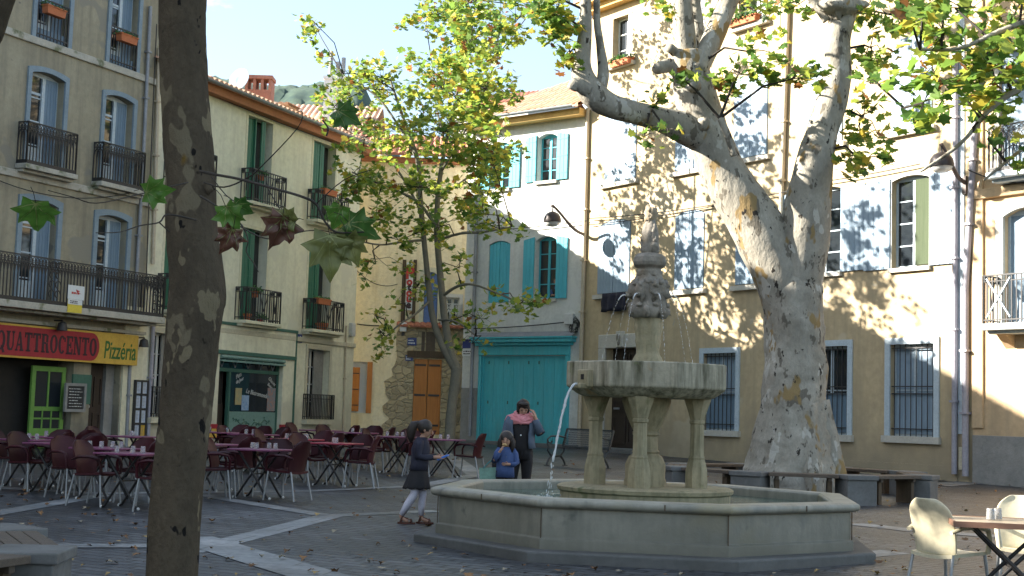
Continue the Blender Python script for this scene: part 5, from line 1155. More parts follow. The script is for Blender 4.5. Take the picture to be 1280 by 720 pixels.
def make_table(top_m, label, w=.72, l=.72):
    e = thing('terrace_table', label, 'table', (0,0,0)); MB().box(-w/2, w/2, -l/2, l/2, .715, .74).build('tabletop', top_m, e, bevel=.006)
    for s_ in (-1, 1):
        y = l*.3*s_
        mb = MB(); mb.tube([(-w*.34,y,.71),(w*.10,y,.3),(w*.36,y,.03),(w*.42,y,.015)], .017, 7); mb.build('leg', M['blackleg'], e, smooth=.9)
        mb = MB(); mb.tube([(w*.34,y*.86,.71),(-w*.10,y*.86,.3),(-w*.36,y*.86,.03),(-w*.42,y*.86,.015)], .017, 7); mb.build('leg', M['blackleg'], e, smooth=.9)
    mb = MB()
    for x, y in ((-w*.43,.26*l),(w*.43,.3*l),(-w*.43,-.26*l),(w*.43,-.3*l)): pass
    for s_ in (-1, 1):
        for x, y in ((w*.43, l*.3*s_), (-w*.43, l*.258*s_)): MB().ball((x,y,.018), .022, 8, 5).build('foot_cap', M['cap'], e)
    MB().bar((0,-l*.3,.37),(0,l*.3,.37),.018).build('stretcher', M['blackleg'], e)
    return e
tumbler_me = MB().lathe([(.036,0),(.037,.004),(.031,.088),(.028,.092),(0,.092)], 12, cap=False).lathe([(.032,.0),(.027,.08),(0,.082)], 12, cap=False)
def tumbler(label, loc, group):
    global _tm
    try: o = _tm.copy(); COL.objects.link(o)
    except NameError: o = _tm = tumbler_me.build('tumbler', M['tumbler'], smooth=.8)
    o.location = loc; tag(o, label, 'glass', group); return o
chair0 = make_chair(M['maroon'], 'x'); tab0 = make_table(M['mauvetop'], 'x'); first = {'c': True, 't': True}
TB = [ # px, py, rot, phrase, chair sides, glasses
 (165, 566, -22, 'the front plum table just left of the foreground trunk', 'LRB', 3), (132, 559.5, -24, 'the second plum table left of the foreground trunk', 'LRB', 4),
 (72, 553.5, -20, 'the third plum table left of the foreground trunk', 'LRB', 2), (38, 549, -22, 'the plum table nearest the left photo edge', 'LRB', 3),
 (166, 545, -26, 'the far plum table by the framed menu display', 'LRF', 2), (325, 561, -18, 'the front plum table just right of the foreground trunk', 'LRBN', 4),
 (262, 554.5, -22, 'the plum table tight behind the foreground trunk', 'LRB', 2), (420, 553.5, -20, 'the red table left of the girl', 'LRB', 2),
 (372, 548.5, -22, 'the plum table behind the red table', 'LRB', 4), (317, 542.5, -24, 'the plum table right in front of the shop window', 'LRB', 2),
 (270, 539.8, -24, 'the plum table at the dark shop doorway', 'RBF', 4), (446, 540.5, -20, 'the plum table nearest the orange shutter', 'LRB', 2),
 (402, 537.5, -24, 'the back table below the railed cream house window', 'LR', 2), (499, 545.5, -16, 'the plum table right before the rubble wall', 'LRB', 4),
 (556, 549, -8, 'the plum table in front of the slim tree trunk', 'LR', 2), (60, 545.5, -24, 'the back plum table before the green door', 'R', 1)]
side_nm = {'L': 'left of', 'R': 'right of', 'B': 'beyond', 'F': 'at the far corner of', 'N': 'before'}
rr = random.Random(21)
for i, (px, py, rot, ph, sides, ng) in enumerate(TB):
    lo, hi = 8., 60.; dd = ray(px, py)
    for _ in range(50):
        m_ = (lo+hi)/2; p = CAM+dd*(m_/dd.y)
        if p.z > g(p.x, p.y)+.74: lo = m_
        else: hi = m_
    p = CAM+dd*(lo/dd.y); zg = g(p.x, p.y); rz = radians(rot)
    t_ = tab0 if i == 0 else copy_tree(tab0); t_.location = (p.x, p.y, zg); t_.rotation_euler = (0, 0, rz); t_['group'] = 'tables of the pizzeria terrace'
    t_['label'] = ph.replace('the ', '', 1)+' on the square'
    if 'red table' in ph and 'between' not in ph:
        for ch in t_.children:
            if ch.name.startswith('tabletop'): ch.data = ch.data.copy(); ch.data.materials[0] = M['redtop']
    X = V((cos(rz), sin(rz), 0)); Y = V((-sin(rz), cos(rz), 0)); base = V((p.x, p.y, 0))
    for s_ in sides:
        off, ang = {'L': (-X*.52+Y*.02, 90), 'R': (X*.52-Y*.03, -90), 'B': (Y*.55+X*.05, 0), 'F': (Y*.55+X*.62, 0), 'N': (-Y*.42-X*.60, 120)}[s_]
        q = base+off+V((rr.uniform(-.09,.09), rr.uniform(-.09,.09), 0)); q.z = g(q.x, q.y)
        c_ = chair0 if first['c'] else copy_tree(chair0); first['c'] = False
        c_.location = q; c_.rotation_euler = (0, 0, rz+radians(ang+rr.uniform(-17, 17))); c_['group'] = 'maroon chairs of the pizzeria terrace'; c_['label'] = 'maroon chair '+side_nm[s_]+' '+ph
    gl = []
    for k in range(ng): gl.append(base+X*((k-(ng-1)/2)*.13+rr.uniform(-.02,.02))+Y*rr.uniform(-.14,.14))
    gl.sort(key=lambda q: q.x/q.y); od = {1: ['only'], 2: ['left', 'right'], 3: ['left', 'middle', 'right'], 4: ['leftmost', 'second', 'third', 'rightmost']}[ng]
    for q, w_ in zip(gl, od): tumbler(f'{w_} tumbler on {ph}', (q.x, q.y, zg+.74), 'upturned tumblers on the terrace tables')
# cream chairs and table, right foreground
ct = make_table(M['woodtop'], 'wood topped folding table with cream chairs at the lower right corner', .95, .8); p = at(1262, 649, 11.55); rzc = radians(-12)
ct.location = (p.x, p.y, 0); ct.rotation_euler = (0, 0, rzc); ct['label'] = 'wood topped folding table with cream chairs at the lower right corner'
for ch in list(ct.children):
    if ch.name.startswith('tabletop'):
        mb = MB(); fr2 = [(-.485,-.465,-.41,.41),(.465,.485,-.41,.41),(-.465,.465,-.41,-.39),(-.465,.465,.39,.41)]
        for a_, b_, c_, d_ in fr2: mb.box(a_, b_, c_, d_, .70, .745)
        mb.build('edge_band', M['woodedge'], ch)
cc = make_chair(M['cream'], 'cream plastic armchair seen from behind, left of the wood topped table', tall=1.04, sb_=2); q = ground(1163, 735); q = V((3.80, 11.95, 0)); cc.location = q; cc.rotation_euler = (0, 0, radians(122)); cc['group'] = 'cream chairs'
cc2 = copy_tree(cc); cc2.location = (4.66, 12.5, 0); cc2.rotation_euler = (0, 0, radians(-16)); cc2['label'] = 'cream plastic armchair behind the wood topped table at the right edge'
for k, (x, y_) in enumerate(((1238, 641), (1247, 642))):
    q = at(x, y_, 11.6+.06*k); tumbler(('left', 'right')[k]+' clear upturned tumbler on the wood topped table', (q.x, q.y, .746), 'tumblers on the wood topped table')

# ================================================================== fallen leaves
rr = random.Random(4)
def leaf_outline(s, fold=.2, seed=0):
    # five lobed plane leaf; returns list of points (x,y,z)
    pr = [(0,-.14),(.34,-.28),(.37,-.04),(.66,.08),(.44,.27),(.48,.60),(.25,.52),(0,.98),(-.25,.52),(-.48,.60),(-.44,.27),(-.66,.08),(-.37,-.04),(-.34,-.28)]
    return [(x*s, y*s, fold*s*(abs(x)*1.2-.3*y*y)) for x, y in pr]
mb = MB()
for k in range(1000):
    if k < 600: x = rr.uniform(-9, 11); y = rr.uniform(9, 36)
    else: y = rr.triangular(9, 26, 12); x = rr.uniform(-.42, .42)*y
    if (V((x, y, 0))-FC).length < 2.75: continue
    s_ = rr.uniform(.03, .085); a = rr.uniform(0, 6.28); R_ = Matrix.Rotation(a, 3, 'Z') @ Matrix.Rotation(rr.gauss(0, .25), 3, 'X'); z = g(x, y)+.012+s_*.08
    mb.poly([tuple(R_ @ V(p)+V((x, y, z))) for p in leaf_outline(s_, rr.uniform(.1, .7))], rr.choice((0,0,1,1,2,3)))
tag(mb.build('fallen_leaves', DRY), 'dry brown plane leaves scattered over the paving of the square', 'leaves', kind='stuff')
# ================================================================== trees
def resample(pts, n):
    # catmull-rom over (Vector, radius)
    out = []; P = [p for p, r in pts]; R_ = [r for p, r in pts]; m = len(P)
    for i in range(m-1):
        p0 = P[max(i-1, 0)]; p1 = P[i]; p2 = P[i+1]; p3 = P[min(i+2, m-1)]
        for k in range(n):
            f = k/n; q = .5*((2*p1)+(p2-p0)*f+(2*p0-5*p1+4*p2-p3)*f*f+(3*p1-p0-3*p2+p3)*f**3); out.append((q, R_[i]+(R_[i+1]-R_[i])*f))
    out.append((P[-1], R_[-1])); return out
def limb(mb, pts, seg=12, n=5, rough=.06, org=V((0,0,0)), plate=0.):
    s = resample(pts, n); mb.tube([p-org for p, r in s], [r for p, r in s], seg, rough=rough, plate=plate); return s
def pxl(lst, Y0, k=F_PX):
    # (px, py, half width px, depth) -> world point, radius
    out = []
    for it in lst:
        x, y, w_ = it[:3]; Y = Y0+(it[3] if len(it) > 3 else 0); p = at(x, y, Y); out.append((p, w_*Y/k))
    return out
def leaves(mb, centre, rad, n, size, rr, weights, droop=.4, shell=.55):
    cx = V(centre)
    for _ in range(n):
        d = V((rr.gauss(0,1), rr.gauss(0,1), rr.gauss(0,1))).normalized()*(rr.random()**shell)
        p = cx+V((d.x*rad[0], d.y*rad[1], d.z*rad[2])); s_ = size*rr.uniform(.6, 1.15)
        R_ = Matrix.Rotation(rr.uniform(0, 6.28), 3, 'Z') @ Matrix.Rotation(rr.gauss(.9+droop, .55)+pi/2, 3, 'X') @ Matrix.Rotation(rr.gauss(0, .4), 3, 'Y')
        mb.poly([tuple(R_ @ V(q)+p) for q in leaf_outline(s_, rr.uniform(-.1, .35))], rr.choices(range(5), weights)[0])
def clusters(mb, tw, cl, rr, size, weights, anchors, sub=.32, per=None, twr=.012):
    # each cluster (centre, radii, leaves): many small sprays with a twig each, tied back to the nearest limb point
    for (c, rad, n) in cl:
        n = int(n)
        k = max(3, n//14)
        a0 = min(anchors, key=lambda a: (a-c).length); mid = a0.lerp(c, .5)+V((rr.uniform(-.2,.2), rr.uniform(-.2,.2), rr.uniform(.05,.3)))
        tw.tube([a0, mid, c], [twr*2.2, twr*1.6, twr], 5)
        for _ in range(k):
            d = V((rr.gauss(0,1), rr.gauss(0,1), rr.gauss(0,1))).normalized()*(rr.random()**.45); q = c+V((d.x*rad[0], d.y*rad[1], d.z*rad[2]))
            b0 = c.lerp(mid, rr.uniform(0, .5)); tw.tube([b0, b0.lerp(q, .5)+V((0,0,rr.uniform(-.05,.15))), q], [twr*.9, twr*.7, twr*.4], 4, cap=False)
            leaves(mb, q, (sub, sub, sub*.8), max(2, int(n/k*rr.uniform(.5, 1.5))), size, rr, weights)
def sh(mb, org): mb.v = [(x-org.x, y-org.y, z-org.z) for x, y, z in mb.v]; return mb

# ---- big plane tree
rr = random.Random(31); zb = g(BT.x, BT.y); Yb = 25.6
bt = thing('plane_tree', 'huge pale barked plane tree with forked limbs inside the octagonal bench', 'tree', (BT.x, BT.y, zb)); ORG = V((BT.x, BT.y, zb))
mb = MB(); anchors = []
def lb(lst, seg=20, rough=.07, n=6, Y0=Yb, plate=0.):
    s = limb(mb, pxl(lst, Y0), seg, n, rough, plate=plate); anchors.extend(p for p, r in s); return s
lb([(991,640,74),(991,612,63),(990,585,57),(990,555,51),(991,520,44),(993,480,40),(994,440,37.5),(993,400,36),(991,365,36),(987,345,30),(984,328,14)], 56, .09, 14, plate=.03)
for k in range(7):  # root flares
    a = .4+2*pi*k/7; d = V((cos(a), sin(a), 0)); b0 = ORG+d*.55+V((0,0,1.3)); s = limb(mb, [(ORG+d*.42+V((0,0,1.7)), .2), (ORG+d*.60+V((0,0,.9)), .22), (ORG+d*.78+V((0,0,.3)), .2), (ORG+d*.95+V((0,0,-.2)), .16)], 10, 4, .15)
lb([(985,410,22),(973,345,33),(955,300,35,.05),(928,255,32,.1),(903,212,28,.15),(884,165,27,.2),(870,120,27,.2),(862,85,25,.2),(860,66,21,.2)])      # left limb
lb([(870,90,14),(888,55,14,.3),(905,15,13,.5),(925,-40,12,.6),(935,-120,9,.8)], 14); lb([(862,85,13,.2),(858,50,13,.1),(854,10,12,0),(850,-60,9,0)], 14); lb([(864,80,10,.4),(872,40,8,.5),(868,-10,8,.6),(875,-90,6,.6)], 12)
lb([(852,92,10,.2),(838,82,9,.1),(826,84,8,0),(821,86,7.5,-.1)], 14, .12)                                           # sawn stub
lb([(850,72,7,.2),(840,62,6,0),(836,60,6,-.1)], 12, .15)
lb([(882,175,19,.1),(855,160,20,0),(825,149,16,-.2),(792,141,14.5,-.4),(762,132,16,-.5),(742,118,18,-.6),(730,100,16,-.6),(727,78,12,-.6),(731,45,9,-.6),(732,5,7.5,-.6),(729,-50,7,-.6),(735,-130,5,-.6)], 16)  # low left branch with elbow
lb([(748,120,9,-.5),(754,92,7.5,-.5),(750,55,5,-.5),(746,20,4.5,-.5),(747,-50,4,-.5)], 10); lb([(735,112,13,-.7),(720,105,8,-.8),(715,112,6,-.8)], 10, .2)
lb([(992,420,22),(996,350,32),(1004,300,33,-.05),(1010,255,29,-.1),(1018,205,24,-.2),(1028,165,20,-.2),(1039,130,19.5,-.2),(1047,92,17,-.25),(1047,50,16,-.3),(1054,18,17,-.3),(1058,4,17,-.3)])  # right limb
mb.ball(at(1051,8,Yb-.5), .30, 14, 10, (1.1,.9,.75), rough=.5); mb.ball(at(1071,8,Yb-.5), .17, 12, 8, (1.3,.9,.7), rough=.6)   # pollard knob
lb([(1035,25,7,-.3),(1018,2,5.5,-.3),(1000,-20,5,-.3),(960,-90,4,-.3)], 10); lb([(1062,5,9,-.4),(1075,-40,7,-.5),(1090,-120,5,-.6)], 10); lb([(1045,0,9,-.2),(1035,-60,7,0),(1030,-140,5,0)], 10)
lb([(900,148,4,-.9),(910,170,5,-.9),(917,195,4,-.9)], 6)
for (x, y) in ((868,108),(880,155)): mb.ball(at(x, y, Yb-.2), rr.uniform(.12,.17), 10, 7, rough=.6)
sh(mb, ORG).build('trunk', M['barkpale'], bt, smooth=4)
tw = MB(); cr = MB(); wts = (4, 2, 3, 1.6, .5)
cl = []
def cpx(x, y, rx, ry, n, dY=0, rd=.8, Y0=Yb): Y = Y0+dY; k = Y/F_PX; return (at(x, y, Y), (rx*k, rd, ry*k), n)
cl += [cpx(925,90,55,22,110,-1), cpx(985,100,45,28,95,-1.2), cpx(945,66,45,14,36,-.8), cpx(1085,150,32,40,110,-.6), cpx(1075,200,38,22,90,-.6), cpx(1090,60,30,45,70,-.4), cpx(695,35,26,45,150,-.6), cpx(710,70,14,16,40,-.8), cpx(855,100,16,12,30,-1), cpx(828,122,14,8,14,-.8), cpx(805,172,24,8,16,-.8), cpx(1120,20,50,18,60,-.6), cpx(670,10,26,14,50,-.6), cpx(830,12,24,16,26,.6), cpx(835,165,8,7,8,-.9)]
for _ in range(64):  # crown above the frame: only its shade and sparkle reach the picture
    a = rr.uniform(0, 6.28); r_ = 6.8*rr.random()**.5; z = rr.uniform(10.2, 15); cl.append((V((BT.x+r_*cos(a)-.8, BT.y+r_*sin(a)+1.4, z)), (1.15, 1.15, .8), 75))
clusters(cr, tw, cl, rr, .17, wts, anchors, .30, twr=.014)
sh(tw, ORG).build('twigs', M['twig'], bt); sh(cr, ORG).build('crown', LEAF, bt)

# ---- slim tree in front of the rubble wall
rr = random.Random(17); Ys = 39.0; ps = ground(563, 561); ps = at(563, 560, Ys); ORG = V((ps.x, ps.y, g(ps.x, ps.y)))
st = thing('slim_tree', 'slender young plane tree with yellow green leaves before the orange door', 'tree', ORG)
mb = MB(); anchors = []
lb([(561,575,7.5),(562,545,6.8),(565,505,6.2),(569,480,7),(571,458,7)], 12, .08, Y0=Ys)
lb([(570,462,6),(560,445,5.2),(548,420,4.6),(540,392,4.2),(536,360,3.9),(532,320,3.6),(528,280,3.4),(525,240,3.2),(522,200,3),(510,165,2.4),(498,130,1.8),(488,100,1.2)], 10, .06, Y0=Ys)
lb([(571,460,6),(563,440,5.2),(557,405,5),(553,370,4.6),(549,330,4.2),(546,290,3.9),(547,250,3.4),(551,215,3),(557,180,2.4),(566,140,2),(575,100,1.6),(588,40,1.2),(595,0,.9)], 10, .06, Y0=Ys)
for l in ([(546,285,2.4),(525,255,2),(500,240,1.7,.4),(470,228,1.3,.6),(440,215,1,.8)], [(531,300,2),(505,302,1.6,-.5),(475,306,1.3,-.8),(445,300,1,-1)], [(549,300,2),(575,292,1.7,-.4),(605,290,1.4,-.6),(640,283,1,-.8)], [(553,370,2.2),(572,358,1.9,-.5),(592,356,1.6,-.8),(625,368,1.2,-1),(650,380,.9,-1.2)],
          [(522,200,2),(500,160,1.6,.5),(470,120,1.2,.8),(430,95,.9,1)], [(551,215,2),(572,180,1.7,-.4),(598,130,1.4,-.6),(622,70,1,-.8)], [(538,375,1.8),(520,392,1.4,-.5),(500,405,1.1,-.8),(478,425,.8,-1)], [(529,270,1.8),(505,225,1.5,.8),(475,185,1.2,1.2),(440,165,.9,1.6)], [(548,400,1.5),(570,402,1.2,-.6),(595,420,.8,-.8)], [(557,180,1.5),(545,130,1.2,.6),(540,80,.9,1)], [(547,250,1.6),(580,225,1.3,.6),(615,205,.9,.8)]):
    lb(l, 6, .03, 4, Y0=Ys)
sh(mb, ORG).build('trunk', M['barkthin'], st, smooth=4)
tw = MB(); cr = MB()
C2 = [(585,50,52,55,330,0),(608,110,40,48,300,-.4),(545,105,55,40,300,.4),(478,105,50,36,260,.6),(428,92,38,26,150,.9),(470,168,66,34,340,.5),(550,165,70,40,380,0),(612,190,40,34,230,-.4),(448,222,46,34,240,.8),(520,235,70,36,330,0),(600,238,42,30,190,-.5),(470,275,50,22,130,-.4),(545,285,60,22,140,.4),(605,268,38,16,80,-.5),(470,330,52,26,46,-.8),(500,300,44,16,60,-.5),(620,285,38,14,70,-.8),(645,378,36,18,120,-1.1),(600,398,34,20,70,-.8),(478,425,20,22,46,-1),(520,360,30,30,40,.4),(575,335,24,22,36,-.5),(495,380,30,24,22,-.8),(420,130,30,30,90,.8),(555,15,60,22,170,0),(625,40,28,40,120,-.5),(390,25,22,32,60,1.5),(590,430,30,10,22,-.9),(470,395,16,14,14,-1)]
cl = [cpx(x, y, rx, ry, int(n*(.78 if o_ > -3 else .9)), dY+o_, 1.5, Ys) for x, y, rx, ry, n, dY in C2 for o_ in (((-1.6, 1.4) if n > 50 else (0, .3))+((-5,) if (x, y) in ((585,50),(608,110),(625,40),(612,190),(550,165),(545,105)) else ()))]
for _ in range(14): a = rr.uniform(0, 6.28); r_ = 2.8*rr.random()**.5; cl.append((V((ORG.x+.6+r_*cos(a), ORG.y+r_*sin(a), rr.uniform(12.2, 15))), (1.1,1.1,.8), 90))
clusters(cr, tw, cl, rr, .16, (4.0, 1.2, 4.2, 1.3, .4), anchors, .34, twr=.009)
sh(tw, ORG).build('twigs', M['twig'], st); sh(cr, ORG).build('crown', LEAF, st)

# ---- foreground trunk
rr = random.Random(5); Yf = 8.0; pf = at(207, 835, Yf); ORG = V((pf.x, pf.y, 0))
fg = thing('foreground_tree', 'dark mottled plane tree trunk rising through the left foreground', 'tree', ORG)
mb = MB(); anchors = []
lb([(205,880,40),(208,830,36),(212,770,32),(215,720,31),(219,640,31),(227,560,31.5),(236,470,32.5),(243,400,34.5),(247,370,34.5),(245,330,32.5),(240,290,32),(239,240,31),(235,180,30.5),(231,120,30),(229,60,29.5),(229,0,29.5),(232,-80,28),(240,-200,24),(250,-330,18)], 72, .04, 12, Y0=Yf, plate=.035)
for x, y in ((240,208),(243,285),(238,300),(243,400),(240,350),(262,236)): mb.ball(at(x, y, Yf-.125), .03, 8, 6, (1,.5,1), rough=.8)
for s_ in (-1, 1): lb([(240+5*s_,-180,15),(240+70*s_,-300,12,.6*s_),(240+190*s_,-420,8,1.2*s_),(240+300*s_,-520,5,1.6*s_)], 10, Y0=Yf)
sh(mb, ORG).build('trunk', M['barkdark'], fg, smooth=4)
tw = MB(); cr = MB(); cl = []
for _ in range(44): a = rr.uniform(0, 6.28); r_ = 3.9*rr.random()**.5; cl.append((V((ORG.x+r_*cos(a), ORG.y-.3+r_*sin(a), rr.uniform(5.9, 9.5))), (.9,.9,.7), 26))
clusters(cr, tw, cl, rr, .17, wts, anchors, .3, twr=.01)
sh(tw, ORG).build('twigs', M['twig'], fg); sh(cr, ORG).build('crown', LEAF, fg)
# low leafy spray of the same tree with single big leaves, near the lens
Yn = 6.4; mb = MB()
def tp(lst, r0, r1): 
    pts = [at(x, y, Yf-.25+(Yn-Yf+.25)*min(1, abs(x-240)/130)) for x, y in lst]; s = resample([(p, r0+(r1-r0)*i/(len(pts)-1)) for i, p in enumerate(pts)], 4); mb.tube([p-ORG for p, r in s], [r for p, r in s], 6)
for l, r0, r1 in (([(250,214),(268,218),(300,224),(340,235),(375,245),(395,255),(405,275),(420,290),(455,290)], .009, .004), ([(255,228),(280,234),(310,222),(330,205),(372,160),(378,140)], .005, .002), ([(250,245),(270,257),(290,270),(303,283),(310,300),(308,315),(318,330),(323,340)], .006, .002), ([(300,283),(325,296),(350,299),(375,290),(400,288),(420,292)], .004, .002), ([(265,222),(290,250),(330,258),(352,262),(345,256)], .003, .002), ([(245,275),(210,268),(199,278),(175,282),(150,290),(120,291)], .006, .002), ([(199,278),(212,290)], .004, .003), ([(235,228),(200,236),(165,245),(120,254),(90,246),(60,238)], .004, .002), ([(335,236),(350,262),(352,266)], .003, .002), ([(403,150),(410,160),(408,170)], .005, .004), ([(395,255),(430,225),(465,212)], .003, .002)): tp(l, r0, r1)
tg = mb.build('spray', M['twig'], fg, smooth=4)
G1_, G2_ = leaf_mat('big_leaf_green', (.085,.19,.03), .4), leaf_mat('big_leaf_deep', (.05,.12,.025), .4); B1_, B2_ = leaf_mat('big_leaf_brown', (.115,.05,.03), .25), leaf_mat('big_leaf_olive', (.15,.16,.045), .35)
VEIN = leaf_mat('leaf_vein', (.26,.28,.10), .3)
def big_leaf(px, py, size, rot, tilt, m_, fold=.25, yaw=0, label=None):
    p = at(px, py, Yn if px > 200 else Yn+.5)-ORG; mb = MB(); o_ = leaf_outline(1, fold); s_ = size*1.12*Yn/F_PX
    # fan from centre with finer folds so that light breaks over it
    ctr = (0, .18, -.06); R_ = Matrix.Rotation(radians(yaw), 3, 'Z') @ Matrix.Rotation(pi/2+radians(tilt), 3, 'X') @ Matrix.Rotation(radians(rot), 3, 'Z')
    pts = []; n = len(o_); sd_ = V((px*.1, py*.1, 1))
    for k in range(n):
        a, b_ = V(o_[k]), V(o_[(k+1) % n]); pts.append(a); pts.append(a.lerp(b_, .33)*.985); pts.append(a.lerp(b_, .66)*1.01)
    k = len(pts); vs = []; C0 = V(ctr); surf = lambda x_, y_: fold*(.55*abs(x_)-.5*(x_*x_+y_*y_))+(.12+.25*fold)*noise.noise(sd_+V((x_*3.2, y_*3.2, 0)))-.22*fold*max(0, y_)**2+.05*abs(sin(3.5*atan2(x_, y_+.35)))*(x_*x_+y_*y_)
    for f in (.3, .6, .82, 1.):
        for q in pts:
            w_ = C0.lerp(q, f); x_, y_ = w_.x, w_.y-.2; r2 = x_*x_+y_*y_
            w_.z = fold*(.55*abs(x_)-.5*r2)+(.12+.25*fold)*noise.noise(sd_+V((x_*3.2, y_*3.2, 0)))-.22*fold*max(0, y_)**2+.05*abs(sin(3.5*atan2(x_, y_+.35)))*r2
            vs.append(tuple(R_ @ (w_*s_)+p))
    vs.append(tuple(R_ @ (C0*s_)+p)); fs = [[4*k, i, (i+1) % k] for i in range(k)]
    for j in range(3): fs += [[j*k+i, (j+1)*k+i, (j+1)*k+(i+1) % k, j*k+(i+1) % k] for i in range(k)]
    mb.add(vs, fs)
    for tip in ((0,.9),(.44,.56),(-.44,.56),(.6,.08),(-.6,.08),(.3,-.24),(-.3,-.24)):
        b_ = V((0,-.1)); e_ = V(tip); n2 = V((-(e_-b_).y, (e_-b_).x)).normalized()*.014; prev = None
        for j in range(7):
            c_ = b_.lerp(e_, j/6); row = [tuple(R_ @ (V((q_.x, q_.y, surf(q_.x, q_.y-.2)+sg_*.006))*s_)+p) for sg_ in (1, -1) for q_ in (c_-n2*(1-j/8), c_+n2*(1-j/8))]
            if prev: mb.poly([prev[0], prev[1], row[1], row[0]], 1); mb.poly([prev[2], prev[3], row[3], row[2]], 1)
            prev = row
    o = mb.build('leaf', [m_, VEIN], tg, smooth=4); b0 = R_ @ (V((0,-.12,0))*s_)+p; b1 = R_ @ (V((.1,-.55,.12))*s_)+p+V((0,0,.03)); MB().tube([b0, b0.lerp(b1, .5)+V((0,0,.012)), b1], .0018, 5).build('stalk', M['twig'], tg, smooth=4)
    if label: o['label'] = label
for a_ in ((45,258,46,178,48,G1_,.15,10,'bright green leaf hanging alone before the grey house'),(186,240,34,-80,25,G1_,.2,20),(284,262,34,200,20,G1_,.25,-20),(295,256,26,240,40,G2_,.3,10),(290,290,30,160,10,B1_,.9,25,'crumpled brown leaf just right of the foreground trunk'),(352,275,40,170,15,B1_,.8,30,'large crumpled brown leaf before the cream house'),(365,276,28,60,30,B2_,.6,-20),(412,300,50,185,5,B2_,.3,15,'largest olive brown leaf hanging before the cream house'),(425,262,30,160,30,G1_,.3,0),(440,280,38,240,20,G2_,.2,-10),(436,300,34,200,15,B2_,.3,0),(425,140,30,240,20,G2_,.2,0,'single dark green leaf against the far roofs')): big_leaf(*a_)

# ---- near tree at the right whose branch hangs into the picture
rr = random.Random(8); Yr = 13.5; ORG = V((7.6, 14.2, 0))
nt_ = thing('leafy_branch_tree', 'plane tree at the right whose leafy branches hang into the upper right corner', 'tree', ORG)
mb = MB(); anchors = []
s = limb(mb, [(ORG+V((0,0,-.2)), .34), (ORG+V((0,0,1.2)), .26), (ORG+V((-.05,.1,3)), .23), (ORG+V((-.1,0,4.6)), .2), (ORG+V((.1,.1,6.6)), .14), (ORG+V((.2,.2,8.5)), .08)], 16, 5, .06)
for l in ([(1600,70,12),(1480,60,9),(1380,80,6),(1300,100,4.5),(1245,130,3.5),(1200,180,2.5),(1150,215,1.6)], [(1600,-20,10),(1450,-10,7),(1340,10,5),(1260,35,3.6),(1200,60,2.6),(1150,62,1.8)], [(1380,80,5),(1330,150,3.4),(1280,185,2.4),(1230,225,1.5)], [(1300,100,3.4),(1230,105,2.4),(1175,120,1.6),(1130,135,1)]): lb(l, 8, .05, 5, Y0=Yr)
sh(mb, ORG).build('trunk', M['barkpale'], nt_, smooth=4); tw = MB(); cr = MB()
cl = [cpx(x, y, rx, ry, n, dY, .5, Yr) for x, y, rx, ry, n, dY in [(a_,b_,c_,d_,int(e_*1.15),f_) for a_,b_,c_,d_,e_,f_ in ((1180,50,45,34,70,0),(1225,85,48,40,100,.2),(1180,105,42,26,55,-.2),(1262,30,40,34,70,.3),(1265,110,34,40,60,0),(1150,145,34,20,32,-.3),(1235,150,30,24,24,0),(1205,10,60,16,50,.3),(1255,200,26,20,12,0),(1120,40,22,26,22,-.3),(1300,60,40,60,90,.3),(1140,15,30,14,24,0),(1100,105,26,10,14,.2))]]
for _ in range(24): a = rr.uniform(0, 6.28); r_ = 3.2*rr.random()**.5; cl.append((V((ORG.x+.8+r_*cos(a), ORG.y+.8+r_*sin(a), rr.uniform(6.5, 10.5))), (.9,.9,.7), 40))
clusters(cr, tw, cl, rr, .135, (4, 1.6, 3.2, 1.3, .35), anchors, .26, twr=.007)
sh(tw, ORG).build('twigs', M['twig'], nt_); sh(cr, ORG).build('crown', LEAF, nt_)

# ---- tree of the lower left ring bench: only the end of a limb shows in the top left corner
rr = random.Random(9); ORG = V((-5.58, 9.62, 0)); lt = thing('bench_tree', 'plane tree of the lower left bench, one dark limb showing in the top left corner', 'tree', ORG)
mb = MB(); anchors = []
s = limb(mb, [(ORG+V((0,0,-.2)), .5), (ORG+V((0,0,.4)), .36), (ORG+V((.05,0,2)), .3), (ORG+V((.1,.05,3.4)), .27), (ORG+V((.3,.05,4.4)), .2), (ORG+V((.2,0,6.5)), .12)], 16, 5, .08); anchors += [p for p, r in s]
lb([(-330,-20,22),(-200,80,17),(-90,100,14),(-20,60,12),(5,10,10),(30,-60,8),(60,-160,6)], 10, Y0=9.4)
sh(mb, ORG).build('trunk', M['barkdark'], lt, smooth=4); tw = MB(); cr = MB(); cl = []
for _ in range(60): a = rr.uniform(0, 6.28); r_ = 4.2*rr.random()**.5; cl.append((V((ORG.x-.6+r_*cos(a), ORG.y-.5+r_*sin(a), rr.uniform(5.4, 10))), (.9,.9,.7), 36))
clusters(cr, tw, cl, rr, .18, wts, anchors, .3, twr=.01)
sh(tw, ORG).build('twigs', M['twig'], lt); sh(cr, ORG).build('crown', LEAF, lt)
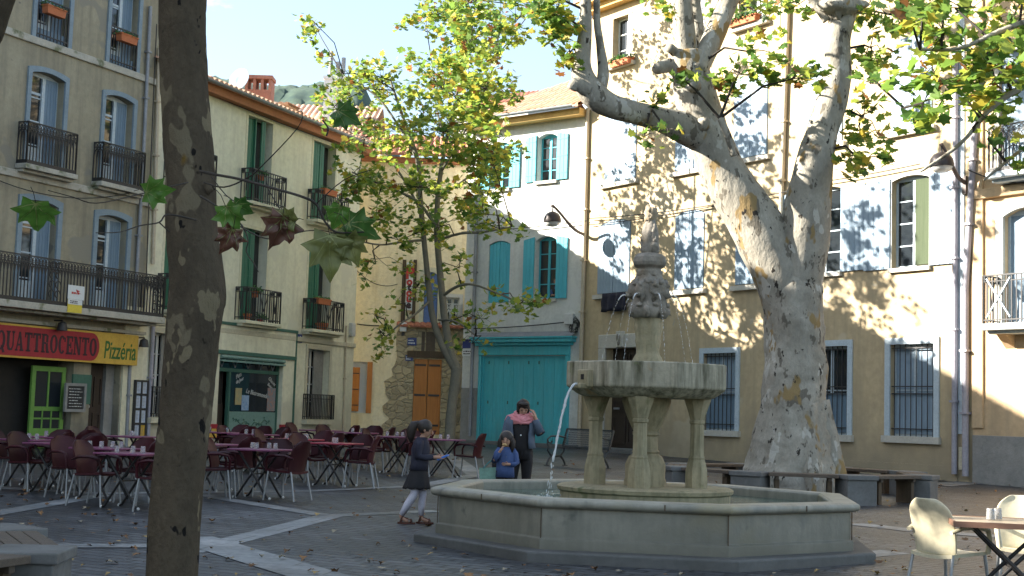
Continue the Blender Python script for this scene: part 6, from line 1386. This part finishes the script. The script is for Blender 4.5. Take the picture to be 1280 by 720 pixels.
# ================================================================== people
MB.LR = .09
def skin_obj(name, pts, edges, m_, parent, sub=1, root=0):
    me = bpy.data.meshes.new(name); me.from_pydata([p[0] for p in pts], edges, []); me.materials.append(m_)
    o = bpy.data.objects.new(name, me); COL.objects.link(o); o.parent = parent
    md = o.modifiers.new('skin', 'SKIN'); md.use_smooth_shade = True; md.branch_smoothing = .3
    for i, p in enumerate(pts):
        r = p[1]; me.skin_vertices[0].data[i].radius = (r, r) if not hasattr(r, '__len__') else r; me.skin_vertices[0].data[i].use_root = (i == root)
    sb = o.modifiers.new('sub', 'SUBSURF'); sb.levels = sub; sb.render_levels = sub; return o
class Body:
    def __init__(s, e, k, hk=1.0):
        s.e = e; s.k = k; s.hk = hk; s.p = []; s.ed = []; s.ix = {}
    def add(s, nm, x, y, z, r, par=None):
        s.ix[nm] = len(s.p); s.p.append((V((x, y, z))*s.k, r*s.k))
        if par is not None: s.ed.append((s.ix[par], s.ix[nm]))
        return s
    def P(s, nm): return s.p[s.ix[nm]][0]
    def hand(s, wrist, d, side, curl, tag_):
        # d: hand direction, side: across the knuckles (towards the thumb), curl: way the fingers bend
        w = V(s.P(wrist))/s.k; d = V(d).normalized(); side = V(side); side = (side-d*side.dot(d)).normalized(); curl = V(curl); curl = (curl-d*curl.dot(d)).normalized()
        pm = w+d*.05; s.add(tag_+'palm', *pm, .026, wrist)
        for i, (o_, l) in enumerate(((.024,.068),(.008,.078),(-.009,.072),(-.025,.056))):
            b0 = w+d*.088+side*o_; m1 = b0+d*l*.5+curl*l*.15; t1 = m1+d*l*.32+curl*l*.42
            s.add(f'{tag_}f{i}a', *b0, .0095, tag_+'palm'); s.add(f'{tag_}f{i}b', *m1, .0085, f'{tag_}f{i}a'); s.add(f'{tag_}f{i}c', *t1, .007, f'{tag_}f{i}b')
        b0 = w+d*.04+side*.034+curl*.008; s.add(tag_+'ta', *b0, .011, tag_+'palm'); t1 = b0+d*.035+side*.02+curl*.02; s.add(tag_+'tb', *t1, .0085, tag_+'ta')
    def build(s, m_): return skin_obj('body', s.p, s.ed, m_, s.e, 2)
def face(e, c, k, yaw, pitch, hair_band=False):
    # eyes, brows, nose, mouth, ears laid on a head of radius ~.09 (faces -y, then turned)
    R_ = Matrix.Rotation(yaw, 3, 'Z') @ Matrix.Rotation(pitch, 3, 'X'); q = lambda x, y, z: V(c)+R_ @ (V((x, y, z))*k)
    mb = MB()
    for s_ in (-1, 1): mb.ball(q(.032*s_, -.082, .006), .009*k, 8, 6, (1.2,.6,.7)); mb.bar(q(.02*s_, -.088, .027), q(.044*s_, -.082, .028), .004*k)
    mb.build('eyes', M['dark'], e, smooth=4)
    mb = MB(); mb.tube([q(0,-.088,.012), q(0,-.101,-.012), q(0,-.108,-.026), q(0,-.09,-.033)], [.007*k,.010*k,.013*k,.007*k], 8); 
    for s_ in (-1, 1): mb.ball(q(.081*s_, -.002, -.004), .024*k, 8, 6, (.4,.7,1.1))
    mb.build('nose_and_ears', M['skin'], e, smooth=4)
    MB().ball(q(0,-.088,-.056), .021*k, 8, 5, (1.1,.45,.34)).build('mouth', M['lip'], e, smooth=4)
    return q
def head_chain(b, c, k, par, yaw=0, pitch=0):
    R_ = Matrix.Rotation(yaw, 3, 'Z') @ Matrix.Rotation(pitch, 3, 'X'); f = lambda x, y, z: (V(c)+R_ @ (V((x, y, z))*k))/b.k
    b.add('jaw', *f(0,-.028,-.068), .054*k/b.k, par); b.add('h1', *f(0,-.012,-.01), .081*k/b.k, 'jaw'); b.add('h2', *f(0,.004,.045), .083*k/b.k, 'h1'); b.add('h3', *f(0,.008,.092), .052*k/b.k, 'h2')
def oloft(rings, a0, a1, seg=18):
    mb = MB(); n = len(rings)
    for (cx,cy,cz,rx,ry) in rings:
        for k in range(seg+1): a = a0+(a1-a0)*k/seg; mb.v.append((cx+rx*cos(a), cy+ry*sin(a), cz))
    for i in range(n-1):
        for k in range(seg): q = i*(seg+1)+k; mb.f.append([q, q+1, q+seg+2, q+seg+1]); mb.m.append(0)
    return mb
def cloth(mb, name, m_, e, th=.008, smooth=4):
    o = mb.build(name, m_, e, smooth=smooth); s_ = o.modifiers.new('solid', 'SOLIDIFY'); s_.thickness = th; s_.offset = 1; return o
def kr(k, rs): return [tuple(v*k for v in r) for r in rs]
def tubek(k, pts, rad, seg=10): return MB().tube([V(p)*k for p in pts], [r*k for r in rad], seg, rough=.22)

# --- woman with the pink scarf
pw_ = at(650, 600, 20.2); zg = g(pw_.x, 20.2)
e = thing('person', 'woman in a denim jacket and pink scarf with one hand raised to her dark hair', 'person', (pw_.x, 20.2, zg), radians(-4))
b = Body(e, 1.0)
b.add('pel',0,0,.90,.115).add('wai',0,0,1.04,.10,'pel').add('che',0,.0,1.22,.12,'wai').add('nkb',.0,.0,1.345,.065,'che').add('nk',.01,-.03,1.40,.046,'nkb')
hc = V((.02,-.075,1.475)); head_chain(b, hc, 1.0, 'nk', radians(12), radians(22))
b.add('sl',-.16,.01,1.31,.055,'nkb').add('el',-.245,.05,1.06,.04,'sl').add('wl',-.27,-.04,.82,.027,'el')
b.add('sr',.165,.0,1.31,.055,'nkb').add('er',.285,-.06,1.12,.042,'sr').add('wr',.205,-.10,1.34,.027,'er')
b.hand('wr', (-.35,.02,.95), (-.5,-.8,0), (-.9,.3,.2), 'R'); b.hand('wl', (-.05,-.15,-1), (0,-1,0), (.8,0,0), 'L')
for s_, n_ in ((-1,'l'), (1,'r')): b.add('hi'+n_,.085*s_,0,.85,.088,'pel').add('kn'+n_,.095*s_,-.015,.47,.056,'hi'+n_).add('an'+n_,.10*s_,.03,.08,.037,'kn'+n_).add('to'+n_,.115*s_,-.13,.03,.03,'an'+n_)
b.build(M['skin']); face(e, hc, 1.0, radians(12), radians(22))
mb = MB(); q = lambda x, y, z: hc+Matrix.Rotation(radians(12),3,'Z') @ (Matrix.Rotation(radians(22),3,'X') @ V((x,y,z)))
mb.ball(q(0,.022,.042), .103, 16, 10, (.95,1.0,.93), rough=.15); mb.ball(q(0,-.05,.085), .06, 12, 8, (1.3,.8,.6), rough=.2); mb.ball(q(-.07,.0,.0), .05, 10, 7, (.6,1,1.3), rough=.3); mb.ball(q(.07,.0,.0), .05, 10, 7, (.6,1,1.3), rough=.3); mb.build('hair', M['hair'], e, smooth=4)
cloth(MB().loft([(0,0,.80,.165,.125),(0,0,.95,.155,.12),(0,0,1.06,.145,.11),(0,-.01,1.2,.165,.125),(0,0,1.30,.15,.105),(0,0,1.36,.09,.08)], 20), 'top', M['blackcloth'], e)
cloth(oloft([(0,0,.90,.205,.155),(0,0,1.0,.185,.15),(0,0,1.1,.185,.15),(0,0,1.2,.205,.16),(0,0,1.29,.20,.14),(0,.01,1.345,.145,.11),(0,.02,1.39,.095,.085)], radians(-55), radians(235), 24), 'jacket', M['denim'], e, .014)
for s_, pts in (('l', [(-.14,.01,1.33),(-.19,.02,1.25),(-.245,.05,1.06),(-.262,.0,.93),(-.27,-.035,.84)]), ('r', [(.14,0,1.33),(.2,-.02,1.26),(.285,-.06,1.12),(.27,-.075,1.14),(.225,-.095,1.27),(.21,-.10,1.32)])): tubek(1, pts, [.075,.078,.066,.058,.05] if s_ == 'l' else [.075,.078,.068,.066,.054,.05], 12).build('sleeve', M['denim'], e, smooth=4)
mb = MB()
for k, (zz, rx, ry, r_) in enumerate(((1.30,.15,.125,.022),(1.318,.16,.13,.026),(1.34,.152,.125,.028),(1.36,.138,.118,.026),(1.38,.122,.11,.026),(1.40,.108,.102,.024),(1.415,.095,.095,.02))): mb.tube([(rx*cos(a)+.01, ry*sin(a)-.02, zz-.04*(sin(a)<0)*abs(sin(a))+.012*sin(3*a+k*2)) for a in [2*pi*q_/20+k*.5 for q_ in range(21)]], r_, 8, rough=.5)
mb.tube([(-.07,-.12,1.32),(0,-.15,1.265),(.07,-.12,1.32)], [.03,.036,.03], 9, rough=.5); mb.tube([(-.05,-.125,1.35),(.01,-.15,1.305),(.06,-.12,1.35)], [.03,.034,.03], 9, rough=.5); mb.tube([(-.1,.02,1.36),(-.19,.03,1.335),(-.24,.06,1.285)], [.042,.042,.02], 9, rough=.5); mb.tube([(-.1,.06,1.37),(-.17,.09,1.34),(-.21,.12,1.27)], [.04,.04,.02], 9, rough=.5); mb.build('scarf', M['pink'], e, smooth=4)
mb = MB()
for k in range(3): mb.ball((0, -.127, 1.2-.055*k), .012, 7, 5, (1,.5,1))
mb.build('buttons', M['paperw'], e)
MB().loft([(0,0,.74,.17,.13),(0,0,.86,.172,.132),(0,0,.93,.155,.12)], 18).build('trouser_hips', M['blackcloth'], e, smooth=4)
for s_ in (-1, 1): tubek(1, [(.085*s_,0,.86),(.09*s_,0,.7),(.095*s_,-.015,.47),(.10*s_,.02,.2),(.10*s_,.03,.07)], [.094,.09,.068,.055,.052], 12).build('trouser_leg', M['blackcloth'], e, smooth=4); MB().tube([(.10*s_,.07,.04),(.11*s_,-.05,.045),(.12*s_,-.17,.03)], [.04,.045,.03], 9).build('shoe', M['dark'], e, smooth=4)
hb = thing('handbag', 'dark handbag hanging at the side of the woman with the pink scarf', 'bag', (pw_.x-.30, 20.1, zg+.52)); MB().ball((0,0,.12), .15, 14, 9, (.75,.5,.95), rough=.1).build('pouch', M['blackcloth'], hb, smooth=4); MB().tube([(-.07,0,.22),(-.04,0,.34),(.0,0,.36),(.04,0,.34),(.07,0,.22)], .010, 6).build('strap', M['dark'], hb, smooth=4)
# --- small child with the blue cardigan
pc = at(631, 600, 19.75); zg = g(pc.x, 19.75); k = .69; e = thing('person', 'small child in a blue cardigan and hairband eating by the fountain', 'person', (pc.x, 19.75, zg), radians(6))
b = Body(e, k); b.add('pel',0,0,.88,.12).add('wai',0,0,1.02,.115,'pel').add('che',0,0,1.18,.125,'wai').add('nkb',0,0,1.32,.065,'che').add('nk',0,-.01,1.38,.05,'nkb')
hc = V((.0,-.03,1.485*k+.004)); hk = .92; head_chain(b, hc, hk, 'nk', radians(-14), radians(3))
b.add('sl',-.15,0,1.28,.055,'nkb').add('el',-.24,-.10,1.06,.042,'sl').add('wl',-.135,-.21,1.27,.03,'el'); b.hand('wl', (.45,-.1,.75), (.3,-.9,0), (.6,.5,.2), 'L')
b.add('sr',.15,0,1.28,.055,'nkb').add('er',.235,-.03,1.03,.042,'sr').add('wr',.06,-.19,1.0,.03,'er'); b.hand('wr', (-.95,-.15,.05), (0,-.3,.9), (-.3,.9,0), 'R')
for s_, n_ in ((-1,'l'), (1,'r')): b.add('hi'+n_,.085*s_,0,.83,.09,'pel').add('kn'+n_,.095*s_,-.015,.46,.058,'hi'+n_).add('an'+n_,.10*s_,.03,.09,.04,'kn'+n_).add('to'+n_,.115*s_,-.14,.035,.032,'an'+n_)
b.build(M['skin']); face(e, hc, hk, radians(-14), radians(3)); q = lambda x, y, z: hc+Matrix.Rotation(radians(-14),3,'Z') @ (V((x,y,z))*hk)
mb = MB(); mb.ball(q(0,.022,.038), .104*hk, 16, 10, (.97,.98,.95), rough=.12)
for s_ in (-1, 1): mb.tube([q(.07*s_,.0,.06), q(.095*s_,.01,-.02), q(.10*s_,.02,-.10), q(.085*s_,.0,-.19)], [.03,.04,.04,.018], 9, rough=.3)
mb.tube([q(0,.08,.05), q(0,.105,-.04), q(.02,.10,-.14), q(.02,.10,-.24)], [.06,.075,.075,.03], 10, rough=.25); mb.build('hair', M['hair'], e, smooth=4)
MB().tube([q(.104*cos(a), .0+.01, .03+.108*sin(a)) for a in [pi*i_/12 for i_ in range(13)]], .008, 6).build('hairband', M['band'], e, smooth=4)
cloth(MB().loft(kr(k, [(0,0,.74,.19,.155),(0,0,.9,.18,.15),(0,0,1.05,.165,.14),(0,0,1.18,.17,.14),(0,0,1.28,.15,.11),(0,0,1.34,.085,.08)]), 20), 'cardigan', M['blue'], e)
for pts in ([(-.12,0,1.30),(-.18,-.03,1.22),(-.24,-.10,1.06),(-.20,-.15,1.13),(-.15,-.20,1.24)], [(.12,0,1.30),(.19,0,1.2),(.235,-.03,1.03),(.16,-.12,1.0),(.085,-.18,1.0)]): tubek(k, pts, [.07,.07,.062,.056,.046], 12).build('sleeve', M['blue'], e, smooth=4)
mb = MB()
for i_ in range(4): mb.ball((0, -.147*k-.006, (1.15-.1*i_)*k), .009, 6, 4, (1,.5,1))
mb.build('buttons', M['denim'], e)
for s_ in (-1, 1): tubek(k, [(.085*s_,0,.86),(.09*s_,0,.7),(.095*s_,-.01,.46),(.10*s_,.02,.22),(.10*s_,.03,.08)], [.1,.096,.07,.06,.055], 12).build('trouser_leg', M['blackcloth'], e, smooth=4); MB().tube([V((.10*s_,.07,.05))*k, V((.11*s_,-.05,.05))*k, V((.12*s_,-.18,.035))*k], [.035,.036,.025], 9).build('shoe', M['dark'], e, smooth=4)
br_ = hc+V((-.035,-.125,-.065)); o = MB().ball(br_*0, .028, 10, 7, (1.3,.8,.8), rough=.3).build('bread', M['bread'], None, smooth=4); Wm = Matrix.Translation(e.location) @ Matrix.Rotation(radians(6), 4, 'Z'); o.location = Wm @ br_; tag(o, 'piece of bread held to the mouth of the child in blue', 'bread')
sb = thing('shopping_bag', 'pale green shopping bag with handles beside the child in blue', 'bag', (pc.x-.22, 19.8, zg+.40)); mb = MB(); mb.add([(-.13,-.06,0),(.13,-.06,0),(.13,.06,0),(-.13,.06,0),(-.15,-.05,.22),(.15,-.05,.24),(.15,.05,.24),(-.15,.05,.22)], [(0,3,2,1),(0,1,5,4),(1,2,6,5),(2,3,7,6),(3,0,4,7)]); mb.build('sack', M['mintbag'], sb)
MB().tube([(-.09,-.05,.22),(-.02,-.06,.30),(.07,-.05,.37),(.12,-.03,.40),(.11,.0,.3),(.10,-.05,.23)], .008, 6).build('handle', M['turq'], sb, smooth=4)
# --- girl with white tights
pg = ground(522, 655); k = .79; e = thing('person', 'girl in dark jacket, black skirt and white tights walking beside the fountain', 'person', (pg.x, pg.y, pg.z), radians(80))
b = Body(e, k); b.add('pel',0,0,.90,.115).add('wai',0,-.0,1.04,.10,'pel').add('che',0,-.01,1.22,.115,'wai').add('nkb',0,-.02,1.36,.06,'che').add('nk',0,-.035,1.42,.046,'nkb')
hc = V((0,-.065,1.515*k)); hk = .95; head_chain(b, hc, hk, 'nk', 0, radians(14))
for s_, n_ in ((-1,'l'), (1,'r')):
    b.add('s'+n_,.14*s_,-.01,1.31,.042,'nkb').add('e'+n_,.185*s_,-.015,1.09,.03,'s'+n_).add('w'+n_,.075*s_,-.27+.02*s_,1.08,.028,'e'+n_); b.hand('w'+n_, (-.25*s_,-.95,.05), (-.4*s_,.1,.9), (-.9*s_,-.1,.1), n_)
b.add('hil',-.085,0,.86,.088,'pel').add('knl',-.085,.05,.48,.056,'hil').add('anl',-.085,.27,.11,.036,'knl').add('tol',-.09,.13,.03,.03,'anl')
b.add('hir',.085,0,.86,.088,'pel').add('knr',.09,-.05,.47,.056,'hir').add('anr',.09,-.03,.08,.036,'knr').add('tor',.095,-.19,.03,.03,'anr')
b.build(M['skin']); face(e, hc, hk, 0, radians(14)); q = lambda x, y, z: hc+Matrix.Rotation(radians(14),3,'X') @ (V((x,y,z))*hk)
mb = MB(); mb.ball(q(0,.026,.036), .105*hk, 16, 10, (.95,1.0,.95), rough=.1); mb.ball(q(0,.125,.045), .045, 10, 7, rough=.3); mb.tube([q(0,.12,.05), q(0,.175,.02), q(0,.19,-.06), q(0,.175,-.15), q(0,.15,-.22)], [.04,.058,.062,.05,.015], 10, rough=.3); mb.build('hair', M['hair'], e, smooth=4)
cloth(MB().loft(kr(k, [(0,.01,.87,.175,.145),(0,0,.96,.165,.135),(0,0,1.06,.155,.13),(0,-.01,1.2,.165,.14),(0,-.01,1.31,.15,.115),(0,-.02,1.385,.08,.075)]), 20), 'jacket', M['navy'], e, .01)
for s_ in (-1, 1): tubek(k, [(.12*s_,-.01,1.34),(.165*s_,-.015,1.26),(.188*s_,-.01,1.09),(.15*s_,-.13,1.07),(.095*s_,-.235,1.08)], [.07,.072,.064,.055,.044], 12).build('sleeve', M['navy'], e, smooth=4)
MB().loft(kr(k, [(0,.01,.866,.172,.145),(0,.01,.884,.172,.145)]), 20).build('shirt_hem', M['band'], e, smooth=4)
sk = MB(); ring = []
for i_ in range(8):
    f = i_/7; z = .875-.31*f; 
    for j_ in range(40): a = 2*pi*j_/40; r_ = 1+.05*f*sin(a*10); sk.v.append((k*(.165+.055*f)*r_*cos(a), k*(.01+.03*f+(.14+.085*f)*r_*sin(a)), k*(z+.01*f*sin(a*10))))
for i_ in range(7):
    for j_ in range(40): sk.f.append([i_*40+j_, i_*40+(j_+1) % 40, (i_+1)*40+(j_+1) % 40, (i_+1)*40+j_]); sk.m.append(0)
cloth(sk, 'skirt', M['blackcloth'], e, .008)
tubek(k, [(-.08,.01,.77),(-.085,.02,.7),(-.085,.05,.48),(-.085,.16,.30),(-.085,.25,.14)], [.09,.082,.064,.06,.042], 12).build('tights_leg', M['tights'], e, smooth=4)
tubek(k, [(.08,0,.77),(.088,-.02,.7),(.09,-.05,.47),(.09,-.035,.3),(.09,-.03,.13)], [.09,.082,.064,.06,.042], 12).build('tights_leg', M['tights'], e, smooth=4)
for x, y0 in ((-.087, .16), (.093, -.1)):
    mb = MB(); mb.loft(kr(k, [(x,y0,.0,.045,.15),(x,y0,.03,.045,.15)]), 16); mb.tube([V((x-.045,y0-.07,.03))*k, V((x,y0-.07,.075))*k, V((x+.045,y0-.07,.03))*k], .012, 6); mb.tube([V((x-.045,y0+.10,.03))*k, V((x-.04,y0+.07,.11))*k, V((x+.04,y0+.07,.11))*k, V((x+.045,y0+.10,.03))*k], .011, 6); mb.bar(V((x,y0-.07,.07))*k, V((x,y0+.07,.11))*k, .02, .012); mb.build('sandal', M['sandal'], e, smooth=.9)
Wm = Matrix.Translation(e.location) @ Matrix.Rotation(radians(80), 4, 'Z'); o = MB().obox((0,0,0), (.055,0,0), (0,.075,0), (0,0,.012)).build('blue_toy', M['phone'], None, bevel=.006); o.matrix_world = Wm @ Matrix.Translation(V((0,-.385,1.08))*k) @ Matrix.Rotation(radians(-25), 4, 'X'); tag(o, 'flat blue toy held in the hands of the walking girl', 'toy')
# --- somebody at the turquoise window
u, z = C.pix(691, 361, -.1); e = thing('person', 'person in a blue top leaning at the open turquoise window', 'person', C.w(u, .30, h2[2]-.45), C.rz); k = .8
b = Body(e, k); b.add('wai',0,.1,.75,.12).add('che',0,.05,1.0,.12,'wai').add('nkb',0,.0,1.13,.06,'che').add('nk',0,-.02,1.19,.05,'nkb'); hc = V((0,-.04,1.285*k)); head_chain(b, hc, .95, 'nk', 0, .1)
for s_, n_ in ((-1,'l'), (1,'r')): b.add('s'+n_,.15*s_,.02,1.1,.055,'nkb').add('e'+n_,.19*s_,-.08,.86,.045,'s'+n_).add('w'+n_,.05*s_,-.20,.72,.03,'e'+n_); b.hand('w'+n_, (-.8*s_,-.4,0), (0,-.5,.8), (0,.3,-.9), n_)
b.build(M['skin']); face(e, hc, .95, 0, .1); MB().ball(hc+V((0,.025,.04)), .1, 14, 9, rough=.2).build('hair', M['hair'], e, smooth=4)
cloth(MB().loft(kr(k, [(0,.1,.6,.18,.14),(0,.08,.8,.17,.135),(0,.04,1.0,.175,.13),(0,.02,1.09,.155,.11),(0,0,1.15,.08,.07)]), 18), 'top', M['blue'], e)
for s_ in (-1, 1): tubek(k, [(.12*s_,.02,1.11),(.17*s_,0,1.03),(.192*s_,-.08,.86),(.08*s_,-.18,.74)], [.068,.07,.062,.048], 10).build('sleeve', M['blue'], e, smooth=4)
